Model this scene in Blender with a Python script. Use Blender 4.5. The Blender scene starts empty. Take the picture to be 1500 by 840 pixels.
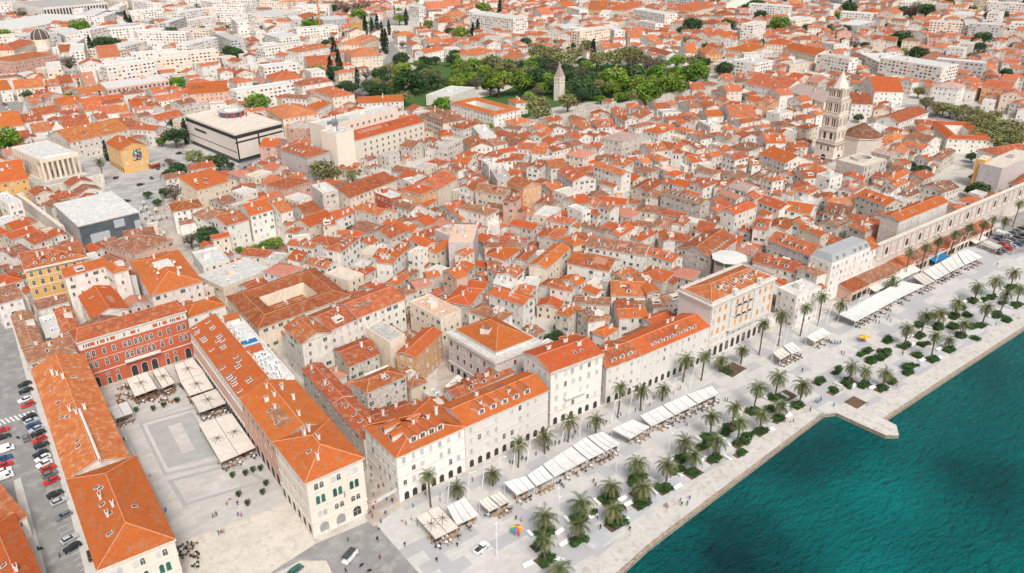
import bpy, math, random
import numpy as np
from mathutils import Vector, Matrix
random.seed(7)
rnd = random.random
def U(a, b): return a + (b - a) * rnd()
R_ = math.radians
sc = bpy.context.scene
COL = sc.collection

# ------------------------------------------------------------------ camera
F_PX, PITCH, ROLL, HEAD, CAM_H = 1150.0, R_(25.95), R_(.27), R_(53.43), 150.0
_F = np.array([math.cos(HEAD)*math.cos(PITCH), math.sin(HEAD)*math.cos(PITCH), -math.sin(PITCH)])
_r = np.cross(_F, [0, 0, 1]); _r /= np.linalg.norm(_r); _d = np.cross(_F, _r)
_r2 = _r*math.cos(ROLL)+_d*math.sin(ROLL); _d2 = -_r*math.sin(ROLL)+_d*math.cos(ROLL)
RM = np.array([_r2, _d2, _F]).T
CAMP = np.array([0, 0, CAM_H])
def gp(px, py, z=0.0):
    """survey helper: the point at height z (metres) seen in direction (px, py)"""
    d = RM @ np.array([px-750.0, py-420.0, F_PX])
    t = (z-CAM_H)/d[2]
    return np.array([d[0]*t, d[1]*t, z])
def pj(P):
    v = RM.T @ (np.array(P, float)-CAMP)
    return (750+F_PX*v[0]/v[2], 420+F_PX*v[1]/v[2], v[2])
cam = bpy.data.cameras.new('camera'); camo = bpy.data.objects.new('camera', cam); COL.objects.link(camo)
cam.sensor_width = 36; cam.lens = 36*F_PX/1500; cam.clip_start = 1; cam.clip_end = 9000
m = Matrix(((RM[0][0], -RM[0][1], -RM[0][2]), (RM[1][0], -RM[1][1], -RM[1][2]), (RM[2][0], -RM[2][1], -RM[2][2]))).to_4x4()
m.translation = Vector(CAMP); camo.matrix_world = m
sc.camera = camo

# ------------------------------------------------------------------ light
SUN_EL, SUN_AZ = R_(52), R_(-108)       # azimuth measured from +X, counter-clockwise: the sun stands over the sea
w = bpy.data.worlds.new('World'); sc.world = w; w.use_nodes = True
nt = w.node_tree; nt.nodes.clear()
out = nt.nodes.new('ShaderNodeOutputWorld'); bg = nt.nodes.new('ShaderNodeBackground')
sky = nt.nodes.new('ShaderNodeTexSky'); sky.sky_type = 'NISHITA'; sky.sun_disc = False
sky.sun_elevation = SUN_EL; sky.sun_rotation = R_(90)-SUN_AZ; sky.dust_density = 4; sky.air_density = 1.0; sky.ozone_density = 1
hs = nt.nodes.new('ShaderNodeHueSaturation'); hs.inputs['Saturation'].default_value = .22
nt.links.new(sky.outputs[0], hs.inputs['Color']); nt.links.new(hs.outputs[0], bg.inputs[0])
bg.inputs[1].default_value = .125
nt.links.new(bg.outputs[0], out.inputs[0])
sl = bpy.data.lights.new('sun', 'SUN'); sl.energy = 1.7; sl.angle = R_(15); sl.color = (1, .94, .86)
so = bpy.data.objects.new('sun', sl); COL.objects.link(so)
sd = Vector((math.cos(SUN_EL)*math.cos(SUN_AZ), math.cos(SUN_EL)*math.sin(SUN_AZ), math.sin(SUN_EL)))
so.rotation_euler = (-sd).to_track_quat('-Z', 'Y').to_euler(); so.location = sd*800
sc.view_settings.view_transform = 'Standard'; sc.view_settings.look = 'None'
sc.view_settings.exposure = .49; sc.view_settings.gamma = 1; sc.view_settings.use_curve_mapping = False
sc.cycles.max_bounces = 5; sc.cycles.diffuse_bounces = 3; sc.cycles.glossy_bounces = 2
sc.cycles.transparent_max_bounces = 4

# ------------------------------------------------------------------ materials
MATS = {}
def node_mat(name, c1, c2=None, scale=.5, c3=None, rough=.85, detail=4, streak=None, vary=.12, bump=0, fine=0, metal=0, spec=.3, ramp=(.35, .65), uv=False, hue=.006):
    """mottled surface: c1 to c2 by noise, c3 in rarer blotches; every object a little lighter or darker"""
    m = bpy.data.materials.new(name); m.use_nodes = True
    nt = m.node_tree; b = nt.nodes['Principled BSDF']; L = nt.links.new
    b.inputs['Roughness'].default_value = rough; b.inputs['Metallic'].default_value = metal
    b.inputs['Specular IOR Level'].default_value = spec
    tc = nt.nodes.new('ShaderNodeTexCoord'); mp = nt.nodes.new('ShaderNodeMapping')
    L(tc.outputs['UV' if uv else 'Object'], mp.inputs[0])
    oi = nt.nodes.new('ShaderNodeObjectInfo')
    off = nt.nodes.new('ShaderNodeVectorMath'); off.operation = 'SCALE'; off.inputs[0].default_value = (37, 53, 11)
    L(oi.outputs['Random'], off.inputs['Scale']); L(off.outputs[0], mp.inputs['Location'])
    if streak: mp.inputs['Scale'].default_value = streak
    n = nt.nodes.new('ShaderNodeTexNoise'); n.inputs['Scale'].default_value = scale; n.inputs['Detail'].default_value = detail
    L(mp.outputs[0], n.inputs['Vector'])
    r = nt.nodes.new('ShaderNodeValToRGB'); e = r.color_ramp.elements
    e[0].position, e[1].position = ramp
    e[0].color = (*c1, 1); e[1].color = (*(c2 or c1), 1)
    L(n.outputs[0], r.inputs[0]); col = r.outputs[0]
    if c3:
        n2 = nt.nodes.new('ShaderNodeTexNoise'); n2.inputs['Scale'].default_value = scale*2.7; n2.inputs['Detail'].default_value = 6
        L(mp.outputs[0], n2.inputs['Vector'])
        r2 = nt.nodes.new('ShaderNodeValToRGB'); r2.color_ramp.elements[0].position = .50; r2.color_ramp.elements[1].position = .66
        L(n2.outputs[0], r2.inputs[0])
        mx = nt.nodes.new('ShaderNodeMixRGB'); L(r2.outputs[0], mx.inputs[0]); L(col, mx.inputs[1]); mx.inputs[2].default_value = (*c3, 1); col = mx.outputs[0]
    if fine:
        n3 = nt.nodes.new('ShaderNodeTexNoise'); n3.inputs['Scale'].default_value = 3.2; n3.inputs['Detail'].default_value = 3
        L(mp.outputs[0], n3.inputs['Vector'])
        mr = nt.nodes.new('ShaderNodeMapRange'); mr.inputs['From Min'].default_value = .3; mr.inputs['From Max'].default_value = .7
        mr.inputs['To Min'].default_value = 1-fine; mr.inputs['To Max'].default_value = 1+fine*.5
        L(n3.outputs[0], mr.inputs[0])
        mm = nt.nodes.new('ShaderNodeVectorMath'); mm.operation = 'SCALE'; L(col, mm.inputs[0]); L(mr.outputs[0], mm.inputs['Scale']); col = mm.outputs[0]
    if vary:
        hv = nt.nodes.new('ShaderNodeHueSaturation')
        mr = nt.nodes.new('ShaderNodeMapRange'); mr.inputs['To Min'].default_value = 1-vary; mr.inputs['To Max'].default_value = 1+vary
        L(oi.outputs['Random'], mr.inputs[0]); L(mr.outputs[0], hv.inputs['Value'])
        mul = nt.nodes.new('ShaderNodeMath'); mul.operation = 'MULTIPLY'; mul.inputs[1].default_value = 7.13
        fr = nt.nodes.new('ShaderNodeMath'); fr.operation = 'FRACT'; L(oi.outputs['Random'], mul.inputs[0]); L(mul.outputs[0], fr.inputs[0])
        mh = nt.nodes.new('ShaderNodeMapRange'); mh.inputs['To Min'].default_value = .5-hue; mh.inputs['To Max'].default_value = .5+hue
        L(fr.outputs[0], mh.inputs[0]); L(mh.outputs[0], hv.inputs['Hue'])
        L(col, hv.inputs['Color']); col = hv.outputs[0]
    L(col, b.inputs['Base Color'])
    if bump:
        bn = nt.nodes.new('ShaderNodeTexNoise'); bn.inputs['Scale'].default_value = 2.5; bn.inputs['Detail'].default_value = 3
        L(mp.outputs[0], bn.inputs['Vector'])
        bp = nt.nodes.new('ShaderNodeBump'); bp.inputs['Strength'].default_value = bump; bp.inputs['Distance'].default_value = .3
        L(bn.outputs[0], bp.inputs['Height']); L(bp.outputs[0], b.inputs['Normal'])
    return m
def tile_mat(name, c1, c2, c3, age=.5, vary=.12):
    """clay pantiles in uv metres: u along the eave, v up the slope"""
    m = node_mat(name, c1, c2, .22, c3, rough=.95, spec=.06, detail=7, vary=vary, uv=True, ramp=(.32, .68))
    nt = m.node_tree; L = nt.links.new; b = nt.nodes['Principled BSDF']
    src = b.inputs['Base Color'].links[0].from_socket
    tc = nt.nodes.new('ShaderNodeTexCoord')
    # irregular runs of replaced tiles: stretched noise cells
    mp = nt.nodes.new('ShaderNodeMapping'); mp.inputs['Scale'].default_value = (3.0, .8, 1); L(tc.outputs['UV'], mp.inputs[0])
    n = nt.nodes.new('ShaderNodeTexNoise'); n.inputs['Scale'].default_value = 1.3; n.inputs['Detail'].default_value = 3; n.inputs['Roughness'].default_value = .7
    L(mp.outputs[0], n.inputs['Vector'])
    mr = nt.nodes.new('ShaderNodeMapRange'); mr.inputs['From Min'].default_value = .3; mr.inputs['From Max'].default_value = .7
    mr.inputs['To Min'].default_value = 1-.42*age; mr.inputs['To Max'].default_value = 1+.30*age
    L(n.outputs[0], mr.inputs[0])
    wv = nt.nodes.new('ShaderNodeTexWave'); wv.bands_direction = 'X'; wv.inputs['Scale'].default_value = .9; wv.inputs['Distortion'].default_value = 1.2
    L(tc.outputs['UV'], wv.inputs['Vector'])
    m2 = nt.nodes.new('ShaderNodeMapRange'); m2.inputs['To Min'].default_value = .82; m2.inputs['To Max'].default_value = 1.10; L(wv.outputs['Fac'], m2.inputs[0])
    mu = nt.nodes.new('ShaderNodeMath'); mu.operation = 'MULTIPLY'; L(mr.outputs[0], mu.inputs[0]); L(m2.outputs[0], mu.inputs[1])
    vm = nt.nodes.new('ShaderNodeVectorMath'); vm.operation = 'SCALE'; L(src, vm.inputs[0]); L(mu.outputs[0], vm.inputs['Scale']); L(vm.outputs[0], b.inputs['Base Color'])
    bp = nt.nodes.new('ShaderNodeBump'); bp.inputs['Strength'].default_value = .35; bp.inputs['Distance'].default_value = .12
    L(n.outputs[0], bp.inputs['Height']); L(bp.outputs[0], b.inputs['Normal'])
    return m
DEF = dict(
    roof_o=lambda n: tile_mat(n, (.47, .112, .032), (.40, .100, .033), (.38, .145, .07), .5),
    roof_m=lambda n: tile_mat(n, (.40, .112, .045), (.285, .088, .043), (.385, .19, .11), .85, .25),
    roof_b=lambda n: tile_mat(n, (.30, .135, .08), (.215, .105, .07), (.35, .235, .165), 1.0, .25),
    roof_a=lambda n: tile_mat(n, (.49, .155, .06), (.41, .115, .045), (.50, .25, .13), .6),
    roof_s=lambda n: tile_mat(n, (.50, .165, .075), (.41, .13, .06), (.45, .24, .15), .5),
    roof_p=lambda n: tile_mat(n, (.52, .24, .16), (.42, .17, .12), (.35, .22, .17), .7),
    roof_q=lambda n: tile_mat(n, (.42, .34, .31), (.36, .29, .27), (.45, .25, .2), .6),
    ridge=lambda n: node_mat(n, (.62, .27, .16), (.55, .22, .12), 1),
    wall_w=lambda n: node_mat(n, (.76, .72, .67), (.71, .665, .615), .35, (.62, .57, .515), streak=(1, 1, .35), fine=.08, vary=.08),
    wall_c=lambda n: node_mat(n, (.74, .64, .52), (.69, .59, .475), .35, (.61, .52, .42), streak=(1, 1, .35), fine=.08),
    wall_k=lambda n: node_mat(n, (.73, .66, .57), (.69, .62, .53), .3, (.70, .62, .52), streak=(1, 1, .35), fine=.05),
    wall_n=lambda n: node_mat(n, (.73, .695, .65), (.69, .65, .61), .3, (.70, .66, .61), streak=(1, 1, .35), fine=.05),
    wall_s=lambda n: node_mat(n, (.67, .61, .545), (.57, .51, .45), .5, (.43, .38, .335), streak=(1, 1, .6), fine=.22),
    wall_y=lambda n: node_mat(n, (.74, .44, .14), (.68, .40, .14), .4, (.6, .36, .16), streak=(1, 1, .4), fine=.06, vary=.06),
    wall_r=lambda n: node_mat(n, (.53, .130, .068), (.48, .115, .062), .4, (.44, .115, .065), fine=.1, vary=.03),
    wall_p=lambda n: node_mat(n, (.68, .43, .33), (.60, .37, .29), .4, (.5, .33, .27), streak=(1, 1, .4), fine=.08),
    wall_o=lambda n: node_mat(n, (.66, .38, .20), (.58, .34, .19), .4, (.48, .3, .2), streak=(1, 1, .4), fine=.08),
    wall_g=lambda n: node_mat(n, (.50, .48, .47), (.42, .41, .40), .4, (.35, .33, .32), streak=(1, 1, .4), fine=.08),
    wall_l=lambda n: node_mat(n, (.56, .50, .49), (.50, .45, .44), .4, (.44, .39, .38), streak=(1, 1, .4), fine=.05, vary=.03),
    wall_t=lambda n: node_mat(n, (.075, .09, .10), (.10, .12, .13), .4, rough=.4),
    trim=lambda n: node_mat(n, (.72, .67, .61), (.62, .57, .51), .6, (.5, .45, .4), fine=.1, vary=.04),
    brown_trim=lambda n: node_mat(n, (.16, .09, .07), (.12, .07, .06), .6),
    deck_w=lambda n: node_mat(n, (.60, .59, .57), (.50, .49, .475), .3, (.42, .40, .38), fine=.12, vary=.08),
    deck_g=lambda n: node_mat(n, (.50, .47, .44), (.40, .38, .36), .3, (.30, .27, .25), fine=.2),
    deck_n=lambda n: node_mat(n, (.66, .46, .36), (.60, .38, .28), .3, (.52, .33, .22), fine=.1),
    deck_c=lambda n: node_mat(n, (.64, .57, .49), (.54, .47, .40), .3, (.45, .4, .33), fine=.1),
    glass=lambda n: node_mat(n, (.035, .045, .055), (.07, .085, .095), 1.5, rough=.15, spec=.6, vary=.4),
    glass_t=lambda n: node_mat(n, (.015, .12, .15), (.03, .2, .23), 1.5, rough=.12, spec=.6, vary=.2),
    dark=lambda n: node_mat(n, (.03, .032, .034), (.05, .045, .045), 1, rough=.8),
    shut_w=lambda n: node_mat(n, (.56, .555, .54), (.44, .435, .425), 2, vary=.18),
    shut_g=lambda n: node_mat(n, (.02, .13, .10), (.03, .10, .08), 2, vary=.35),
    shut_o=lambda n: node_mat(n, (.66, .30, .06), (.60, .26, .06), 2, vary=.2),
    shut_b=lambda n: node_mat(n, (.22, .09, .05), (.17, .08, .05), 2, vary=.3),
    metal_w=lambda n: node_mat(n, (.8, .8, .8), (.74, .74, .74), 1, rough=.4, vary=.05),
    metal_g=lambda n: node_mat(n, (.35, .36, .37), (.28, .29, .3), 1, rough=.45, metal=.6, vary=.1),
    metal_d=lambda n: node_mat(n, (.06, .06, .065), (.04, .04, .045), 1, rough=.5, vary=.2),
    cloth_w=lambda n: node_mat(n, (.61, .60, .575), (.54, .53, .51), .6, rough=.9, vary=.05),
    cloth_c=lambda n: node_mat(n, (.62, .57, .505), (.55, .50, .44), .6, rough=.9, vary=.07),
    cloth_b=lambda n: node_mat(n, (.02, .19, .38), (.02, .16, .33), .6, rough=.9),
    cloth_r=lambda n: node_mat(n, (.55, .05, .04), (.5, .05, .04), .6, rough=.9),
    wood=lambda n: node_mat(n, (.42, .20, .08), (.30, .14, .06), 2, vary=.3),
    rattan=lambda n: node_mat(n, (.48, .30, .17), (.3, .18, .1), 2, vary=.4),
    soil=lambda n: node_mat(n, (.13, .085, .055), (.09, .06, .04), 1, (.2, .12, .07), fine=.2),
    bark=lambda n: node_mat(n, (.15, .115, .085), (.10, .08, .06), 3, fine=.3, vary=.15),
    palm_bark=lambda n: node_mat(n, (.16, .12, .09), (.09, .07, .055), 5, fine=.3, vary=.1),
    lawn=lambda n: node_mat(n, (.045, .115, .02), (.06, .14, .03), .3, (.10, .13, .05), fine=.3),
    scaf=lambda n: node_mat(n, (.62, .62, .63), (.54, .54, .55), .25, (.7, .7, .7), streak=(3, 3, .2), fine=.1),
    pvpanel=lambda n: node_mat(n, (.02, .05, .08), (.03, .07, .1), 2, rough=.2, spec=.6),
    rubber=lambda n: node_mat(n, (.02, .02, .02), (.03, .03, .03), 2),
    skin=lambda n: node_mat(n, (.5, .28, .2), (.45, .25, .18), 2),
)
def M(name):
    if name not in MATS:
        if name not in DEF and name[:5] == 'roof_': return M('deck_'+name[5:])
        MATS[name] = DEF[name](name)
    return MATS[name]
def plain(name, c, rough=.6, vary=.06, spec=.3):
    if name not in MATS: MATS[name] = node_mat(name, c, tuple(x*.85 for x in c), 1.5, rough=rough, vary=vary, spec=spec)
    return name

# ------------------------------------------------------------------ mesh builder
class MB:
    def __init__(s): s.v = []; s.f = []; s.m = []; s.uv = []; s.slots = []
    def slot(s, n):
        if n not in s.slots: s.slots.append(n)
        return s.slots.index(n)
    def poly(s, pts, mat, uv=None):
        i = len(s.v); s.v.extend([tuple(map(float, p)) for p in pts]); s.f.append(tuple(range(i, i+len(pts)))); s.m.append(s.slot(mat))
        if uv is None: uv = [(p[0], p[1]) for p in pts]
        s.uv.extend(uv)
    def slope(s, a, b, c, d, mat):
        """roof plane a-b at the eave, c-d at the ridge (d may be None); uv in metres"""
        a, b, c = map(np.array, (a, b, c)); u = b-a; n = np.linalg.norm(u)
        if n < 1e-6: return
        u = u/n; pts = [a, b, c]+([np.array(d)] if d is not None else [])
        uvs = []
        for p in pts:
            q = p-a; x = float(q@u); y = float(np.linalg.norm(q-x*u)); uvs.append((x+s.seed, y+s.seed*.37))
        s.poly(pts, mat, uvs)
    seed = 0.0
    def box(s, c, dx, dy, dz, mat, ang=0, top=None, nobot=True):
        """box standing on c, dx*dy footprint, dz tall"""
        ca, sa = math.cos(ang), math.sin(ang); P = []
        for z in (0, dz):
            for x, y in ((-.5, -.5), (.5, -.5), (.5, .5), (-.5, .5)):
                X, Y = x*dx, y*dy; P.append((c[0]+X*ca-Y*sa, c[1]+X*sa+Y*ca, c[2]+z))
        for q in ((0, 1, 5, 4), (1, 2, 6, 5), (2, 3, 7, 6), (3, 0, 4, 7)): s.poly([P[i] for i in q], mat)
        s.poly([P[i] for i in (4, 5, 6, 7)], top or mat)
        if not nobot: s.poly([P[i] for i in (3, 2, 1, 0)], mat)
    def prism(s, pts, z0, z1, mat, top=None, bot=False):
        n = len(pts)
        for i in range(n):
            a, b = pts[i], pts[(i+1) % n]
            s.poly([(a[0], a[1], z0), (b[0], b[1], z0), (b[0], b[1], z1), (a[0], a[1], z1)], mat)
        if top is not False: s.poly([(p[0], p[1], z1) for p in pts], top or mat)
        if bot: s.poly([(p[0], p[1], z0) for p in reversed(pts)], mat)
    def cyl(s, c, r0, r1, z, n, mat, top=None, a0=0):
        A = [(c[0]+r0*math.cos(a0+2*math.pi*i/n), c[1]+r0*math.sin(a0+2*math.pi*i/n), c[2]) for i in range(n)]
        B = [(c[0]+r1*math.cos(a0+2*math.pi*i/n), c[1]+r1*math.sin(a0+2*math.pi*i/n), c[2]+z) for i in range(n)]
        for i in range(n):
            j = (i+1) % n; s.slope(A[i], A[j], B[j], B[i], mat) if r1 > .01 else s.slope(A[i], A[j], B[i], None, mat)
        if r1 > .01: s.poly(B, top or mat)
    def tube(s, a, b, r0, r1, n, mat):
        a, b = np.array(a, float), np.array(b, float); d = b-a; L = np.linalg.norm(d); d /= L
        x = np.cross(d, [0, 0, 1]) if abs(d[2]) < .9 else np.cross(d, [1, 0, 0]); x /= np.linalg.norm(x); y = np.cross(d, x)
        A = [a+r0*(math.cos(t)*x+math.sin(t)*y) for t in [2*math.pi*i/n for i in range(n)]]
        B = [b+r1*(math.cos(t)*x+math.sin(t)*y) for t in [2*math.pi*i/n for i in range(n)]]
        for i in range(n):
            j = (i+1) % n; s.poly([A[j], A[i], B[i], B[j]], mat)
        s.poly(B[::-1], mat)
    def data(s, name):
        me = bpy.data.meshes.new(name); me.from_pydata(s.v, [], s.f)
        for n in s.slots: me.materials.append(M(n))
        me.polygons.foreach_set('material_index', s.m)
        ul = me.uv_layers.new(name='UVMap'); ul.data.foreach_set('uv', np.array(s.uv, dtype=np.float32).ravel())
        me.update(); return me
    def build(s, name, parent=None, loc=None):
        if not s.f: return None
        if loc is not None:
            l = tuple(map(float, loc)); s.v = [(x-l[0], y-l[1], z-l[2]) for x, y, z in s.v]
        o = bpy.data.objects.new(name, s.data(name)); COL.objects.link(o)
        if parent: o.parent = parent
        elif loc is not None: o.location = l
        return o
def inst(name, me, parent=None, loc=(0, 0, 0), rz=0, scale=None):
    o = bpy.data.objects.new(name, me); COL.objects.link(o)
    o.location = [float(x) for x in loc]; o.rotation_euler = (0, 0, float(rz))
    if scale: o.scale = scale
    if parent: o.parent = parent
    return o
def empty(name, loc, rz=0):
    o = bpy.data.objects.new(name, None); COL.objects.link(o); o.location = [float(x) for x in loc]; o.rotation_euler = (0, 0, float(rz)); o.empty_display_size = 1
    return o
def struct(o, kind='structure'): o['kind'] = kind; return o
TO_LABEL = []
def thing(o, desc, cat, group=None, label=None, at=None):
    """label given, or desc completed later with the landmark it stands by"""
    o['category'] = cat
    if group: o['group'] = group
    if label: o['label'] = label
    else: TO_LABEL.append((o, desc, tuple(at if at is not None else o.location)))
    return o
def cross2(a, b): return a[0]*b[1]-a[1]*b[0]
# ------------------------------------------------------------------ shared building components
COMP = {}
def comp(key, fn):
    if key not in COMP: COMP[key] = fn().data(key.split(':')[0])
    return COMP[key]
def arch_pts(w, h, n=6):
    r = w/2; return [(-r, -h/2), (r, -h/2)]+[(r*math.cos(math.pi*i/n), h/2-r+r*math.sin(math.pi*i/n)) for i in range(n+1)]
def slab(mb, pts, y0, y1, mat):
    """a plate in the xz plane from y0 (back) to y1 (front, more negative)"""
    mb.poly([(x, y1, z) for x, z in pts], mat)
    n = len(pts)
    for i in range(n):
        a, b = pts[i], pts[(i+1) % n]; mb.poly([(a[0], y1, a[1]), (a[0], y0, a[1]), (b[0], y0, b[1]), (b[0], y1, b[1])], mat)
def rect(w, h, cx=0, cz=0): return [(cx-w/2, cz-h/2), (cx+w/2, cz-h/2), (cx+w/2, cz+h/2), (cx-w/2, cz+h/2)]
def win(kind, w=1.0, h=1.6, sh='shut_w', trim='trim'):
    def fn():
        mb = MB(); arch = kind in ('arch', 'archdark', 'archshut')
        fr = arch_pts(w+.34, h+.3) if arch else rect(w+.3, h+.3)
        slab(mb, fr, .02, -.05, trim)
        if not arch: slab(mb, rect(w+.5, .12, 0, -h/2-.18), .02, -.14, trim)
        pane = arch_pts(w, h) if arch else rect(w, h)
        if kind in ('glass', 'open', 'arch'):
            slab(mb, pane, -.05, -.065, 'glass')
            slab(mb, rect(.07, h-.1), -.065, -.09, trim); slab(mb, rect(w-.06, .07, 0, h*.12), -.065, -.085, trim)
        elif kind == 'archdark' or kind == 'dark': slab(mb, pane, -.05, -.065, 'dark')
        else: slab(mb, pane, -.05, -.09, sh)
        if kind == 'shut': slab(mb, rect(.05, h-.05), -.09, -.10, 'dark')
        if kind == 'open':
            for s in (-1, 1): slab(mb, rect(w*.5, h, s*(w*.76+.02), 0), .02, -.09, sh)
        return mb
    return comp('window:%s %.1f %.1f %s %s' % (kind, w, h, sh, trim), fn)
def dormer(roof='roof_m', w=1.9, wall='wall_w'):
    def fn():
        mb = MB(); h = 1.5*w/1.9; d = 3.8*w/1.9; k = .42; g = .5
        # front at y=0, runs back (+y) into the slope which rises k per metre
        x = w/2
        mb.poly([(-x, 0, -.25), (x, 0, -.25), (x, 0, h), (0, 0, h+g), (-x, 0, h)], wall)
        for s in (-1, 1): mb.poly([(s*x, 0, -.25), (s*x, d, k*d-.1), (s*x, d, max(h, k*d)), (s*x, 0, h)][::s], wall)
        o = .18
        for s in (-1, 1): mb.slope((s*(x+o), -.2, h-.12), (s*(x+o), d+.6, h-.12), (0, d+.6, h+g+.03), (0, -.2, h+g+.03), roof)
        slab(mb, rect(w*.55, h*.72, 0, h*.55), .0, -.04, 'glass'); 
        mb.poly([(-w*.3, -.045, h*.15), (-w*.3+.08, -.045, h*.15), (-w*.3+.08, -.045, h*.95), (-w*.3, -.045, h*.95)], 'trim')
        mb.poly([(-.04, -.045, h*.15), (.04, -.045, h*.15), (.04, -.045, h*.95), (-.04, -.045, h*.95)], 'trim')
        return mb
    return comp('dormer:%s %.1f %s' % (roof, w, wall), fn)
def skylight(w=.8, l=1.2, k=.42):
    def fn():
        mb = MB()
        def P(x, y, z): return (x, y, k*y+z)
        for a, b, z, mt in ((w/2+.09, l/2+.09, .14, 'metal_w'), (w/2, l/2, .155, 'glass')):
            T = [P(-a, -b, z), P(a, -b, z), P(a, b, z), P(-a, b, z)]; mb.poly(T, mt)
            if mt == 'metal_w':
                Bt = [P(-a, -b, -.05), P(a, -b, -.05), P(a, b, -.05), P(-a, b, -.05)]
                for i in range(4): mb.poly([Bt[i], Bt[(i+1) % 4], T[(i+1) % 4], T[i]], mt)
        return mb
    return comp('skylight:%.1f %.1f' % (w, l), fn)
def chimney(i=0):
    def fn():
        mb = MB(); w, d, h = ((.9, .6, 1.5), (1.5, .6, 1.3), (.7, .7, 1.9), (2.2, .7, 1.4))[i]
        mb.box((0, 0, -.9), w, d, h+.9, 'wall_w'); mb.box((0, 0, h+.02), w+.22, d+.22, .12, 'trim', nobot=False)
        mb.box((0, 0, h+.16), w*.8, d*.6, .22, 'roof_m')
        return mb
    return comp('chimney:%d' % i, fn)
def aircon():
    def fn():
        mb = MB(); mb.box((0, 0, .1), .95, .45, .75, 'metal_w'); mb.box((0, 0, 0), .8, .35, .1, 'metal_g'); slab(mb, rect(.5, .5, 0, .45), -.225, -.24, 'metal_g'); return mb
    return comp('air_conditioner:', fn)
def dish():
    def fn():
        mb = MB(); mb.cyl((0, 0, 0), .05, .04, .8, 5, 'metal_g'); A = []
        c = np.array([0, -.1, 1.0]); nrm = np.array([0, -.8, .6]); x = np.array([1, 0, 0.]); y = np.cross(nrm, x)
        ring = [c+.5*(math.cos(t)*x+math.sin(t)*y) for t in [2*math.pi*k/12 for k in range(12)]]
        for k in range(12): mb.poly([ring[k], ring[(k+1) % 12], c-nrm*.14], 'metal_w'); mb.poly([ring[(k+1) % 12], ring[k], c-nrm*.16], 'metal_w')
        return mb
    return comp('satellite_dish:', fn)

def lerp(a, b, t): return a+(b-a)*t
def bil(Q, u, v): return lerp(lerp(Q[0], Q[1], u), lerp(Q[3], Q[2], u), v)
def grow(Q, d):
    """push every side of the quad out by d"""
    n = len(Q); o = []
    for i in range(n):
        p, a, b = Q[i-1], Q[i], Q[(i+1) % n]
        e1 = (a-p)/max(np.linalg.norm(a-p), 1e-6); e2 = (b-a)/max(np.linalg.norm(b-a), 1e-6)
        n1 = np.array([e1[1], -e1[0]]); n2 = np.array([e2[1], -e2[0]]); k = 1+n1@n2
        o.append(a+(n1+n2)*d/max(k, .3))
    return o
def p3(p, z): return (p[0], p[1], z)
def roof_gable(mb, mw, Q, h, rise, roof, wall, over=.35, hip=0.0, th=.2, ridge=True, ov_end=None):
    """ridge parallel to side Q0-Q1; hip = how far the ridge stops short at both ends (0..0.5 of the length)"""
    G = grow(Q, over); M1 = lerp(G[3], G[0], .5); M2 = lerp(G[1], G[2], .5)
    r1, r2 = lerp(M1, M2, hip), lerp(M1, M2, 1-hip)
    e = h+.06; t = h+rise
    a, b, c, d = [p3(g, e) for g in G]; R1, R2 = p3(r1, t), p3(r2, t)
    mb.slope(a, b, R2, R1, roof); mb.slope(c, d, R1, R2, roof)
    if hip > 0:
        mb.slope(b, c, R2, None, roof); mb.slope(d, a, R1, None, roof)
    else:
        m1, m2 = lerp(Q[3], Q[0], .5), lerp(Q[1], Q[2], .5)
        zt = t-rise*.02-.1
        mw.poly([p3(Q[1], h-.3), p3(Q[2], h-.3), p3(Q[2], h-.02), p3(m2, zt), p3(Q[1], h-.02)], wall); mw.poly([p3(Q[3], h-.3), p3(Q[0], h-.3), p3(Q[0], h-.02), p3(m1, zt), p3(Q[3], h-.02)], wall)
        for (x, y, rr) in ((a, d, R1), (b, c, R2)):
            for p in (x, y):
                q = [p, rr, (rr[0], rr[1], rr[2]-th), (p[0], p[1], p[2]-th)]; mb.poly(q, 'trim')
    Z = [p3(g, e-th) for g in G]; T = [a, b, c, d]
    for i in range(4):
        if hip > 0 or i in (0, 2): mb.poly([Z[i], Z[(i+1) % 4], T[(i+1) % 4], T[i]], 'trim')
    if hip > 0: mb.poly(Z[::-1], 'trim')
    else:
        mb.poly([Z[1], Z[0], (R1[0], R1[1], t-th), (R2[0], R2[1], t-th)], 'trim'); mb.poly([Z[3], Z[2], (R2[0], R2[1], t-th), (R1[0], R1[1], t-th)], 'trim')
    if ridge:
        L = [(R1, R2)]+([(a, R1), (d, R1), (b, R2), (c, R2)] if hip > 0 else [])
        for p, q in L:
            if np.linalg.norm(np.array(p)-np.array(q)) > .5: mb.tube((p[0], p[1], p[2]+.03), (q[0], q[1], q[2]+.03), .13, .13, 5, 'ridge')
def ring_quads(Q, d): return grow(Q, -d)
ROOFW = dict(s='salmon', a='mottled pale orange', o='bright orange', m='terracotta', b='weathered brown', p='faded pink', q='greyish', w='white', g='grey', n='pinkish', c='beige', t='dark')
WALLW = dict(k='cream', n='white', w='white', c='cream', s='stone', y='yellow', r='red', p='pink', o='ochre', g='grey', l='lilac-grey', t='dark grey')
NUMW = ['no', 'one', 'two', 'three', 'four', 'five', 'six', 'seven', 'eight', 'nine']
def win_kind(style, near=True):
    r = rnd()
    if style == 'o': return ('shut', 'shut_o') if r < .75 else ('glass', 'shut_w')
    if style == 'G': return ('open', 'shut_g') if r < .6 else ('shut', 'shut_g')
    if style == 'S': return ('shut', 'shut_w') if r < .78 else ('glass', 'shut_w')
    if style == 'D': return ('glass', 'shut_w')
    if r < .24: return ('open', 'shut_g')
    if r < .68: return ('glass', 'shut_w')
    if r < .80: return ('shut', 'shut_g')
    return ('shut', 'shut_w')
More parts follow.
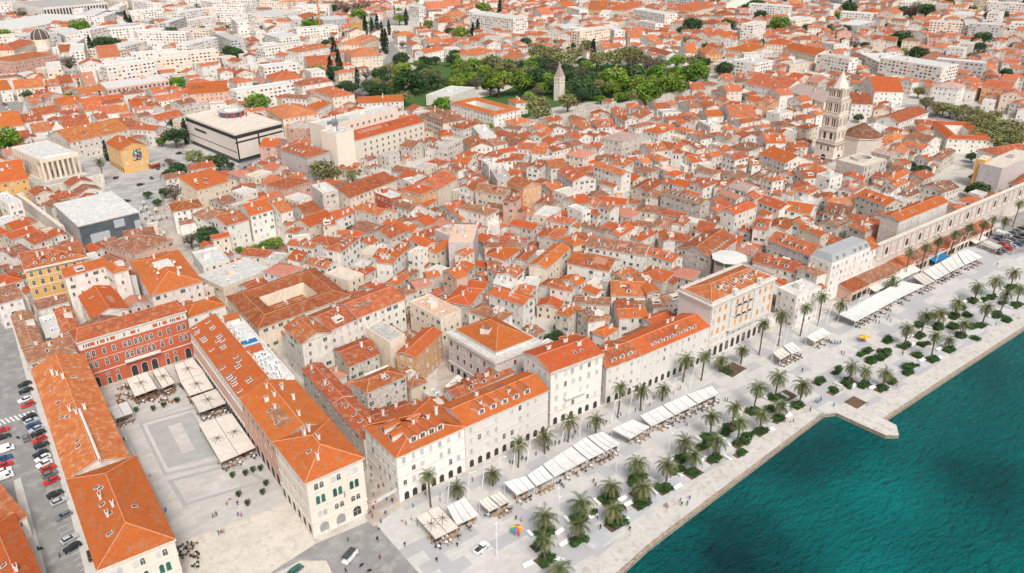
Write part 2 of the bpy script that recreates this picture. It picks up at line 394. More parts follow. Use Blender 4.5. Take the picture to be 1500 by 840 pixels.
def facade(root, A, B, h, style='', sp=3.1, fh=3.4, top=9, w=.85, hh=1.35, mb=None, ground=None, skip=.22, z0=0, name='window', margin=1.2):
    A, B = np.array(A[:2], float), np.array(B[:2], float); L = np.linalg.norm(B-A)
    if L < 3: return
    u = (B-A)/L; nrm = np.array([u[1], -u[0]]); mid = (A+B)/2
    if nrm@(CAMP[:2]-mid) <= 0.05*np.linalg.norm(mid): return
    ang = math.atan2(u[1], u[0]); n = max(1, int((L-2*margin)/sp)+1); fl = max(1, int(round((h-z0)/fh)))
    s0 = (L-(n-1)*sp)/2
    if n == 1: s0 = L/2
    O = np.array(root.location) if root else None
    for f in range(fl):
        if fl-f > top: continue
        z = z0+(f+.5)*(h-z0)/fl+.05
        gk = ground if f == 0 and ground else None
        for i in range(n):
            if rnd() < skip and not gk: continue
            p = A+u*(s0+i*sp+(U(-.35, .35) if n < 9 else 0))
            k, sh = win_kind(style)
            if gk: k = gk
            if mb is not None:
                q = nrm*.05; a, b = p-u*w*.5+q, p+u*w*.5+q
                mt = sh if k == 'shut' else 'glass'
                if fh == 3.0 and h > 11:    # slab blocks: long loggia openings
                    a, b = a-u*.45, b+u*.75
                    mt = random.choice(('glass', 'glass', 'dark', 'shut_w', 'shut_w', 'shut_o')) if rnd() < .6 else 'glass'
                mb.poly([p3(a, z-hh/2), p3(b, z-hh/2), p3(b, z+hh/2), p3(a, z+hh/2)], mt)
                continue
            me = win(k, w, hh, sh) if not gk else win(k, 1.5, 2.6, 'shut_b')
            zz = z if not gk else z0+1.45
            inst(name, me, root, np.array([p[0]+nrm[0]*.004, p[1]+nrm[1]*.004, zz+(U(-.15, .15) if n < 9 and not gk else 0)])-O, ang, (U(.85, 1.1), 1, U(.82, 1.1)) if n < 9 and not gk else None)
FOOT = []      # footprints, for the fill
NHOUSE = 0
def put_on_slope(root, Q, h, rise, side, u, v, me, name, dz=0, flip=False):
    """place a component on slope 'side' (0: Q0-Q1, 2: Q2-Q3, 1: Q1-Q2, 3: Q3-Q0)"""
    a, b = Q[side], Q[(side+1) % 4]; c, d = Q[(side+2) % 4], Q[(side+3) % 4]
    e = lerp(a, b, u); r = lerp(lerp(a, d, .5), lerp(b, c, .5), u); p = lerp(e, r, v)
    ang = math.atan2(b[1]-a[1], b[0]-a[0])
    O = np.array(root.location)
    inst(name, me, root, np.array([p[0], p[1], h+rise*v+dz])-O, ang)
def building(Q, h, roof='g1', wall='w', rc='o', style='', nd=0, nk=None, nc=None, top=3, name='house', desc=None, label=None, cat=None, group=None, fh=3.4, sp=3.1, slope=.40, simple=None, ground=None, hipf=.5, over=.35, par=.6, band=None, nowin=False, mbs=None, dw=1.9):
    """Q: footprint corners, counter-clockwise, Q0-Q1 the side facing the sea. mbs: write into a shared mesh instead"""
    global NHOUSE
    Q = [np.array(q[:2], float) for q in Q]
    if roof in ('g2', 's2'): Qr = [Q[1], Q[2], Q[3], Q[0]]       # ridge parallel to Q1-Q2
    else: Qr = Q
    L0 = np.linalg.norm(Q[1]-Q[0]); L1 = np.linalg.norm(Q[2]-Q[1])
    if roof == 'h':
        Qr = Q if L0 >= L1 else [Q[1], Q[2], Q[3], Q[0]]
    l, d = np.linalg.norm(Qr[1]-Qr[0]), np.linalg.norm(Qr[2]-Qr[1])
    rise = slope*d/2
    cen = sum(Q)/4; dist = math.hypot(cen[0], cen[1])
    if name == 'house' and cat is None:
        if roof == 'f': name = 'flat_roofed_building'
        elif L0*L1 > 270: name = 'tenement'
        if 230 < dist < 620 and rc == 'm': rc = random.choice('mmmmmbom')
        if 400 < dist < 540 and rc == 'o' and rnd() < .3: rc = random.choice('as')
        if dist > 540 and rc == 'o' and rnd() < .65: rc = random.choice('sas')
    if simple is None: simple = dist > 560
    W = 'wall_'+wall
    if mbs is None:
        root = empty(name, (cen[0], cen[1], 0)); mw = MB(); mr = MB()
    else: root = None; mw = mr = mbs
    mr.seed = U(0, 50)
    G0 = [p3(q, -.3) for q in Q]
    flat = roof in ('f', 'c')
    if roof == 'f':
        mw.prism(Q, -.3, h+par, W, top=False); I = grow(Q, -.28); K = 'deck_'+(rc if rc in 'wgnc' else 'w')
        for i in range(4):
            j = (i+1) % 4; mw.poly([p3(Q[i], h+par), p3(Q[j], h+par), p3(I[j], h+par), p3(I[i], h+par)], 'trim' if mbs is None else W)
            mw.poly([p3(I[j], h+.0), p3(I[i], h+.0), p3(I[i], h+par), p3(I[j], h+par)], W)
        mr.poly([p3(q, h+.02) for q in I], K)
    elif roof == 'c':
        mw.prism(Q, -.3, h, W, top=False); dd = min(L0, L1)*.29; k = min(dd/2, 6)
        R1 = grow(Q, -dd/2); I = grow(Q, -dd); O_ = grow(Q, .4); rise = slope*dd/2
        T = 'roof_'+rc
        for i in range(4):
            j = (i+1) % 4; mr.slope(p3(O_[i], h+.06), p3(O_[j], h+.06), p3(R1[j], h+rise), p3(R1[i], h+rise), T)
            mr.slope(p3(I[j], h+.06), p3(I[i], h+.06), p3(R1[i], h+rise), p3(R1[j], h+rise), T)
            mr.poly([p3(O_[i], h-.16), p3(O_[j], h-.16), p3(O_[j], h+.06), p3(O_[i], h+.06)], 'trim')
            mw.poly([p3(I[j], 0), p3(I[i], 0), p3(I[i], h+.05), p3(I[j], h+.05)], W)
            mr.tube(p3(R1[i], h+rise+.03), p3(R1[j], h+rise+.03), .13, .13, 5, 'ridge'); mr.tube(p3(O_[i], h+.09), p3(R1[i], h+rise+.03), .13, .13, 5, 'ridge')
        mr.poly([p3(O_[i], h-.16) for i in (3, 2, 1, 0)]+[], 'trim') if False else None
        mr.poly([p3(q, 3.2) for q in I], 'deck_c')
    else:
        mw.prism(Q, -.3, h, W, top=False); T = 'roof_'+rc
        if roof == 'p': roof_gable(mr, mw, Qr, h, rise, T, W, over, hip=.47)
        elif roof == 'h': roof_gable(mr, mw, Qr, h, rise, T, W, over, hip=min(.5*d/l, .47)*hipf*2)
        elif roof in ('s', 's2'):
            rise = .28*d; G = grow(Qr, over); a, b, c, e = [p3(g, z) for g, z in zip(G, (h+.06, h+.06, h+rise, h+rise))]
            mr.slope(a, b, c, e, T)
            lo = [p3(g, z-.2) for g, z in zip(G, (h+.06, h+.06, h+rise, h+rise))]; tp = [a, b, c, e]
            for i in range(4): mr.poly([lo[i], lo[(i+1) % 4], tp[(i+1) % 4], tp[i]], 'trim')
            mw.poly([p3(Qr[1], h-.1), p3(Qr[2], h-.1), p3(Qr[2], h+rise-.15)], W); mw.poly([p3(Qr[3], h-.1), p3(Qr[0], h-.1), p3(Qr[3], h+rise-.15)], W)
            mw.poly([p3(Qr[2], h-.1), p3(Qr[3], h-.1), p3(Qr[3], h+rise-.15), p3(Qr[2], h+rise-.15)], W)
        else: roof_gable(mr, mw, Qr, h, rise, T, W, over)
    if not nowin:
        for i in range(4):
            facade(root, Q[i], Q[(i+1) % 4], h, style, sp=sp*(1.0 if not simple else 1.15), fh=fh, top=top if not simple else 5, mb=mw if (simple or mbs is not None) else None, ground=ground if i == 0 else None, hh=(1.3 if fh < 3.6 else 1.75), w=.85 if fh < 3.6 else 1.0)
    if mbs is not None:
        if roof in ('g1', 'g2', 'h') and dist < 1250:
            for _ in range(random.choice((0, 1, 1))):
                u, v = U(.2, .8), U(.5, .9); p = lerp(lerp(Qr[0], Qr[1], u), lerp(lerp(Qr[0], Qr[3], .5), lerp(Qr[1], Qr[2], .5), u), v); mr.box((p[0], p[1], h+rise*v-.5), .9, .7, 1.9, 'wall_w')
        return None
    if rc in 'omb' and not flat and roof != 'p' and name != 'shop' and rnd() < .5 and roof[0] == 'g':
        for _ in range(random.choice((1, 1, 2))):
            sd = random.choice((0, 2)); u0 = U(0, .6); u1 = u0+U(.15, .4); alt = 'roof_'+random.choice([k for k in 'ombp' if k != rc][:3])
            a, b, c_, e_ = Qr[sd], Qr[(sd+1) % 4], Qr[(sd+2) % 4], Qr[(sd+3) % 4]; m1, m2 = lerp(a, e_, .5), lerp(b, c_, .5)
            f = lambda u, v: p3(lerp(lerp(a, b, u), lerp(m1, m2, u), v), h+.06+rise*v+.05)
            v0 = U(0, .3); v1 = U(.6, .97); mr.slope(f(u0, v0), f(min(u1, .98), v0), f(min(u1, .98), v1), f(u0, v1), alt)
    mw.build('wall', root, root.location); mr.build('roof', root, root.location)
    if name == 'house' and cat is None and dist < 640 and rnd() < .5:
        sd = random.choice((0, 0, 3, 1)); a, b = Q[sd], Q[(sd+1) % 4]; L = np.linalg.norm(b-a); u = (b-a)/L; nn = np.array([u[1], -u[0]]); u0 = U(.0, .5); u1 = min(1, u0+U(.35, .6)); dp = U(2.0, 3.4)
        h2 = h*U(.45, .8); z1 = h2+.9; A0_, B0_ = a+u*L*u0+nn*.0, a+u*L*u1; A1_, B1_ = A0_+nn*dp, B0_+nn*dp; ma = MB(); ma.seed = U(0, 50)
        ma.poly([p3(A1_, -.2), p3(B1_, -.2), p3(B1_, h2), p3(A1_, h2)], W); ma.poly([p3(B1_, -.2), p3(B0_, -.2), p3(B0_, z1), p3(B1_, h2)], W); ma.poly([p3(A0_, -.2), p3(A1_, -.2), p3(A1_, h2), p3(A0_, z1)], W)
        if rnd() < .65: ma.slope(p3(A1_+nn*.3-u*.2, h2), p3(B1_+nn*.3+u*.2, h2), p3(B0_+u*.2, z1+.12), p3(A0_-u*.2, z1+.12), 'roof_'+random.choice('ommb'))
        else:
            ma.poly([p3(A1_, h2-.05), p3(B1_, h2-.05), p3(B0_, h2-.05), p3(A0_, h2-.05)], 'deck_c')
        ma.build('annex', root, root.location)
    if name == 'house' and cat is None and dist < 700 and roof[0] in 'gh' and rnd() < .22:
        a, b = Qr[0], Qr[1]; t = U(.3, .7); p = lerp(lerp(a, b, t), lerp(lerp(Qr[0], Qr[3], .5), lerp(Qr[1], Qr[2], .5), t), U(.35, .8)); an = math.atan2(b[1]-a[1], b[0]-a[0]); mt_ = MB()
        mt_.box(p3(p, h+rise*.25), 3.4, 2.8, 1.5, 'wall_w', an, top='deck_c'); q = p-np.array([math.cos(an-1.57), math.sin(an-1.57)])*-1.42; mt_.box(p3(q, h+rise*.25+.75), 2.4, .06, .6, 'dark', an); mt_.build('roof_hut', root, root.location)
    # details on the roof
    sides = [0] if not flat else []
    if not flat and roof not in ('p',):
        vis = []
        for s in (0, 2):
            a, b = Qr[s], Qr[(s+1) % 4]; nr = np.array([b[1]-a[1], -(b[0]-a[0])]); 
            if roof in ('s', 's2') and s == 2: continue
            vis.append((nr@(-cen), s))
        vis.sort(reverse=True); s0 = vis[0][1]
        lim = (.2, .8) if roof == 'h' else (.12, .88)
        if nd:
            for i in range(nd):
                u = lerp(lim[0]+.04, lim[1]-.04, (i+.5)/nd); put_on_slope(root, Qr, h, rise, s0, u, .22, dormer('roof_'+rc if rc in 'omb' else 'roof_m', dw), 'dormer')
        if nk is None: nk = random.choice((0, 0, 1, 2)) if dist < 560 else random.choice((0, 0, 1))
        for i in range(nk):
            s = s0 if (rnd() < .75 or len(vis) < 2) else vis[1][1]
            put_on_slope(root, Qr, h, rise, s, U(*lim), U(.35, .75) if not nd else U(.6, .8), skylight(), 'skylight')
        if nc is None: nc = random.choice((1, 1, 2, 2, 3)) if dist < 700 else random.choice((0, 1))
        for i in range(nc):
            put_on_slope(root, Qr, h, rise, random.choice(vis)[1] if len(vis) > 1 else s0, U(*lim), U(.55, .95), chimney(random.choice((0, 0, 1, 2))), 'chimney')
    elif roof == 'f' and dist < 900:
        I = grow(Q, -1.6); O = np.array(root.location); k = nc if nc is not None else random.choice((1, 2, 3))
        mh = MB(); p = bil(I, U(.3, .7), U(.5, .8)); e = Q[1]-Q[0]; an = math.atan2(e[1], e[0])
        if min(L0, L1) > 8: mh.box((p[0], p[1], h+.02), 3.2, 2.8, 2.3, W, an, top='deck_w'); mh.build('stair_hut', root, root.location)
        for i in range(k):
            p = bil(I, rnd(), rnd()); inst('air_conditioner', aircon(), root, np.array([p[0], p[1], h+.03])-O, an, (1.4, 1.4, 1.4))
    wd = WALLW[wall]; fl = max(1, int(round(h/fh)))
    if desc is None:
        rw = ROOFW[rc]; sh = dict(g1='gabled', g2='gabled', h='hipped', f='flat', c='courtyard', p='pyramid', s='lean-to', s2='lean-to')[roof]
        dm = ' with dormers' if nd else ''; ra = max(L0, L1)/max(min(L0, L1), 1)
        if name in ('house', 'flat_roofed_building'): wd = ('small ' if L0*L1 < 85 else 'long ' if ra > 1.75 else 'tall ' if h > 12.4 else '')+wd
        desc = '%s %s-storey %s, %s %s roof%s' % (wd, NUMW[min(fl, 9)], {'apartment_block': 'apartment block', 'tenement': 'tenement', 'flat_roofed_building': 'building'}.get(name, 'house'), rw, sh, dm)
    thing(root, desc, cat or {'house': 'house', 'apartment_block': 'apartment block', 'tenement': 'tenement', 'flat_roofed_building': 'flat-roofed building'}.get(name, 'building'), group, label, at=(cen[0], cen[1], h))
    FOOT.append((Q, h)); 
    if name == 'house': NHOUSE += 1
    return root

def quad_from(F, L, R, h):
    """corners seen at eave height h; L or R may be a depth in metres"""
    f = gp(*F, h)[:2]
    if isinstance(L, tuple) and isinstance(R, tuple): l, r = gp(*L, h)[:2], gp(*R, h)[:2]
    elif isinstance(R, tuple):
        r = gp(*R, h)[:2]; e = (r-f)/np.linalg.norm(r-f); l = f+np.array([-e[1], e[0]])*L
    else:
        l = gp(*L, h)[:2]; e = (l-f)/np.linalg.norm(l-f); r = f+np.array([e[1], -e[0]])*R
    a, b = r-f, l-f; la, lb = np.linalg.norm(a), np.linalg.norm(b)
    c = (a@b)/(la*lb); an = math.degrees(math.acos(max(-1, min(1, c))))
    if an < 78 or an > 102:
        # square it up about the longer side
        if la >= lb: e = a/la; l = f+np.array([-e[1], e[0]])*max(5.5, lb*math.sin(math.radians(an)))
        else: e = b/lb; r = f+np.array([e[1], -e[0]])*max(5.5, la*math.sin(math.radians(an)))
    return [f, r, r+l-f, l]
# materials of the setting
def pave_mat(name, c1, c2, c3, bw, bh, rot=0, mort=.012, blotch=.1, rare=.62):
    m = bpy.data.materials.new(name); m.use_nodes = True; nt = m.node_tree; b = nt.nodes['Principled BSDF']; L = nt.links.new
    b.inputs['Roughness'].default_value = .75
    tc = nt.nodes.new('ShaderNodeTexCoord'); mp = nt.nodes.new('ShaderNodeMapping'); mp.inputs['Rotation'].default_value = (0, 0, rot); L(tc.outputs['Object'], mp.inputs[0])
    def brick(w, h, a, bb, mo, mc):
        br = nt.nodes.new('ShaderNodeTexBrick'); br.inputs['Scale'].default_value = 1; br.inputs['Brick Width'].default_value = w; br.inputs['Row Height'].default_value = h
        br.inputs['Mortar Size'].default_value = mo; br.inputs['Color1'].default_value = (*a, 1); br.inputs['Color2'].default_value = (*bb, 1); br.inputs['Mortar'].default_value = (*mc, 1); br.inputs['Bias'].default_value = 0
        L(mp.outputs[0], br.inputs[0]); return br
    b1 = brick(bw, bh, c1, c2, mort, tuple(x*.6 for x in c1))
    b2 = brick(bw*4, bh*3, (0, 0, 0), (1, 1, 1), 0, (0, 0, 0))
    r = nt.nodes.new('ShaderNodeValToRGB'); r.color_ramp.interpolation = 'CONSTANT'; r.color_ramp.elements[0].color = (0, 0, 0, 1); r.color_ramp.elements[1].position = rare; r.color_ramp.elements[1].color = (1, 1, 1, 1); L(b2.outputs[0], r.inputs[0])
    mx = nt.nodes.new('ShaderNodeMixRGB'); L(r.outputs[0], mx.inputs[0]); L(b1.outputs[0], mx.inputs[1]); mx.inputs[2].default_value = (*c3, 1)
    n = nt.nodes.new('ShaderNodeTexNoise'); n.inputs['Scale'].default_value = .12; n.inputs['Detail'].default_value = 8; n.inputs['Roughness'].default_value = .65; L(tc.outputs['Object'], n.inputs[0])
    mr = nt.nodes.new('ShaderNodeMapRange'); mr.inputs['From Min'].default_value = .3; mr.inputs['From Max'].default_value = .7; mr.inputs['To Min'].default_value = 1-blotch; mr.inputs['To Max'].default_value = 1+blotch*.6; L(n.outputs[0], mr.inputs[0])
    vm = nt.nodes.new('ShaderNodeVectorMath'); vm.operation = 'SCALE'; L(mx.outputs[0], vm.inputs[0]); L(mr.outputs[0], vm.inputs['Scale']); L(vm.outputs[0], b.inputs['Base Color'])
    return m








def water_mat():
    m = bpy.data.materials.new('sea_water'); m.use_nodes = True; nt = m.node_tree; b = nt.nodes['Principled BSDF']; L = nt.links.new
    tc = nt.nodes.new('ShaderNodeTexCoord')
    n = nt.nodes.new('ShaderNodeTexNoise'); n.inputs['Scale'].default_value = .022; n.inputs['Detail'].default_value = 5; n.inputs['Roughness'].default_value = .55; L(tc.outputs['Object'], n.inputs[0])
    acc = n.outputs[0]
    # meadows and sand on the bed: wide soft-edged patches, centre, half axes in metres, turn, strength
    for (px, py), ax, ay, rot, k in (((1120, 790), 26, 15, 1.2, -.30), ((1010, 800), 26, 12, .55, -.16), ((1150, 690), 30, 16, .55, -.10), ((1330, 770), 42, 36, .3, .14), ((1460, 700), 46, 24, .4, -.10), ((1420, 590), 60, 12, .45, -.10), ((930, 860), 16, 12, .3, .2), ((1200, 640), 14, 8, 0, -.2)):
        c = gp(px, py); mp = nt.nodes.new('ShaderNodeMapping'); mp.vector_type = 'TEXTURE'; mp.inputs['Location'].default_value = (c[0], c[1], 0); mp.inputs['Rotation'].default_value = (0, 0, rot); mp.inputs['Scale'].default_value = (ax, ay, 1e4)
        wn = nt.nodes.new('ShaderNodeTexNoise'); wn.inputs['Scale'].default_value = .09; wn.inputs['Detail'].default_value = 4; L(tc.outputs['Object'], wn.inputs[0])
        ws = nt.nodes.new('ShaderNodeVectorMath'); ws.operation = 'SCALE'; ws.inputs['Scale'].default_value = 13; L(wn.outputs['Color'], ws.inputs[0])
        ad = nt.nodes.new('ShaderNodeVectorMath'); ad.operation = 'ADD'; L(tc.outputs['Object'], ad.inputs[0]); L(ws.outputs[0], ad.inputs[1]); L(ad.outputs[0], mp.inputs[0])
        ln = nt.nodes.new('ShaderNodeVectorMath'); ln.operation = 'LENGTH'; L(mp.outputs[0], ln.inputs[0])
        mr = nt.nodes.new('ShaderNodeMapRange'); mr.interpolation_type = 'SMOOTHSTEP'; mr.inputs['From Min'].default_value = .45; mr.inputs['From Max'].default_value = 1.4; mr.inputs['To Min'].default_value = k*.85; mr.inputs['To Max'].default_value = 0; L(ln.outputs['Value'], mr.inputs[0])
        sm = nt.nodes.new('ShaderNodeMath'); L(acc, sm.inputs[0]); L(mr.outputs[0], sm.inputs[1]); acc = sm.outputs[0]
    r = nt.nodes.new('ShaderNodeValToRGB'); e = r.color_ramp.elements
    e[0].position, e[0].color = .10, (0, .030, .038, 1); e[1].position, e[1].color = .80, (0, .165, .158, 1)
    k = r.color_ramp.elements.new(.46); k.color = (0, .098, .100, 1)
    L(acc, r.inputs[0]); L(r.outputs[0], b.inputs['Base Color'])
    b.inputs['Roughness'].default_value = .12; b.inputs['IOR'].default_value = 1.33; b.inputs['Specular IOR Level'].default_value = .16
    mp = nt.nodes.new('ShaderNodeMapping'); mp.inputs['Rotation'].default_value = (0, 0, R_(35)); mp.inputs['Scale'].default_value = (1, 2.0, 1); L(tc.outputs['Object'], mp.inputs[0])
    w1 = nt.nodes.new('ShaderNodeTexNoise'); w1.inputs['Scale'].default_value = .30; w1.inputs['Detail'].default_value = 5; w1.inputs['Roughness'].default_value = .6; L(mp.outputs[0], w1.inputs[0])
    bp = nt.nodes.new('ShaderNodeBump'); bp.inputs['Strength'].default_value = 1.0; bp.inputs['Distance'].default_value = 3.4
    L(w1.outputs[0], bp.inputs['Height']); L(bp.outputs[0], b.inputs['Normal'])
    return m

DEF['ground'] = lambda n: node_mat(n, (.54, .50, .455), (.45, .415, .38), .06, (.36, .335, .29), rough=.9, fine=.12, vary=0)
DEF['quay_stone'] = lambda n: node_mat(n, (.42, .33, .25), (.30, .24, .19), .6, (.16, .15, .12), fine=.25, vary=0)
DEF['quay_top'] = lambda n: node_mat(n, (.56, .53, .50), (.50, .47, .435), .22, (.43, .385, .34), fine=.14, vary=0)
DEF['sea_water'] = lambda n: water_mat()
DEF['pale_plaza'] = lambda n: pave_mat(n, (.44, .42, .405), (.39, .375, .36), (.33, .32, .315), 1.6, .8, .3, blotch=.2)
DEF['promenade'] = lambda n: pave_mat(n, (.535, .515, .49), (.475, .455, .435), (.395, .39, .395), 1.9, 1.3, 0, rare=.66)
DEF['square_pave'] = lambda n: pave_mat(n, (.52, .49, .465), (.46, .435, .415), (.45, .42, .40), 1.2, .6, 0, blotch=.16)
DEF['street_pave'] = lambda n: pave_mat(n, (.50, .44, .38), (.42, .37, .32), (.38, .33, .28), 1.0, .6, 0, blotch=.2)
DEF['cream_pave'] = lambda n: node_mat(n, (.60, .545, .475), (.54, .485, .42), .18, (.49, .44, .385), fine=.14, vary=0, detail=8)
DEF['asphalt'] = lambda n: node_mat(n, (.27, .26, .255), (.225, .215, .21), .12, (.32, .31, .30), fine=.12, vary=0, detail=8)
DEF['paint'] = lambda n: node_mat(n, (.72, .71, .70), (.58, .57, .56), 1.2, fine=.2, vary=0)
DEF['pave_mid'] = lambda n: node_mat(n, (.395, .38, .37), (.35, .34, .33), .3, fine=.1, vary=0)
DEF['pave_pale'] = lambda n: node_mat(n, (.56, .53, .50), (.50, .47, .44), .3, fine=.1, vary=0)
DEF['grey_band'] = lambda n: pave_mat(n, (.41, .42, .44), (.46, .465, .48), (.52, .51, .50), 3.2, 2.3, 0, rare=.6)
DEF['pitch'] = lambda n: node_mat(n, (.62, .66, .50), (.55, .6, .5), .05, vary=0)
DEF['gate_grey'] = lambda n: node_mat(n, (.33, .33, .33), (.28, .28, .28), 1)
DEF['stone_panel'] = lambda n: node_mat(n, (.68, .61, .55), (.63, .565, .505), .3, fine=.04, vary=0)
DEF['pale_panel'] = lambda n: node_mat(n, (.50, .52, .55), (.42, .45, .48), 1.2, fine=.15)
DEF['wall_v'] = lambda n: node_mat(n, (.80, .70, .61), (.74, .63, .54), .6, (.66, .55, .46), streak=(1, 1, .5), fine=.15, vary=.0)
DEF['dark_stone'] = lambda n: node_mat(n, (.085, .06, .05), (.11, .08, .065), .5, vary=0)  # near-black colour paints the shaded interior behind the tower openings
DEF['spire'] = lambda n: node_mat(n, (.70, .62, .56), (.60, .52, .46), .8, fine=.15, vary=0)
DEF['wall_s2'] = lambda n: node_mat(n, (.66, .58, .52), (.58, .50, .45), .6, (.5, .42, .37), fine=.12, vary=0)
DEF['dome_dark'] = lambda n: node_mat(n, (.13, .09, .08), (.10, .075, .07), 1)
DEF['deck_g2'] = lambda n: node_mat(n, (.37, .375, .385), (.31, .315, .325), .5, streak=(3, 1, 1), vary=0)
# ------------------------------------------------------------------ the setting
QUAY = [(760, 960), (840, 893), (910, 840), (950, 803), (997, 767), (1125, 670), (1208, 607)]
PIER = [(1225, 605), (1262, 622), (1298, 638), (1317, 638), (1313, 623), (1297, 615)]
QUAY2 = [(1380, 560), (1500, 482), (1640, 391), (1900, 222)]
SHORE = [gp(*p)[:2] for p in QUAY+PIER+QUAY2]
far = [np.array(p) for p in ((5200, SHORE[-1][1]), (5200, 5200), (-2600, 5200), (-2600, SHORE[0][1]-40), (SHORE[0][0]-40, SHORE[0][1]-60))]
mb = MB(); mb.poly([p3(p, 0) for p in SHORE+far], 'ground')

struct(mb.build('ground'))
# quay wall
mb = MB(); 

for a, b in zip(SHORE[:-1], SHORE[1:]): mb.poly([p3(a, -3), p3(b, -3), p3(b, .0), p3(a, .0)], 'quay_stone')
struct(mb.build('quay_wall'))
def strip(name, pts, wl, z, mat, wr=0.0):
    """a band of paving of width wl on the left of the line and wr on its right"""
    P = [np.array(p[:2]) for p in pts]; mb = MB(); Lf, Rt = [], []
    for i, p in enumerate(P):
        d = np.zeros(2)
        if i > 0: d += (p-P[i-1])/np.linalg.norm(p-P[i-1])
        if i < len(P)-1: d += (P[i+1]-p)/np.linalg.norm(P[i+1]-p)
        d /= np.linalg.norm(d); n = np.array([-d[1], d[0]]); Lf.append(p+n*wl); Rt.append(p-n*wr)
    for i in range(len(P)-1): mb.poly([p3(Rt[i], z), p3(Rt[i+1], z), p3(Lf[i+1], z), p3(Lf[i], z)], mat)
    return mb.build(name)
def area(name, px, z, mat, kind='structure', world=False, kerb=None):
    P = [np.array(p) for p in px] if world else [gp(*p)[:2] for p in px]
    s = sum(cross2(P[i], P[(i+1) % len(P)]) for i in range(len(P)))
    if s < 0: P = P[::-1]
    mb = MB(); mb.poly([p3(p, z) for p in P], mat)
    if kerb: mb = MB(); mb.prism(P, -.05, z, kerb, top=mat)
    o = mb.build(name)
    if kind: struct(o, kind)
    return o, P
NOBUILD = []
def noarea(px): NOBUILD.append([gp(*p)[:2] for p in px])
# sea
mb = MB(); mb.poly([(-2600, -2500, -1.3), (5200, -2500, -1.3), (5200, 1500, -1.3), (-2600, 1500, -1.3)], 'sea_water'); struct(mb.build('sea'))
mb = MB(); mb.poly([(-2600, -2500, -6), (5200, -2500, -6), (5200, 1500, -6), (-2600, 1500, -6)], 'quay_stone'); struct(mb.build('sea_bed'))
# promenade paving: big pale slabs with greyer ones among them
RIVA_N = [(545, 770), (590, 741), (640, 719), (808, 642), (885, 607), (1042, 535), (1140, 483), (1190, 512), (1215, 470), (1400, 383), (1500, 338), (1640, 270)]
P = [gp(*p)[:2] for p in [(548, 772), (590, 742), (640, 716), (808, 638), (885, 605), (1045, 520), (1135, 480), (1190, 470), (1400, 350), (1500, 302), (1700, 215)]]
prom = P+SHORE[::-1][:]
shore_in = [p for p in SHORE]
mb = MB(); mb.poly([p3(p, .012) for p in ([gp(760, 960)[:2]+0]+[gp(640, 870)[:2]]+P[:]+[q for q in [gp(*x)[:2] for x in ((1640, 391), (1500, 482), (1380, 560), (1297, 615), (1225, 605), (1208, 607), (1125, 670), (997, 767), (950, 803), (910, 840), (840, 893))]])][::-1], 'promenade')
struct(mb.build('promenade_pavement'))
inner = [gp(*p)[:2] for p in QUAY]
struct(strip('quay_edge', inner, 7.5, .02, 'quay_top')); struct(strip('quay_edge', [gp(*p)[:2] for p in [(1297, 615)]+QUAY2], 7.0, .02, 'quay_top'))
area('pier_pavement', PIER+[(1262, 600), (1240, 592)], .024, 'quay_top')
struct(strip('quay_kerb', inner, .9, .09, 'quay_stone')); struct(strip('quay_kerb', [gp(*p)[:2] for p in [(1297, 615)]+QUAY2], .9, .09, 'quay_stone'))
struct(strip('pavement', [p+np.array([.0, 9.2]) for p in inner[2:]], 4.6, .026, 'grey_band'))

struct(strip('pavement', [gp(*p)[:2]+np.array([0, 8.6]) for p in QUAY2[:2]+[(1640, 391)]], 4.0, .026, 'grey_band'))
# streets and squares
area('road', [(-60, 430), (18, 478), (40, 560), (75, 660), (105, 760), (140, 880), (-120, 900)], .012, 'asphalt')
area('pavement', [(18, 478), (30, 476), (52, 545), (96, 695), (145, 850), (150, 900), (140, 900), (105, 760), (75, 660), (40, 560)], .12, 'pave_pale', kerb='trim')
area('pavement', [(20, 705), (30, 700), (66, 830), (80, 900), (58, 900)], .12, 'pave_pale', kerb='trim')
area('square_paving', [(150, 572), (285, 530), (330, 600), (405, 700), (425, 735), (290, 788), (258, 796), (215, 700)], .014, 'square_pave')
area('square_paving', [(258, 797), (425, 736), (462, 797), (380, 850), (300, 880), (272, 860)], .018, 'cream_pave')
area('road', [(380, 850), (462, 797), (545, 762), (640, 870), (650, 930), (300, 960), (330, 880)], .015, 'asphalt')
area('pavement', [(380, 880), (395, 845), (440, 822), (478, 822), (492, 850), (480, 930), (400, 940)], .13, 'cream_pave', kerb='trim')
area('street_paving', [(531, 672), (580, 672), (588, 740), (548, 772), (535, 760)], .016, 'street_pave')
area('street_paving', [(640, 520), (665, 520), (800, 600), (780, 625), (640, 590)], .016, 'street_pave')
for q in range(9):      # zebra crossing
    a = gp(-2+q*6.6, 620-q*1.9); mb = MB(); mb.box((a[0], a[1], .0), .6, 3.8, .022, 'paint', R_(14)); struct(mb.build('zebra_stripe'))
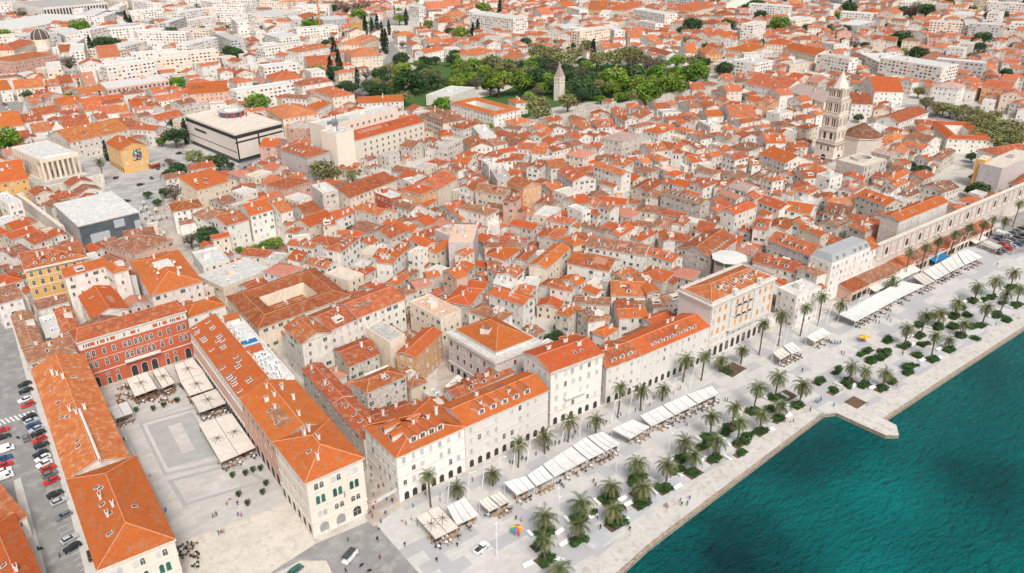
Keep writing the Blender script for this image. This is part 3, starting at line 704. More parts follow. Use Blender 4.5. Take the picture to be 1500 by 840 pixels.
# the drawn frames of the square
def frame(px, wd, z, mat):
    P = [gp(*p)[:2] for p in px]; 
    if sum(cross2(P[i], P[(i+1) % 4]) for i in range(4)) < 0: P = P[::-1]
    I = grow(P, -wd); mb = MB()
    for i in range(4): mb.poly([p3(P[i], z), p3(P[(i+1) % 4], z), p3(I[(i+1) % 4], z), p3(I[i], z)], mat)
    struct(mb.build('square_paving'))
    return I
frame([(203, 620), (285, 597), (340, 675), (240, 697)], 1.1, .019, 'pave_mid')
frame([(209, 622), (284, 600), (332, 670), (243, 692)], .9, .022, 'pave_pale')
area('square_paving', [(213, 624), (283, 604), (325, 665), (246, 686)], .020, 'pave_mid')
area('square_paving', [(246, 625), (265, 619), (285, 658), (267, 665)], .024, 'square_pave')
frame([(245, 704), (345, 678), (395, 705), (268, 742)], 1.3, .019, 'pave_mid')
frame([(170, 622), (178, 618), (250, 765), (243, 768)], .5, .021, 'pave_mid')
# park ground, roads by the park
area('lawn', [(515, 160), (545, 118), (600, 92), (690, 90), (800, 100), (900, 95), (1035, 108), (1040, 128), (965, 148), (900, 152), (862, 148), (800, 160), (760, 178), (690, 170), (600, 168)], .014, 'lawn')
area('park_path', [(640, 140), (700, 128), (735, 118), (760, 125), (720, 140), (650, 152)], .022, 'cream_pave')
area('park_path', [(600, 95), (612, 96), (598, 140), (590, 140)], .022, 'cream_pave')
area('road', [(800, 172), (845, 158), (960, 150), (1000, 148), (960, 156), (860, 168), (810, 182)], .018, 'street_pave')
area('road', [(572, 60), (600, 92), (575, 120), (520, 150), (500, 158), (540, 110), (565, 85)], .018, 'asphalt')
area('road', [(540, 30), (640, 5), (640, 14), (560, 45), (535, 48)], .018, 'asphalt')
area('park_path', [(530, 50), (600, 30), (600, 48), (585, 55), (535, 56)], .020, 'cream_pave')
area('road', [(140, 230), (260, 215), (300, 232), (245, 262), (225, 300), (185, 340), (160, 300), (150, 270), (70, 275), (48, 285), (60, 262)], .018, 'pale_plaza')
area('road', [(0, 145), (35, 150), (30, 185), (0, 182)], .018, 'asphalt')
area('road', [(200, 60), (232, 42), (226, 40), (205, 52)], .018, 'asphalt')
area('street_paving', [(205, 290), (235, 285), (270, 340), (300, 390), (330, 420), (470, 600), (535, 690), (525, 700), (440, 590), (330, 450), (300, 420), (240, 340)], .016, 'street_pave')
area('road', [(345, 243), (410, 220), (420, 235), (360, 258)], .018, 'asphalt')
area('car_park', [(1480, 375), (1455, 362), (1440, 350), (1500, 305), (1600, 280), (1620, 340)], .02, 'asphalt')
area('stadium_pitch', [(1040, 14), (1095, -6), (1130, -4), (1075, 20)], .02, 'pitch')

area('road', [(1310, 155), (1385, 150), (1500, 185), (1560, 210), (1500, 235), (1420, 190), (1330, 165)], .018, 'asphalt')
for px in ([(-60, 430), (18, 478), (52, 545), (145, 850), (150, 900), (-120, 900)], [(150, 560), (285, 525), (470, 800), (640, 870), (300, 900)], [(531, 672), (590, 672), (590, 745), (540, 775)],
           [(515, 160), (545, 118), (600, 88), (690, 88), (800, 90), (900, 85), (1035, 100), (1045, 128), (965, 150), (900, 156), (862, 170), (800, 185), (740, 205), (690, 170), (600, 168)],
           [(572, 60), (600, 92), (560, 130), (500, 158), (540, 110), (565, 85)], [(520, 50), (640, 0), (640, 14), (600, 55), (535, 60)], [(140, 230), (260, 215), (300, 232), (245, 262), (225, 300), (185, 340), (160, 300), (150, 270), (60, 285), (48, 262)],
           [(0, 145), (35, 150), (30, 185), (0, 182)], [(205, 285), (235, 280), (300, 385), (470, 595), (540, 690), (520, 705), (440, 595), (330, 455), (230, 340)], [(1040, 14), (1095, -6), (1130, -4), (1075, 20)],
           [(1300, 155), (1385, 145), (1500, 180), (1600, 210), (1500, 240), (1400, 195), (1320, 170)], [(345, 243), (412, 215), (425, 232), (360, 262)], [(1180, 200), (1240, 170), (1300, 215), (1300, 260), (1210, 260)],
           [(340, 345), (420, 340), (425, 372), (350, 385)], [(730, 470), (760, 500), (830, 500), (830, 470)], [(640, 520), (665, 520), (800, 600), (640, 590)], [(1330, 235), (1365, 225), (1370, 262), (1335, 265)], [(1385, 215), (1470, 220), (1470, 290), (1400, 300), (1370, 270)], [(640, 300), (700, 260), (600, 290)], [(262, 200), (345, 238), (420, 205), (432, 232), (350, 268), (255, 236)], [(505, 265), (520, 268), (628, 232), (640, 246), (530, 285), (508, 282)], [(112, 345), (205, 318), (215, 350), (130, 372)], [(48, 262), (118, 246), (130, 268), (50, 290)], [(150, 235), (215, 262), (240, 240), (240, 280), (150, 285)], [(20, 480), (50, 470), (110, 690), (90, 700)]): noarea(px)
NOBUILD.append([np.array(p) for p in ([gp(*p)[:2] for p in [(548, 772), (590, 742), (640, 716), (808, 638), (885, 605), (1045, 545), (1135, 505), (1215, 455), (1400, 372), (1500, 322), (1700, 245)]]+[gp(1900, 222)[:2], gp(1500, 482)[:2], gp(910, 840)[:2], gp(760, 960)[:2]])])
NOBUILD.append([np.array(p) for p in ((-500, -500), (3000, -500), (3000, float(gp(1500, 482)[1])), (float(gp(910, 840)[0]), float(gp(910, 840)[1]-5)), (-500, 60))])
NOBUILD.append([gp(*p)[:2] for p in [(545, 770), (1040, 540), (1215, 470), (1500, 340), (1700, 260), (1900, 222), (1500, 482)]])

# ------------------------------------------------------------------ buildings one can name
def custom(name, Q, desc, cat='building', label=None):
    Q = [np.array(q[:2], float) for q in Q]; cen = sum(Q)/len(Q)
    root = empty(name, (cen[0], cen[1], 0)); FOOT.append((Q[:4], 12)); thing(root, desc, cat, None, label); return root, Q
def sub(mb, name, root): return mb.build(name, root, root.location)
def wplace(root, A, B, t, z, me, name='window', out=.004):
    """component on the wall line A-B at t metres from A"""
    u = (B-A)/np.linalg.norm(B-A); n = np.array([u[1], -u[0]]); p = A+u*t+n*out
    return inst(name, me, root, np.array([p[0], p[1], z])-np.array(root.location), math.atan2(u[1], u[0]))

# prokurative: left wing
QA1 = quad_from((99, 703), (47, 541), (195, 684), 15.5)
building(QA1, 15.5, 'g2', 'w', 'a', nd=0, nk=10, nc=6, top=4, style='S', label='long wing with mottled orange roof beside the row of parked cars', name='house', cat='palace wing', slope=.42)
QA2 = quad_from((143, 835), (99, 703), (255, 790), 16)
A2 = building(QA2, 16, 'h', 'k', 'o', nk=6, nc=3, top=0, label='end pavilion of the long wing with smooth orange roof and green shutters', cat='palace wing', slope=.42, nowin=True)
def pavilion_front(root, Q, h, green=(1,)):
    A, B = Q[0], Q[1]; L = np.linalg.norm(B-A)
    rows = [h-2.6, h-7.0, h-11.6, 2.0]
    for r, z in enumerate(rows[:3]):
        for k in range(3):
            c = L*(.2+.3*k)
            for s in (-.75, .75):
                wplace(root, A, B, c+s, z, win('arch' if r != 1 else 'archshut', 1.05, (1.9, 2.6, 1.7)[r], 'shut_g') if r == 1 or rnd() < .5 else win('archshut', 1.05, (1.9, 2.6, 1.7)[r], 'shut_w'))
            if r != 1: wplace(root, A, B, c, z, win('arch', .2, .2)) if False else None
    for k in range(3): wplace(root, A, B, L*(.2+.3*k), 2.1, win('arch', 2.3, 3.6) if k == 2 else win('archshut', 2.5, 3.6, 'gate_grey'), 'gate')
    for s, (a, b) in ((3, (Q[3], Q[0])),):
        L = np.linalg.norm(b-a)
        for z, k in ((h-2.6, 'archshut'), (h-7, 'archshut'), (h-11.6, 'archshut'), (2.0, 'archdark')):
            n = int(L/3)
            for i in range(n): wplace(root, a, b, (i+.5)*L/n, z, win(k, 1.0 if k != 'archdark' else 1.5, 1.9 if k != 'archdark' else 3.2, 'shut_w'))
    mb = MB()
    for z, hh, o in ((h-.55, .5, .3), (h-4.6, .22, .12), (h-9.4, .22, .12), (4.5, .3, .16), (0, .9, .1)):
        G = grow(Q, o)
        for i in range(4):
            j = (i+1) % 4; mb.poly([p3(G[i], z), p3(G[j], z), p3(G[j], z+hh), p3(G[i], z+hh)], 'trim')
            mb.poly([p3(G[i], z+hh), p3(G[j], z+hh), p3(Q[j], z+hh), p3(Q[i], z+hh)], 'trim'); mb.poly([p3(Q[i], z), p3(Q[j], z), p3(G[j], z), p3(G[i], z)], 'trim')
    sub(mb, 'cornice', root)

pavilion_front(A2, QA2, 16)
# white fire wall between the two roofs
mb = MB(); a, b = lerp(QA2[3], QA2[2], .5), lerp(QA1[3], QA1[2], .52)
mb.tube(p3(lerp(a, b, -.02), 19.6), p3(lerp(a, b, .42), 18.9), .35, .35, 4, 'wall_w'); sub(mb, 'roof_coping', A2)

# red palace
QR = quad_from((114, 503), 9.5, (271, 457), 18.6)
rd, QR = custom('red_palace', QR, '', 'palace', 'red palace facade with white framed arched windows closing the paved square')
mw = MB(); mw.prism(QR, -.3, 18.2, 'wall_r', top=False)
G = grow(QR, .02); sub(mw, 'wall', rd)
mt = MB()
def band(mb, Q, z, hh, o, mat='trim', sides=range(4)):
    G = grow(Q, o)
    for i in sides:
        j = (i+1) % 4; mb.poly([p3(G[i], z), p3(G[j], z), p3(G[j], z+hh), p3(G[i], z+hh)], mat)
        mb.poly([p3(G[i], z+hh), p3(G[j], z+hh), p3(Q[j], z+hh), p3(Q[i], z+hh)], mat); mb.poly([p3(Q[i], z), p3(Q[j], z), p3(G[j], z), p3(G[i], z)], mat)
band(mt, QR, 15.6, 3.2, .12); band(mt, QR, 18.6, .5, .55); band(mt, QR, 5.6, .3, .14); band(mt, QR, 10.6, .12, .08); sub(mt, 'cornice', rd)
mr = MB(); G = grow(QR, .6); M1, M2 = lerp(G[3], G[0], .45), lerp(G[1], G[2], .45)
roof_gable(mr, MB(), [q for q in grow(QR, .3)], 19.05, 2.6, 'roof_m', 'wall_r', .3, hip=.06); mr.seed = 3; sub(mr, 'roof', rd)
A, B = QR[0], QR[1]; L = np.linalg.norm(B-A); s = L/31.0
mp_ = MB(); u = (B-A)/L; nn = np.array([u[1], -u[0]])
for t in (3.5, 6.3, 9.2, 15, 21.5, 24.4, 28.6):
    mp_ = MB(); c = A+u*t*s+nn*.14; mp_.poly([p3(c-u*.8, 16.2), p3(c+u*.8, 16.2), p3(c+u*.8, 17.5), p3(c-u*.8, 17.5)], 'wall_r'); sub(mp_, 'attic_panel', rd)
for t in (1.2, 1.9, 2.5, 5.0, 7.8, 12.5, 16.6, 22.9, 26.2, 26.8, 27.4, 30): wplace(rd, A, B, t*s, 16.9, win('dark', .35, 1.2), out=.13)
for z, hh in ((13.2, 1.9), (8.9, 1.9)):
    for t in (1.7, 3.2, 6.2, 8.9, 12, 13.4, 15.2, 16.6, 18.4, 19.8, 22.4, 25, 28.2, 29.7): wplace(rd, A, B, t*s, z, win('arch', .95, hh+.4))
for t in (13.0, 16.0, 19.0): wplace(rd, A, B, t*s, 2.15, win('archdark', 2.0, 4.1), 'portal')
for t in (2.2, 29.4): wplace(rd, A, B, t*s, 2.15, win('archdark', 2.0, 4.1), 'portal')
for t in (5.6, 8.3, 23, 25.5): wplace(rd, A, B, t*s, 1.35, win('shut', 1.1, 2.4, 'shut_g'), 'door')
for t in (5.6, 8.3, 23, 25.5):
    wplace(rd, A, B, t*s, 4.2, win('arch', .9, .9))
mb = MB(); c = A+u*16*s; mb.box(p3(c+nn*.75, 6.6), 10.5*s, 1.4, .25, 'wall_w', math.atan2(u[1], u[0]), nobot=False)
mb.box(p3(c+nn*1.4, 6.85), 10.5*s, .12, .9, 'wall_w', math.atan2(u[1], u[0])); sub(mb, 'balcony', rd)

# right wing of the square: tiled slope on the square side, flat terrace on the street side
P0, P1 = gp(277, 482, 15.5)[:2], gp(403, 652, 15.5)[:2]
e = (P1-P0)/np.linalg.norm(P1-P0); nE = np.array([-e[1], e[0]])          # east
WD = float((gp(436, 562, 15.5)[:2]-P0)@nE); LN = float((gp(350, 584, 15.5)[:2]-P0)@e); LT = np.linalg.norm(P1-P0)
Qn = [P0+e*LN, P0+e*LN+nE*WD, P0+nE*WD, P0]
wn, Qn = custom('palace_wing', Qn, '', 'palace wing', 'long wing with skylit orange slope and white roof terrace with blue panels')
mw = MB(); H1 = 15.5; mw.prism(Qn, -.3, H1, 'wall_w', top=False); sub(mw, 'wall', wn)
mr = MB(); mr.seed = 9; k = .56; G = [P0-nE*.4, P0+e*LN-nE*.4, P0+e*LN+nE*WD*k, P0+nE*WD*k]
mr.slope(p3(G[0]+e*-.2, H1+.05), p3(G[1], H1+.05), p3(G[2], H1+3.3), p3(G[3], H1+3.3), 'roof_o')
mr.poly([p3(G[0], H1+.05), p3(G[0], H1-.2), p3(G[1], H1-.2), p3(G[1], H1+.05)], 'trim')
mr.poly([p3(G[3], H1-.2), p3(G[3], H1+3.3), p3(G[2], H1+3.3), p3(G[2], H1-.2)], 'wall_w'); mr.poly([p3(G[2], H1-.2), p3(G[1], H1-.2), p3(G[1], H1+.05), p3(G[2], H1+3.3)], 'wall_w'); mr.poly([p3(G[0], H1-.2), p3(G[3], H1-.2), p3(G[3], H1+3.3), p3(G[0], H1+.05)], 'wall_w')
sub(mr, 'roof', wn)
T = [P0+nE*WD*k+e*.2, P0+nE*WD*k+e*LN, P0+nE*WD+e*LN, P0+nE*WD+e*.2]
mt = MB(); mt.poly([p3(q, H1+.4) for q in T][::1], 'deck_w'); 
for i in (1, 2, 3):
    a, b = T[i], T[(i+1) % 4]; c = (a+b)/2; mt.box(p3(c, H1-.2), np.linalg.norm(b-a), .3, 1.3, 'wall_w', math.atan2(b[1]-a[1], b[0]-a[0]))
sub(mt, 'terrace', wn)
for t, w_ in ((.42, 2.3), (.50, 2.3)):
    mb = MB(); c = P0+e*LN*t+nE*WD*.78; mb.box(p3(c, H1+.45), w_, WD*.34, .35, 'cloth_b', math.atan2(e[1], e[0])); sub(mb, 'blue_panel', wn)
for t, v in ((.1, .8), (.6, .72)):
    mb = MB(); c = P0+e*LN*t+nE*WD*v; an = math.atan2(e[1], e[0]); mb.box(p3(c, H1+.4), 2.6, 4.6, 1.9, 'wall_w', an); mb.seed = 5
    f = [c+e*a_*1.6+nE*b_*2.7 for a_, b_ in ((-1, -1), (1, -1), (1, 1), (-1, 1))]; mb.slope(p3(f[1], H1+2.3), p3(f[2], H1+2.3), p3(f[3], H1+3.3), p3(f[0], H1+3.3), 'roof_o'); sub(mb, 'stair_hut', wn)
for i in range(26):
    t, v = U(.62, .97), U(.64, .95); p = P0+e*LN*t+nE*WD*v; inst('air_conditioner', aircon(), wn, np.array([p[0], p[1], H1+.42])-np.array(wn.location), math.atan2(e[1], e[0])+random.choice((0, 1.57)), (1.3, 1.3, U(1, 1.7)))
for i in range(8):
    t, v = U(.03, .6), U(.64, .95); p = P0+e*LN*t+nE*WD*v; inst('air_conditioner', aircon(), wn, np.array([p[0], p[1], H1+.42])-np.array(wn.location), math.atan2(e[1], e[0]), (1.2, 1.2, 1.2))
sk = skylight(.7, 1.5, .36); wa = math.atan2(e[1], e[0])
for i in range(34):
    t = .03+.94*i/34; v = random.choice((.1, .16, .5, .62)); p = P0+e*(LN*t)+nE*(WD*k*v-.0)
    if .45 < t < .6: continue
    inst('skylight', sk, wn, np.array([p[0], p[1], H1+.05+3.25*(v*WD*k+.4)/(WD*k+.4)+.05])-np.array(wn.location), wa)
for i in range(12):
    p = P0+e*LN*((i+.5)/12)+nE*WD*(k+.02); inst('chimney', chimney(i % 3), wn, np.array([p[0], p[1], H1+1.9])-np.array(wn.location), wa)
def arcade(root, A, B, rows, n, d='archdark', wd=1.9, dz=3.6):
    L = np.linalg.norm(B-A)
    for i in range(n):
        for z, kind, ww, hh, sh in rows: wplace(root, A, B, (i+.5)*L/n, z, win(kind, ww, hh, sh), 'window' if z > 4 else 'arch')
arcade(wn, P0, P0+e*LN, [(13, 'archshut', .9, 1.6, 'shut_w'), (8.6, 'archshut', 1.0, 2.0, 'wall_p'), (2.2, 'archdark', 2.1, 3.9, 'shut_w')], 22)
mb = MB()
for z in (4.9, 5.4, 10.6, 14.6):
    a, b = P0-nE*.12, P0+e*LN-nE*.12; mb.box(p3((a+b)/2, z), np.linalg.norm(b-a), .24, .22 if z != 14.6 else .5, 'trim', math.atan2(e[1], e[0]), nobot=False)
a, b = P0-nE*.05, P0+e*LN-nE*.05; 
for z0_, z1_ in ((5.7, 10.5),): mb.poly([p3(a, z0_), p3(b, z0_), p3(b, z1_), p3(a, z1_)], 'wall_p')
sub(mb, 'cornice', wn)
Qm = [P1, P1+nE*WD, P0+e*LN+nE*WD, P0+e*LN]
mid_ = building(Qm, 15.4, 'g2', 'p', 'o', nk=2, nc=9, top=0, nowin=True, label='wing section with dense white chimneys on its orange roof', cat='palace wing', slope=.40, over=.3)
arcade(mid_, P0+e*(LN+.1), P1, [(13, 'archshut', .9, 1.6, 'shut_g'), (8.6, 'archshut', 1.0, 2.0, 'wall_p'), (2.2, 'archdark', 2.1, 3.9, 'shut_w')], 7)
QB = quad_from((448, 707), (402, 648), (531, 671), 18.6)
bb = building(QB, 18.6, 'h', 'k', 'o', nk=1, nc=4, nowin=True, label='cream corner pavilion with hipped orange roof and green shutters at the promenade', cat='palace', slope=.42, over=.45)
pavilion_front(bb, QB, 18.6)
mb = MB(); pA = QB[0]+(QB[1]-QB[0])*.58; u = (QB[1]-QB[0])/np.linalg.norm(QB[1]-QB[0]); n_ = np.array([u[1], -u[0]])
mb.tube(p3(pA, 10.2), p3(pA+n_*1.6, 12.4), .05, .05, 5, 'metal_w')
for q, cc in enumerate(('cloth_b', 'cloth_w', 'cloth_r')):
    a = pA+n_*(.9+.22*q); mb.poly([p3(a, 11.2+.3*q), p3(a+n_*.22, 11.5+.3*q), p3(a+n_*.22+u*.1, 9.5+.3*q), p3(a+u*.1, 9.2+.3*q)], cc)
sub(mb, 'flag', bb)
# connector behind the red palace
building(quad_from((274, 466), 10, (330, 447), 15), 15, 'h', 'w', 'o', nk=0, nc=1, top=1, label='link building under an orange roof behind the red palace corner', cat='palace wing')
# courtyard houses
Qc = quad_from((222.3, 433.7), (191.6, 383.5), (296, 413), 14)
cb = building(Qc, 14, 'h', 'w', 'o', nk=6, nc=4, label='square house with orange hipped roof around a white glazed light shaft', cat='building', hipf=.62, slope=.3)
mb = MB(); c = sum(Qc)/4; mb.box(p3(c+np.array([0, 1.5]), 14.8), 6.5, 6.5, 2.6, 'wall_w', .1, top='deck_w'); sub(mb, 'light_shaft', cb)
for i in range(5):
    p = bil(Qc, U(.3, .8), U(.3, .6)); inst('satellite_dish', dish(), cb, np.array([p[0], p[1], 16.0])-np.array(cb.location), U(-1, .5))
Qk = quad_from((378.4, 481.8), (332, 434.5), (512.5, 433), 10)
kb = building(Qk, 10, 'c', 'c', 'm', nk=0, nc=5, label='long low block with tiled wings around an inner court', cat='building', top=3, over=.4)
I = grow(Qk, -min(np.linalg.norm(Qk[1]-Qk[0]), np.linalg.norm(Qk[2]-Qk[1]))*.29-1.2)
mb = MB(); mw2 = MB()
for a_, b_ in ((.05, .45), (.55, .95)):
    q = [bil(I, a_, .1), bil(I, b_, .1), bil(I, b_, .9), bil(I, a_, .9)]; roof_gable(mb, mw2, q, 6.0, 1.5, 'roof_m', 'wall_w', .2, hip=.2); mw2.prism(q, 3.2, 6.0, 'wall_w', top=False)
sub(mb, 'court_roof', kb); sub(mw2, 'court_wall', kb)
# yellow curved building
Qy = quad_from((37, 395), (0, 377), (126, 376), 19)
yb = building(Qy, 19, 'h', 'y', 'm', nk=8, nc=4, nowin=True, label='ornate yellow building with curved corner and mottled terracotta roof', cat='palace', hipf=.55, slope=.26, over=.5)
for a, b in ((Qy[0], Qy[1]), (Qy[3], Qy[0])):
    L = np.linalg.norm(b-a); n = int(L/3.1)
    for r, z in enumerate((16.5, 12.6, 8.6, 2.2)):
        for i in range(n): wplace(yb, a, b, (i+.5)*L/n, z, win('glass', 1.05, 1.9) if rnd() < .5 else win('arch', 1.1, 2.1) if r != 3 else win('archdark', 1.5, 2.8))
mb = MB(); band(mb, Qy, 18.2, .7, .6); band(mb, Qy, 14.6, .25, .15); band(mb, Qy, 10.6, .3, .2); band(mb, Qy, 5.2, .35, .25); sub(mb, 'cornice', yb)
for i in range(5): put_on_slope(yb, Qy if np.linalg.norm(Qy[1]-Qy[0]) > np.linalg.norm(Qy[2]-Qy[1]) else [Qy[1], Qy[2], Qy[3], Qy[0]], 19, 2.6, 0, .18+.15*i, .2, dormer('roof_m', 1.5, 'wall_w'), 'dormer')

# promenade front row
Qf = quad_from((580.5, 670.5), (534, 625), (680, 626), 15.6)
f1 = building(Qf, 15.6, 'h', 'n', 'o', nd=4, dw=2.5, nk=2, nc=3, style='S', top=4, sp=3.0, fh=3.7, ground='archdark', label='white four-storey corner block with five dormers facing the cafe canopies', cat='building', hipf=.75, slope=.40)
put = [(3, .38), (3, .62)]
for s_, u_ in put: put_on_slope(f1, Qf if np.linalg.norm(Qf[1]-Qf[0]) >= np.linalg.norm(Qf[2]-Qf[1]) else [Qf[1], Qf[2], Qf[3], Qf[0]], 15.6, 3.4, s_, u_, .2, dormer('roof_o', 2.5), 'dormer')
mb = MB(); [band(mb, Qf, z, .25, .12, sides=(0, 3)) for z in (4.6, 8.2, 11.9)]; band(mb, Qf, 15.0, .5, .25, sides=(0, 3)); sub(mb, 'cornice', f1)
Qf2 = quad_from((680.6, 625.6), 13, (803, 572), 15.4)
f2 = building(Qf2, 15.4, 'g1', 'n', 'o', nd=5, dw=2.3, nk=3, nc=3, style='S', top=4, sp=3.0, fh=3.7, ground='archdark', label='long white block with wedge dormers between the corner block and the tall facade', cat='building', slope=.42)
mb = MB(); [band(mb, Qf2, z, .25, .12, sides=(0,)) for z in (4.6, 8.2, 11.9)]; sub(mb, 'cornice', f2)
# light-coloured wing behind with small courtyard roofs
building(quad_from((668, 583), 6, (752, 546), 10), 10, 'g1', 'w', 'm', nd=3, nk=2, nc=2, top=1, label='lower tiled range right behind the long white promenade block', cat='building')
Qd = quad_from((807, 547), 15, (883, 519), 20)
fd = building(Qd, 20, 'g1', 'n', 'o', nk=2, nc=3, style='S', top=5, sp=3.2, fh=4, ground='archdark', label='tall white facade with balconies and flags above the promenade palms', cat='building', slope=.34)
mb = MB(); band(mb, Qd, 19.3, .9, .35, sides=(0,)); sub(mb, 'cornice', fd); mb = MB(); band(mb, Qd, 4.8, .3, .2, sides=(0, 3)); sub(mb, 'cornice', fd)
mb = MB(); A, B = Qd[0], Qd[1]; u = (B-A)/np.linalg.norm(B-A); n_ = np.array([u[1], -u[0]]); c = A+u*np.linalg.norm(B-A)*.45
mb.box(p3(c+n_*.7, 8.8), 8, 1.3, .22, 'trim', math.atan2(u[1], u[0]), nobot=False); mb.box(p3(c+n_*1.3, 9.0), 8, .07, .9, 'metal_w', math.atan2(u[1], u[0])); sub(mb, 'balcony', fd)
Qe1 = quad_from((889, 540), 12.5, (941, 520.5), 14)
building(Qe1, 14, 'g1', 'n', 'm', nd=3, nk=0, nc=2, style='S', top=4, sp=3.0, fh=3.5, ground='archdark', label='white block with darker terracotta roof and three tall dormers', cat='building')
Qe2 = quad_from((941.5, 520), 12.5, (1040, 478), 14.2)
building(Qe2, 14.2, 'g1', 'n', 'o', nd=8, nk=0, nc=3, style='S', top=4, sp=3.0, fh=3.5, ground='archdark', label='cream block with a row of eight small dormers', cat='building')
Qg = quad_from((1043, 446), 15, (1135, 406), 23)
fg, Qg = custom('palace', Qg, '', 'palace', 'tall ornate white palace with orange shutters and balconies')
mw = MB(); mw.prism(Qg, -.3, 23.4, 'wall_n', top=False); sub(mw, 'wall', fg)
mr = MB(); mr.seed = 4; roof_gable(mr, mw, grow(Qg, -1.2), 23.2, 2.8, 'roof_m', 'wall_w', .3, hip=.2); mr.poly([p3(q, 23.1) for q in grow(Qg, -.1)], 'deck_w'); sub(mr, 'roof', fg)
mb = MB(); band(mb, Qg, 22.0, .7, .7); band(mb, Qg, 23.0, 1.0, .1); band(mb, Qg, 8.4, .3, .2, sides=(0, 3)); band(mb, Qg, 5.2, .35, .3, sides=(0, 3)); sub(mb, 'cornice', fg)
A, B = Qg[0], Qg[1]; L = np.linalg.norm(B-A); u = (B-A)/L; n_ = np.array([u[1], -u[0]]); an = math.atan2(u[1], u[0]); n = 11
for i in range(n):
    t = (i+.5)*L/n
    for z, hh, kk in ((19.4, 2.0, 'shut'), (15.2, 2.4, 'shut'), (10.8, 2.2, 'shut'), (6.9, 1.2, 'shut')): wplace(fg, A, B, t, z, win(kk, 1.1, hh, 'shut_o' if rnd() < .8 and z > 8 else 'shut_w'))
    wplace(fg, A, B, t, 2.4, win('archdark' if i % 3 else 'arch', 1.8, 3.8), 'portal')
for i in (4, 5, 6):
    for z in (17.9, 13.6): 
        mb = MB(); c = A+u*(i+.5)*L/n; mb.box(p3(c+n_*.55, z), 2.0, 1.0, .18, 'trim', an, nobot=False); mb.box(p3(c+n_*1.0, z+.18), 2.0, .08, .8, 'metal_d', an); sub(mb, 'balcony', fg)
mb = MB()
for i in (0, 3.5, 7.5, 11): mb = MB(); mb.box(p3(A+u*min(max(i*L/n, .6), L-.6)+n_*.2, 5.6), 1.0, .5, 16.6, 'trim', an); sub(mb, 'pilaster', fg)
mb = MB(); c = A+u*5.5*L/n; mb.box(p3(c+n_*.9, 8.9), 15*L/34, 1.6, .3, 'trim', an, nobot=False); mb.box(p3(c+n_*1.65, 9.2), 15*L/34, .1, .9, 'trim', an); sub(mb, 'long_balcony', fg)
for t_, m_ in ((.25, 1), (.5, 0), (.66, 1), (.85, 0)): put_on_slope(fg, grow(Qg, -1.2), 23.3, 2.8, 0, t_, .5, chimney(m_), 'chimney')
for i in range(9): put_on_slope(fg, grow(Qg, -1.2), 23.35, 2.8, 0, .22+.07*i, .4 if i % 2 else .6, skylight(1.0, 1.7, .37), 'skylight')
mb = MB()
for t_ in (.34, .74):
    mb = MB(); c = A+u*L*t_+n_*.05; mb.box(p3(c, 23.6), 2.0, 1.4, 1.7, 'trim', an); sub(mb, 'attic_block', fg)
# grey-lilac block with the roof set back
Ql = quad_from((725, 528), (656, 487), (794, 501), 16)
lb, Ql = custom('palace', Ql, '', 'building', 'lilac-grey block with white cornice and a set-back orange hipped roof')
mw = MB(); mw.prism(Ql, -.3, 16, 'wall_l', top=False); sub(mw, 'wall', lb)
mb = MB(); band(mb, Ql, 14.6, 1.3, .5); band(mb, Ql, 4.4, .35, .2, sides=(0, 3)); mb.poly([p3(q, 15.95) for q in grow(Ql, .3)], 'deck_w'); sub(mb, 'cornice', lb)
mr = MB(); mr.seed = 8; q = grow(Ql, -2.4); q = q if np.linalg.norm(q[1]-q[0]) > np.linalg.norm(q[2]-q[1]) else [q[1], q[2], q[3], q[0]]
mr2 = MB(); mr2.prism(q, 15.9, 17.4, 'wall_w', top=False); sub(mr2, 'attic_wall', lb)
roof_gable(mr, MB(), q, 17.4, 4.6, 'roof_o', 'wall_w', .5, hip=.4); sub(mr, 'roof', lb)
mb = MB(); c = sum(q)/4+np.array([-3, 0]); mb.box(p3(c, 18.5), 4.2, 3.4, 2.6, 'wall_w', .5, top='roof_b'); sub(mb, 'roof_hut', lb)
for a, b in ((Ql[0], Ql[1]), (Ql[3], Ql[0])):
    L = np.linalg.norm(b-a); n = max(2, int(L/3.2))
    for i in range(n):
        for z in (12.2, 8.0): wplace(lb, a, b, (i+.5)*L/n, z, win('shut', 1.05, 1.9, 'shut_w') if rnd() < .65 else win('shut', 1.05, 1.9, 'shut_b'))
        wplace(lb, a, b, (i+.5)*L/n, 2.0, win('dark', 1.7, 3.0), 'shop_window')

# colonnaded white gallery, upper left
Qg2 = quad_from((58, 236), (16, 217), (114, 225), 13)
gl, Qg2 = custom('gallery', Qg2, '', 'gallery', 'pale stone gallery with tall square columns and a flat white roof')
mw = MB(); inner_ = [Qg2[0]+(Qg2[3]-Qg2[0])*.16, Qg2[1]+(Qg2[2]-Qg2[1])*.16, Qg2[2], Qg2[3]]
mw.prism(inner_, -.3, 11.4, 'wall_c', top=False); mw.prism(Qg2, 11.2, 13.6, 'wall_c', top=False, bot=True); mw.poly([p3(q, 13.0) for q in grow(Qg2, -.3)], 'deck_w')
mw.prism(grow(Qg2, -3.5), 13.0, 14.0, 'wall_w', top='deck_w'); G = grow(Qg2, -.3)
for i in range(4): j = (i+1) % 4; mw.poly([p3(G[j], 13.0), p3(G[i], 13.0), p3(G[i], 13.6), p3(G[j], 13.6)], 'wall_c'); mw.poly([p3(Qg2[i], 13.6), p3(Qg2[j], 13.6), p3(G[j], 13.6), p3(G[i], 13.6)], 'wall_c')
sub(mw, 'wall', gl)
A, B = Qg2[0], Qg2[1]; L = np.linalg.norm(B-A); u = (B-A)/L; n_ = np.array([-u[1], u[0]]); an = math.atan2(u[1], u[0])
cm = MB(); cm.box((0, 0, 0), 1.3, 1.3, 11.3, 'wall_c'); cm = cm.data('column')
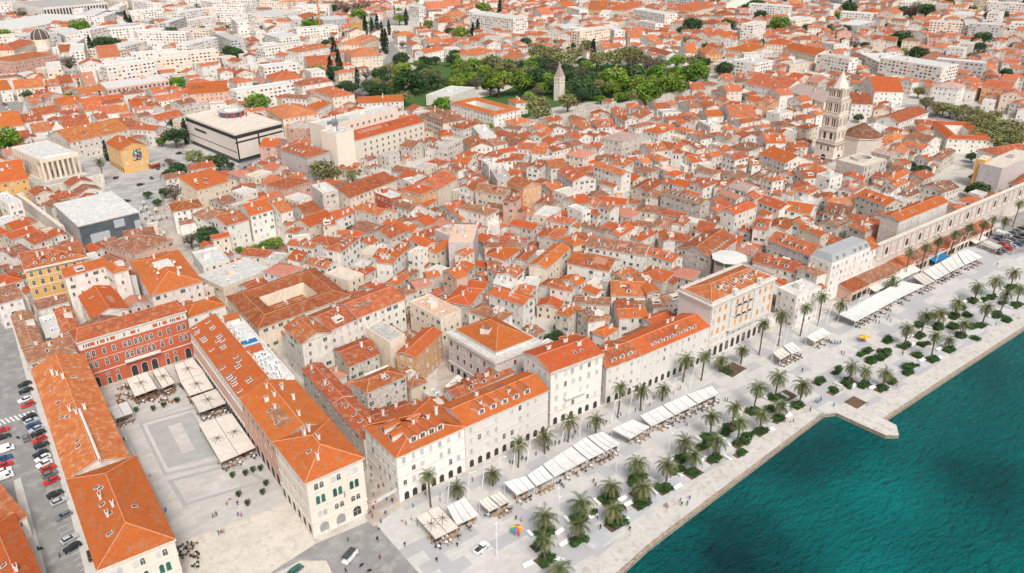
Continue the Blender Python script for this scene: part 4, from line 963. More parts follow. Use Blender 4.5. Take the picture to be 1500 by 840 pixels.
for i in range(8): p = A+u*(.7+(L-1.4)*i/7)+n_*.75; inst('column', cm, gl, np.array([p[0], p[1], 0])-np.array(gl.location), an)
for i in (2, 3, 4): wplace(gl, inner_[0], inner_[1], .7+(L-1.4)*(i+.5)/7, 2.1, win('shut', 1.4, 4.0, 'brown_trim'), 'door')
for i in range(9): wplace(gl, Qg2[3], Qg2[0], np.linalg.norm(Qg2[0]-Qg2[3])*(.08+.09*i), 6.5, win('dark', .7, 5.0, trim='wall_c'))
mb = MB(); mb.prism(grow(Qg2, 1.6), -.1, .45, 'trim', top='cream_pave'); sub(mb, 'steps', gl)

# yellow building with the mural
Qmu = quad_from((176, 221.5), (154.5, 209.5), (214, 213), 14.5)
mu = building(Qmu, 14.5, 'g2', 'y', 'o', nk=2, nc=2, nowin=True, label='yellow gabled building with a colourful abstract mural by the junction', cat='building')
A, B = Qmu[0], Qmu[1]; L = np.linalg.norm(B-A)
plain('mural_red', (.5, .06, .05)); plain('mural_blue', (.03, .12, .3)); plain('mural_cream', (.75, .7, .6)); plain('mural_orange', (.65, .28, .05)); plain('mural_teal', (.04, .3, .3)); plain('mural_black', (.03, .03, .04))
mb = MB(); u = (B-A)/L; n_ = np.array([u[1], -u[0]])*.05
for r in range(9):
    for k in range(8):
        a = A+u*(L*.42+k*.72)+n_; z = 6.4+r*.78; mt_ = random.choice(('mural_red', 'mural_blue', 'mural_cream', 'mural_cream', 'mural_orange', 'mural_teal', 'mural_black', 'mural_blue'))
        mb.poly([p3(a, z), p3(a+u*.72, z), p3(a+u*.72, z+.78), p3(a, z+.78)], mt_)
sub(mb, 'mural', mu)
for z in (12.4, 9.2, 6.0): wplace(mu, A, B, L*.16, z, win('shut', 1.1, 1.8, 'shut_w'))
for z in (4.2,):
    for t in (.45, .7, .9): wplace(mu, A, B, L*t, z, win('shut', 1.1, 1.6, 'shut_w'))
arcade(mu, Qmu[3], Qmu[0], [(12.4, 'shut', .9, 1.5, 'shut_w'), (9.2, 'shut', .9, 1.5, 'shut_w'), (6, 'shut', .9, 1.5, 'shut_w'), (2.0, 'archdark', 1.5, 2.8, 'shut_w')], 7)
mb = MB(); mb.box(p3(Qmu[1]+np.array([2, -2.5]), 0), 6, 3.5, 3.2, 'shut_b', .3, top='deck_g'); mb.box(p3(Qmu[1]+np.array([2, -4.6]), 2.4), 6, 1.6, .2, 'cloth_r', .3); sub(mb, 'kiosk', mu)

# shopping centre
HS = 20.0
Qs = quad_from((342.9, 196.4), (270.7, 169.3), (412, 179.3), HS)
sm, Qs = custom('department_store', Qs, '', 'department store', 'boxy beige department store with dark bands and round rooftop cafe')
mw = MB(); mw.prism(Qs, 3.2, HS, 'stone_panel', top=False, bot=True); mw.prism(grow(Qs, -1.4), -.3, 3.2, 'wall_t', top=False); sub(mw, 'wall', sm)

mb = MB(); band(mb, Qs, HS-3.6, 2.3, .08, 'dark', sides=(0, 3)); band(mb, Qs, 7.6, .45, .07, 'dark', sides=(3,)); band(mb, Qs, HS-6.6, 1.1, .07, 'dark', sides=(0,))
A, B = Qs[0], Qs[1]; L = np.linalg.norm(B-A); u = (B-A)/L; n_ = np.array([u[1], -u[0]])*.1
for t in (.01, .46): a = A+u*L*t+n_; mb.poly([p3(a, 3.2), p3(a+u*1.2, 3.2), p3(a+u*1.2, HS-2), p3(a, HS-2)], 'dark')
for z in (7.2, 5.2): a, b = A+u*L*.5+n_*1.2, A+u*L+n_*1.2; mb.poly([p3(a, z), p3(b, z), p3(b, z+.6), p3(a, z+.6)], 'dark')
a, b = lerp(Qs[3], Qs[0], .18), lerp(Qs[3], Qs[0], .42); m_ = np.array([(b-a)[1], -(b-a)[0]])/np.linalg.norm(b-a)*.1; mb.poly([p3(a+m_, 12.2), p3(b+m_, 12.2), p3(b+m_, 13.8), p3(a+m_, 13.8)], 'dark')
sub(mb, 'dark_band', sm)
mb = MB(); I = grow(Qs, -.4); mb.poly([p3(q, HS-.5) for q in I], 'deck_c')
for i in range(4): j = (i+1) % 4; mb.poly([p3(I[j], HS-.5), p3(I[i], HS-.5), p3(I[i], HS), p3(I[j], HS)], 'wall_c'); mb.poly([p3(Qs[i], HS), p3(Qs[j], HS), p3(I[j], HS), p3(I[i], HS)], 'trim')
sub(mb, 'roof', sm)
c = gp(250+640/7, 140+270/7, 15)[:2]; rr = 8.5
mb = MB(); mb.cyl(p3(c, HS-.48), rr, rr, 3.4, 24, 'glass', top='deck_g'); mb.cyl(p3(c, HS+2.7), rr+.6, rr+.6, .6, 24, 'metal_g', top='deck_g'); mb.cyl(p3(c, HS+3.3), rr*.55, rr*.5, .5, 20, 'metal_w', top='cloth_w'); sub(mb, 'rooftop_cafe', sm)
for k in range(4):
    mb = MB(); a_ = -2.2+.45*k; p = c+np.array([math.cos(a_), math.sin(a_)])*(rr+1.0+k*.5); mb.box(p3(p, HS-.48), 1.0, .3, 3.6, 'cloth_r', a_+1.57); sub(mb, 'red_banner', sm)

# big modern building with dark glazed side
Qw = quad_from((115, 331.7), (80, 300), (202, 310.7), 11)
mo, Qw = custom('hall', Qw, '', 'hall', 'wide hall with bright white roof and dark glazed front')
mw = MB(); mw.prism(Qw, -.3, 10.8, 'wall_g', top=False); sub(mw, 'wall', mo); mb = MB(); band(mb, Qw, .2, 10.0, .1, 'wall_t', sides=(0,)); sub(mb, 'glazed_front', mo)
A, B = Qw[0], Qw[1]; L = np.linalg.norm(B-A); u = (B-A)/L; n_ = np.array([u[1], -u[0]])*.2; mb = MB()
for t0_, t1_, z0_, z1_ in ((.14, .46, 1.0, 5.6), (.56, .74, 5.6, 9.8), (.9, 1.0, .4, 7)): mb.poly([p3(A+u*L*t0_+n_, z0_), p3(A+u*L*t1_+n_, z0_), p3(A+u*L*t1_+n_, z1_), p3(A+u*L*t0_+n_, z1_)], 'pale_panel')

sub(mb, 'pale_panel', mo); mb = MB(); mb.prism(grow(Qw, .5), 10.8, 11.4, 'trim', top='deck_w'); sub(mb, 'roof', mo)

# bastion wall
def free_wall(px, h, th, mat, label, cat='wall', name='stone_wall', cren=0, z0=0):
    P = [gp(*p)[:2] for p in px]; c = sum(P)/len(P); root = empty(name, (c[0], c[1], 0)); mb = MB()
    for a, b in zip(P[:-1], P[1:]):
        u = (b-a)/np.linalg.norm(b-a); n = np.array([-u[1], u[0]])*th/2; mb.prism([a-n-u*th*.4, b-n+u*th*.4, b+n+u*th*.4, a+n-u*th*.4], -.2, h, mat, top='deck_c')
    mb.build('wall', root, root.location)
    if cren:
        mb = MB()
        for a, b in zip(P[:-1], P[1:]):
            L = np.linalg.norm(b-a); u = (b-a)/L; 
            for i in range(int(L/cren)): mb.box(p3(a+u*(i+.5)*cren-np.array([-u[1], u[0]])*(th/2-.35), h), cren*.55, .6, 1.3, mat, math.atan2(u[1], u[0]))
        mb.build('battlement', root, root.location)
    thing(root, '', cat, None, label)
    for a, b in zip(P[:-1], P[1:]):
        u = (b-a)/np.linalg.norm(b-a); n = np.array([-u[1], u[0]])*(th/2+2); FOOT.append(([a-n, b-n, b+n, a+n], h))
    return root
free_wall([(95, 350), (30, 300), (152, 272)], 7, 2, 'wall_s', 'rough stone bastion wall beside the white-roofed hall')
free_wall([(752, 203), (800, 188), (889, 172), (942, 160), (1000, 148), (1128, 130)], 8, 2.2, 'wall_s', 'crenellated town wall running along the park edge', cren=2.6)
free_wall([(600, 262), (612, 258), (648, 242)], 5, 1, 'wall_s', 'pale terrace wall below the long cream building')

# LIBERTY-like large cream building
Qb = quad_from((521, 206), (512.5, 195.8), (621, 178.5), 19)
L1_, = [building(Qb, 19, 'g1', 'k', 'o', nk=5, nc=0, top=0, nowin=True, label='front range of the big cream building with tidy rows of grey windows', cat='office building', slope=.5)]
A, B = Qb[0], Qb[1]; L = np.linalg.norm(B-A)
for r, z in enumerate((15.2, 11.4, 7.6, 3.0)):
    for i in range(11): wplace(L1_, A, B, L*(.12+.83*i/10), z, win('glass', 1.3, 1.6) if z > 4 else win('dark', 1.8, 2.2))
u = (B-A)/L; v_ = np.array([-u[1], u[0]]); dp = np.linalg.norm(Qb[3]-Qb[0])
C0 = Qb[0]-u*0+v_*(dp+.05)
Qr_ = [C0-u*10, C0+u*(L*.86), C0+u*(L*.86)+v_*16, C0-u*10+v_*16]
L2_ = building(Qr_, 26.5, 'f', 'k', 'w', nc=3, top=0, nowin=True, label='tall rear block of the big cream building with rooftop bar', cat='office building', par=1.1)
A, B = Qr_[0], Qr_[1]; LL = np.linalg.norm(B-A)
for i in range(8): wplace(L2_, A, B, LL*(.34+.08*i), 23.4, win('glass', 1.4, 1.6))
Qt_ = [C0-u*14, C0-u*.05, C0-u*.05-v_*(dp-1), C0-u*14-v_*(dp-1)][::1]; Qt_ = [C0-u*14-v_*(dp-1), C0-u*.05-v_*(dp-1), C0-u*.05, C0-u*14]
L3_ = building(Qt_, 25, 'f', 'k', 'w', nc=4, top=0, nowin=True, label='blank cream stair block with radio mast on its flat roof', cat='office building')
mb = MB(); c = sum(Qt_)/4; mb.tube(p3(c, 25), p3(c, 37), .45, .25, 6, 'metal_g'); mb.tube(p3(c, 37), p3(c, 41), .12, .06, 5, 'metal_g'); sub(mb, 'mast', L3_)
mb = MB(); mb.box(p3(lerp(Qr_[0], Qr_[2], .25), 26.5), 9, 6, 3, 'deck_w', math.atan2(u[1], u[0])); mb.box(p3(lerp(Qr_[0], Qr_[2], .12), 26.5), 4, 6, 2, 'metal_g', math.atan2(u[1], u[0])); sub(mb, 'plant_room', L2_)
# school around a court
Qd2 = quad_from((724, 169), (660, 151), (763, 160), 12.5)
building(Qd2, 12.5, 'c', 'w', 'o', nk=0, nc=3, top=3, label='large white school with orange roofs around a courtyard', cat='school', sp=3.4, style='D')
mbq = building(quad_from((661.5, 142.5), (624, 140), (696, 129), 8), 8, 'f', 'w', 'w', nc=2, top=0, nowin=True, label='long white glazed hall at the edge of the park', cat='hall')
# cathedral bell tower
bp0 = gp(1213, 233)[:2]; rt_ = empty('bell_tower', (bp0[0], bp0[1], 0), R_(2)); thing(rt_, '', 'bell tower', None, 'tall pale stone cathedral bell tower with open arched storeys')
FOOT.append(([bp0+np.array(p)*7 for p in ((-1, -1), (1, -1), (1, 1), (-1, 1))], 40))

def sq(w): return [np.array(p)*w/2 for p in ((-1, -1), (1, -1), (1, 1), (-1, 1))]
cz = None
stages = [(0, 12.2, 13.4, 0), (12.2, 8.0, 11.8, 1), (20.2, 9.2, 11.0, 2), (29.4, 9.4, 10.4, 2), (38.8, 7.6, 8.8, 3)]
for z, hh, wd, k in stages:
    mb = MB(); q = sq(wd)
    mb.prism(q, z, z+hh*.2, 'wall_v'); mb.prism(q, z+hh*.8, z+hh, 'wall_v', bot=True)
    if k == 0: mb.prism(q, z, z+hh, 'wall_v')
    else:
        mb.prism(sq(wd-2.4), z+hh*.2, z+hh*.8, 'dark_stone', top=False)  # solid core; its dark colour stands in for shade inside the storey
        cols = {1: ((-.5, 2.6), (0, 2.2), (.5, 2.6)), 2: ((-.5, 2.0), (-.2, .4), (0, 1.7), (.2, .4), (.5, 2.0)), 3: ((-.5, 1.6), (-.2, .35), (0, 1.2), (.2, .35), (.5, 1.6))}[k]
        for sx in range(4):
            a, b = q[sx], q[(sx+1) % 4]
            for c_, w_ in cols:
                p = lerp(a, b, .5+c_*(1-(w_/wd if abs(c_) == .5 else 0))); dp_ = 1.3 if w_ > .5 else .4; inn = np.array([-(b-a)[1], (b-a)[0]])/np.linalg.norm(b-a)*(dp_/2+.02); mb.box(p3(p+inn, z+hh*.2), w_-.04*(abs(c_) == .5), dp_, hh*.6, 'wall_v', math.atan2(b[1]-a[1], b[0]-a[0]))
    for zz, o in ((z+hh-.5, .45), (z+hh*.18, .2)): 
        g = grow(q, o); mb.prism(g, zz, zz+.5, 'wall_v', bot=True)
    o = mb.build('tower_storey', rt_)

for sx in range(4):
    q = sq(13.4); a, b = q[sx], q[(sx+1) % 4]
    for i in range(5):
        p = lerp(a, b, .14+.18*i); inst('arch', win('archdark' if i in (1, 3) else 'archshut', 1.1, 3.0, 'wall_s', trim='wall_v'), rt_, (p[0], p[1], 8.6), math.atan2(b[1]-a[1], b[0]-a[0]))
    p = lerp(a, b, .5); inst('portal', win('archdark', 3.2, 4.6, trim='wall_v'), rt_, (p[0], p[1], 2.3), math.atan2(b[1]-a[1], b[0]-a[0]))
mb = MB(); mb.cyl((0, 0, 46.4), 5.0, .25, 9.6, 8, 'spire', a0=R_(22.5)); mb.cyl((0, 0, 55.9), .5, .1, 1.2, 6, 'spire'); 

mb.build('spire', rt_)
# octagonal mausoleum
op = gp(1256, 232)[:2]; cr = empty('cathedral', (op[0], op[1], 0)); thing(cr, '', 'cathedral', None, 'octagonal stone cathedral with a brown tiled pyramid roof')
FOOT.append(([op+np.array(p)*13 for p in ((-1, -1), (1, -1), (1, 1), (-1, 1))], 16))
mb = MB(); mb.cyl((0, 0, -.2), 12.5, 12.5, 16.2, 8, 'wall_s2', a0=R_(22.5)); mb.build('wall', cr)
mb = MB(); mb.seed = 2; mb.cyl((0, 0, 16), 13.1, .3, 7.5, 8, 'roof_b', a0=R_(22.5)); mb.cyl((0, 0, 15.4), 13.1, 13.1, .6, 8, 'trim', a0=R_(22.5)); mb.build('roof', cr)
# round vestibule open to the sky
vp = gp(1257, 262)[:2]; vr = empty('vestibule', (vp[0], vp[1], 0)); thing(vr, '', 'rotunda', None, 'stone block with a round roofless rotunda before the cathedral')
FOOT.append(([vp+np.array(p)*13 for p in ((-1, -.7), (1, -.7), (1, .7), (-1, .7))], 12))
mb = MB(); q = [np.array(p)*12 for p in ((-1, -.75), (1, -.75), (1, .75), (-1, .75))]; mb.prism(q, -.2, 12, 'wall_s', top=False)
n = 20; ring = [np.array([math.cos(t), math.sin(t)])*6 for t in [2*math.pi*i/n for i in range(n)]]
sqp = [r_*min(12/max(abs(r_[0]), 1e-6), 9/max(abs(r_[1]), 1e-6)) for r_ in ring]
for i in range(n):
    j = (i+1) % n; mb.poly([p3(sqp[i], 12), p3(sqp[j], 12), p3(ring[j], 12), p3(ring[i], 12)], 'deck_c')
    mb.poly([p3(ring[i], 12), p3(ring[j], 12), p3(ring[j], 13.6), p3(ring[i], 13.6)], 'wall_s'); rj, ri = ring[j]*.86, ring[i]*.86
    mb.poly([p3(ring[i], 13.6), p3(ring[j], 13.6), p3(rj, 13.6), p3(ri, 13.6)], 'trim'); mb.poly([p3(rj, 13.6), p3(ri, 13.6), p3(ri, 1), p3(rj, 1)][::-1], 'wall_s')
mb.poly([p3(r_, 1) for r_ in ring], 'street_pave'); mb.build('wall', vr)
facade(vr, vp+q[0], vp+q[1], 12, 'D', 4, 4, mb=None, w=1.2, hh=2.4)
# chapel tower in the park
cp = gp(819, 147)[:2]; ct = empty('chapel_tower', (cp[0], cp[1], 0), .2); thing(ct, '', 'bell tower', None, 'slim stone chapel tower with a pointed roof rising from the park')
mb = MB(); mb.prism(sq(6.6), -.2, 15.5, 'wall_v', top=False); mb.prism(grow(sq(6.6), .3), 15.3, 15.8, 'wall_v', bot=True)
q = sq(6.0)
for i in range(4):
    a, b = q[i], q[(i+1) % 4]
    for c_ in (0, .36, .64, 1): p = lerp(a, b, .08+.84*c_); mb.box(p3(p, 15.8), .8, .8, 3.2, 'wall_v', math.atan2(b[1]-a[1], b[0]-a[0]))
mb.prism(sq(3.8), 15.8, 19, 'dark_stone', top=False); mb.prism(sq(6.6), 19, 19.8, 'wall_v', bot=True); mb.build('tower_shaft', ct)  # dark core between the belfry posts paints the shade within
mb = MB(); mb.cyl((0, 0, 19.8), 4.6, .05, 10, 4, 'roof_q', a0=R_(45)); mb.build('spire', ct)
# tower of the monastery, small white church tower, chapel tower in the north
def small_tower(px, h, w_, roofh, mat, roofm, label, n=4):
    p = gp(*px)[:2]; r = empty('church_tower', (p[0], p[1], 0), .4); thing(r, '', 'bell tower', None, label)
    mb = MB(); mb.prism(sq(w_), -.2, h, mat, top=True and mat); mb.prism(grow(sq(w_), .25), h-.4, h, 'trim', bot=True); mb.build('tower_shaft', r)
    mb = MB(); mb.cyl((0, 0, h), w_*.66, .05, roofh, n, roofm, a0=R_(45)); mb.build('spire', r)
    for i in range(4):
        q = sq(w_); a, b = q[i], q[(i+1) % 4]
        for t in (.33, .67): pp = lerp(a, b, t); inst('opening', win('archdark', .8, 2.0, trim=mat), r, (pp[0], pp[1], h-2.4), math.atan2(b[1]-a[1], b[0]-a[0]))
    FOOT.append(([p+np.array(k)*w_ for k in ((-.6, -.6), (.6, -.6), (.6, .6), (-.6, .6))], h))
small_tower((95, 227), 17, 6, 6, 'wall_v', 'spire', 'small stone church tower behind the colonnaded gallery')
small_tower((990, 258), 15, 6, 2.2, 'wall_w', 'roof_m', 'plain white church tower among the old town roofs')
small_tower((524, 50), 15, 10, 8, 'wall_y', 'roof_q', 'yellow tower with grey pyramid roof near the cypresses')
# theatre with dome
tp = quad_from((20, 92.8), (3.6, 84), (85.7, 80.3), 16)
building(tp, 16, 'f', 'p', 'c', nc=0, top=3, label='pink theatre block with broad cornice and low tiled hip', cat='theatre', simple=True)
mr = MB(); mr.seed = 1; q = grow(tp, -3); roof_gable(mr, MB(), q, 16.6, 3.0, 'roof_m', 'wall_p', .2, hip=.2); o = mr.build('theatre_roof', None); o['category'] = 'roof'; o['label'] = 'low tiled hip set back on the pink theatre block'
bpy.data.objects.remove(o)
thr = [x for x in bpy.data.objects if x.get('category') == 'theatre'][0]
mr.v = [(x-thr.location[0], y-thr.location[1], z) for x, y, z in mr.v]; o = bpy.data.objects.new('hipped_roof', mr.data('hipped_roof')); COL.objects.link(o); o.parent = thr
building(quad_from((20, 74), (2, 69), (52, 61), 15), 15, 'h', 'c', 'm', nc=1, label='hipped hall of the theatre left of its dome', cat='theatre')
dp_ = gp(65, 80)[:2]; dr = empty('theatre_dome', (dp_[0], dp_[1], 0)); thing(dr, '', 'dome', None, 'dark ribbed dome with pale ribs above the theatre')
mb = MB(); mb.cyl((0, 0, 0), 10, 10, 17, 16, 'wall_c'); mb.build('drum', dr)

mb = MB(); prev = (9.6, 17)
for k in range(1, 7):
    a_ = k/6*math.pi/2; r_, z_ = 9.6*math.cos(a_)+.01, 17+11.5*math.sin(a_); mb.cyl((0, 0, prev[1]), prev[0], max(r_, .05), z_-prev[1], 16, 'dome_dark'); prev = (r_, z_)
for i in range(8):
    t = 2*math.pi*i/8; pp = [(9.75*math.cos(k/6*math.pi/2)*math.cos(t), 9.75*math.cos(k/6*math.pi/2)*math.sin(t), 17+11.6*math.sin(k/6*math.pi/2)) for k in range(7)]
    for a_, b_ in zip(pp[:-1], pp[1:]): mb.tube(a_, b_, .32, .32, 4, 'trim')
mb.build('dome', dr)
# big library with fins
Qlb = quad_from((62.5, 12.2), (18.8, 3.6), (131, 0), 18)
lbb = building(Qlb, 18, 'f', 'w', 'g', nc=2, nowin=True, label='large flat library with tall white vertical fins', cat='library', simple=True)
mb = MB(); mf = MB()
for a, b in ((Qlb[0], Qlb[1]), (Qlb[3], Qlb[0])):
    L = np.linalg.norm(b-a); u = (b-a)/L; n_ = np.array([u[1], -u[0]]); n = int(L/4.2)
    for i in range(n):
        p = a+u*(i+.5)*L/n+n_*.06; mb.poly([p3(p-u*1.15, 2), p3(p+u*1.15, 2), p3(p+u*1.15, 15.6), p3(p-u*1.15, 15.6)], 'glass')
        mf.box(p3(a+u*(i)*L/n+n_*.5, 1), .9, 1.0, 16, 'trim', math.atan2(u[1], u[0]))
sub(mb, 'glazing', lbb); sub(mf, 'fins', lbb)
# pink hotel
Qh = quad_from((157, 131), (146, 122), (247, 118), 13)
ph = building(Qh, 13, 'f', 'p', 'w', nc=4, top=0, nowin=True, label='long pink hotel with arched loggias', cat='hotel', simple=False)
A, B = Qh[0], Qh[1]; L = np.linalg.norm(B-A); n = 14
for i in range(n):
    for z in (10.6, 6.8, 2.6): wplace(ph, A, B, (i+.5)*L/n, z, win('arch' if z > 10 else 'glass', 2.0, 2.3))
mb = MB(); band(mb, Qh, 8.6, .3, .3, 'wall_w', sides=(0,)); band(mb, Qh, 4.8, .6, .6, 'wall_w', sides=(0,)); band(mb, Qh, 12.6, .5, .3, 'wall_w', sides=(0, 3)); sub(mb, 'cornice', ph)
# neo-classical school, upper right
for F, L_, R, h, rf, lb_ in (((1151.8, 66.4), (1119.6, 64.6), (1161, 60.7), 17, 'h', 'tall central pavilion of the cream school with dark orange roof'), ((1097, 76.4), (1068.7, 71.4), (1123, 68.7), 14, 'h', 'lower cream school wing with many chimneys'), ((1195, 81.2), (1147, 70.5), (1205, 75), 14, 'g2', 'long cream school wing running away from its pavilion')):
    building(quad_from(F, L_, R, h), h, rf, 'c', 'o', nk=0, nc=3, label=lb_, cat='school', simple=True, style='D')

# palace south wall with gallery arches
WH = 16.5
Wa, Wb = gp(1325, 345, WH)[:2], gp(1500, 271, WH)[:2]
uW = (Wb-Wa)/np.linalg.norm(Wb-Wa); W0 = Wa-uW*float((Wa-gp(1240, 388, WH)[:2])@uW); W1 = Wb+uW*45; LW = np.linalg.norm(W1-W0); u = (W1-W0)/LW; n_ = np.array([u[1], -u[0]]); an = math.atan2(u[1], u[0])
pw = empty('palace_wall', ((W0+W1)[0]/2, (W0+W1)[1]/2, 0)); thing(pw, '', 'town wall', None, 'long ancient palace wall with blind arches above the shops')
mb = MB(); Wm = W0+u*float((gp(1290, 361, WH)[:2]-W0)@u); q = [Wm, W1, W1-n_*2.2, Wm-n_*2.2]; mb.prism(q, -.2, WH, 'wall_s2', top='deck_c'); mb.build('wall', pw, pw.location)
LM_ = np.linalg.norm(W1-Wm); mb = MB(); mb.box(p3((Wm+W1)/2+n_*.1, 9.3), LM_, .6, .4, 'wall_s2', an, nobot=False); mb.build('cornice', pw, pw.location); mb = MB(); mb.box(p3((Wm+W1)/2+n_*.1, WH-.3), LM_, .7, .5, 'wall_s', an, nobot=False); mb.build('cornice', pw, pw.location)
n = 38
for i in range(n):
    t = (i+.5)*LW/n
    if t < LW-LM_+1: continue
    wplace(pw, W0, W1, t, 12.6, win('archdark' if i % 5 in (1, 4) else 'archshut', 2.0, 3.3, 'wall_s', trim='wall_s2'), 'arch')
    mb_ = 'pilaster'; p = W0+u*(i*LW/n)+n_*.25; inst('pilaster', comp('pilaster:', lambda: (lambda m: (m.box((0, 0, 0), .6, .5, 6.2, 'wall_s2'), m)[1])(MB())), pw, np.array([p[0], p[1], 9.7])-np.array(pw.location), an)
FOOT.append(([W0, W1, W1-n_*4, W0-n_*4], 12))
# row of shops along the wall
S0 = gp(1219, 462)[:2]; 
for i in range(10):
    ln = LW/17; a = W0+u*(i*ln+2)+n_*6.4; Q = [a, a+u*(ln-.1), a+u*(ln-.1)-n_*6.2, a-n_*6.2]
    hh = U(4.0, 4.9); building(Q, hh, 's', 'c' if i % 2 else 'p', 'b' if i % 3 else 'm', nk=0, nc=0, nowin=True, name='shop', cat='shop', group='low shops along the palace wall', desc='low shop with sloping tiled roof', over=.2)
    r = [x for x in bpy.data.objects if x.name.startswith('shop')][-1] if False else TO_LABEL[-1][0]
    for t in (.2, .5, .8): wplace(r, Q[0], Q[1], ln*t, 1.6, win('dark', ln*.22, 2.3, trim=random.choice(('cloth_r', 'shut_b', 'trim', 'shut_g'))), 'shop_window')
    if i in (1, 2, 3, 5, 8, 10, 12):
        mb = MB(); c = 'cloth_b' if i in (5, 10) else random.choice(('cloth_w', 'cloth_c')); A, B = Q[0], Q[1]; mb.seed = 0
        mb.poly([p3(A+n_*.1, 3.3), p3(B+n_*.1, 3.3), p3(B+n_*3.2, 2.5), p3(A+n_*3.2, 2.5)][::-1], c); mb.poly([p3(A+n_*3.2, 2.5), p3(B+n_*3.2, 2.5), p3(B+n_*3.2, 2.2), p3(A+n_*3.2, 2.2)], c); sub(mb, 'awning', r)
# blue roof strip
# grand buildings standing on the wall
va, vb2 = W0+u*float((gp(1225, 391, 17)[:2]-W0)@u), Wm-u*7
Qv = [va, vb2, vb2-n_*10, va-n_*10]
vb = building(Qv, 17, 'f', 'w', 'g', nc=1, top=4, style='S', label='white palace with a grey mansard roof standing on the old wall', cat='palace')
mb = MB(); q0, q1 = grow(Qv, -.2), grow(Qv, -1.7)
for i in range(4): j = (i+1) % 4; mb.poly([p3(q0[i], 17.6), p3(q0[j], 17.6), p3(q1[j], 20.6), p3(q1[i], 20.6)], 'deck_g2')
mb.poly([p3(q, 20.6) for q in q1], 'deck_g2'); sub(mb, 'mansard_roof', vb)
A, B = q0[0], q0[1]; L = np.linalg.norm(B-A)
for t in (.15, .32, .6, .75, .9): wplace(vb, A, B, L*t, 19.0, win('glass', 1.2, 1.8), 'dormer', out=-.35)
building([vb2, Wm-u*.1, Wm-u*.1-n_*11, vb2-n_*11], 16.2, 'g1', 'w', 'm', nk=1, nc=1, style='S', label='narrow tiled house squeezed between the mansard palace and the old wall', cat='house', top=4)
Qo = quad_from((1318, 323.4), (1303.6, 310.6), (1389.6, 294.3), 20)
ob = building(Qo, 19.5, 'g1', 's', 'o', nk=6, nc=2, nowin=True, label='long orange-roofed building with white arched windows on the old wall', cat='building', slope=.45)
A, B = Qo[0], Qo[1]; L = np.linalg.norm(B-A)
for i in range(14): wplace(ob, A, B, (i+.5)*L/14, 15.8, win('archshut', 1.7, 4.6, 'shut_w'))
# octagonal white canopy on a round tower
cp = gp(1068.5, 377, 17)[:2]; oc = empty('tower', (cp[0], cp[1], 0)); thing(oc, '', 'tower', None, 'round stone tower topped by a white octagonal canopy')
mb = MB(); mb.cyl((0, 0, -.2), 6.2, 6.2, 14.5, 8, 'wall_s', top='deck_c', a0=R_(22)); mb.build('tower_shaft', oc)
mb = MB()
for i in range(8): t = R_(22)+2*math.pi*i/8; mb.tube((6.3*math.cos(t), 6.3*math.sin(t), 14), (6.3*math.cos(t), 6.3*math.sin(t), 17), .12, .12, 5, 'metal_w')
mb.build('posts', oc)
mb = MB(); mb.cyl((0, 0, 16.8), 7.6, 7.6, .25, 8, 'cloth_w', a0=R_(22)); mb.cyl((0, 0, 17.05), 7.6, .3, .7, 8, 'cloth_w', a0=R_(22)); mb.cyl((0, 0, 16.8), .2, 7.6, .01, 8, 'cloth_w', a0=R_(22)); mb.build('canopy', oc)
FOOT.append(([cp+np.array(k)*6 for k in ((-1, -1), (1, -1), (1, 1), (-1, 1))], 14))
# scaffolded white block, right edge
sq_ = quad_from((1452, 286), (1468, 245), (1540, 270), 14)
building(quad_from((1468, 248), 12, (1520, 226), 15), 15, 'f', 'l', 'c', nc=1, nowin=True, label='white sheeted building under scaffold at the east end', cat='building', desc='')
tb = quad_from((1443, 236), 4.5, (1453, 230), 17); building(tb, 17, 'f', 'y', 'c', nc=1, nowin=True, label='tall narrow sandy shaft beside the sheeted building', cat='tower', par=.3)
building(quad_from((1462, 228), 14, (1530, 218), 13), 13, 'h', 'w', 'm', nk=1, nc=2, style='G', label='broad house with terracotta roof behind the sheeted building', cat='house')
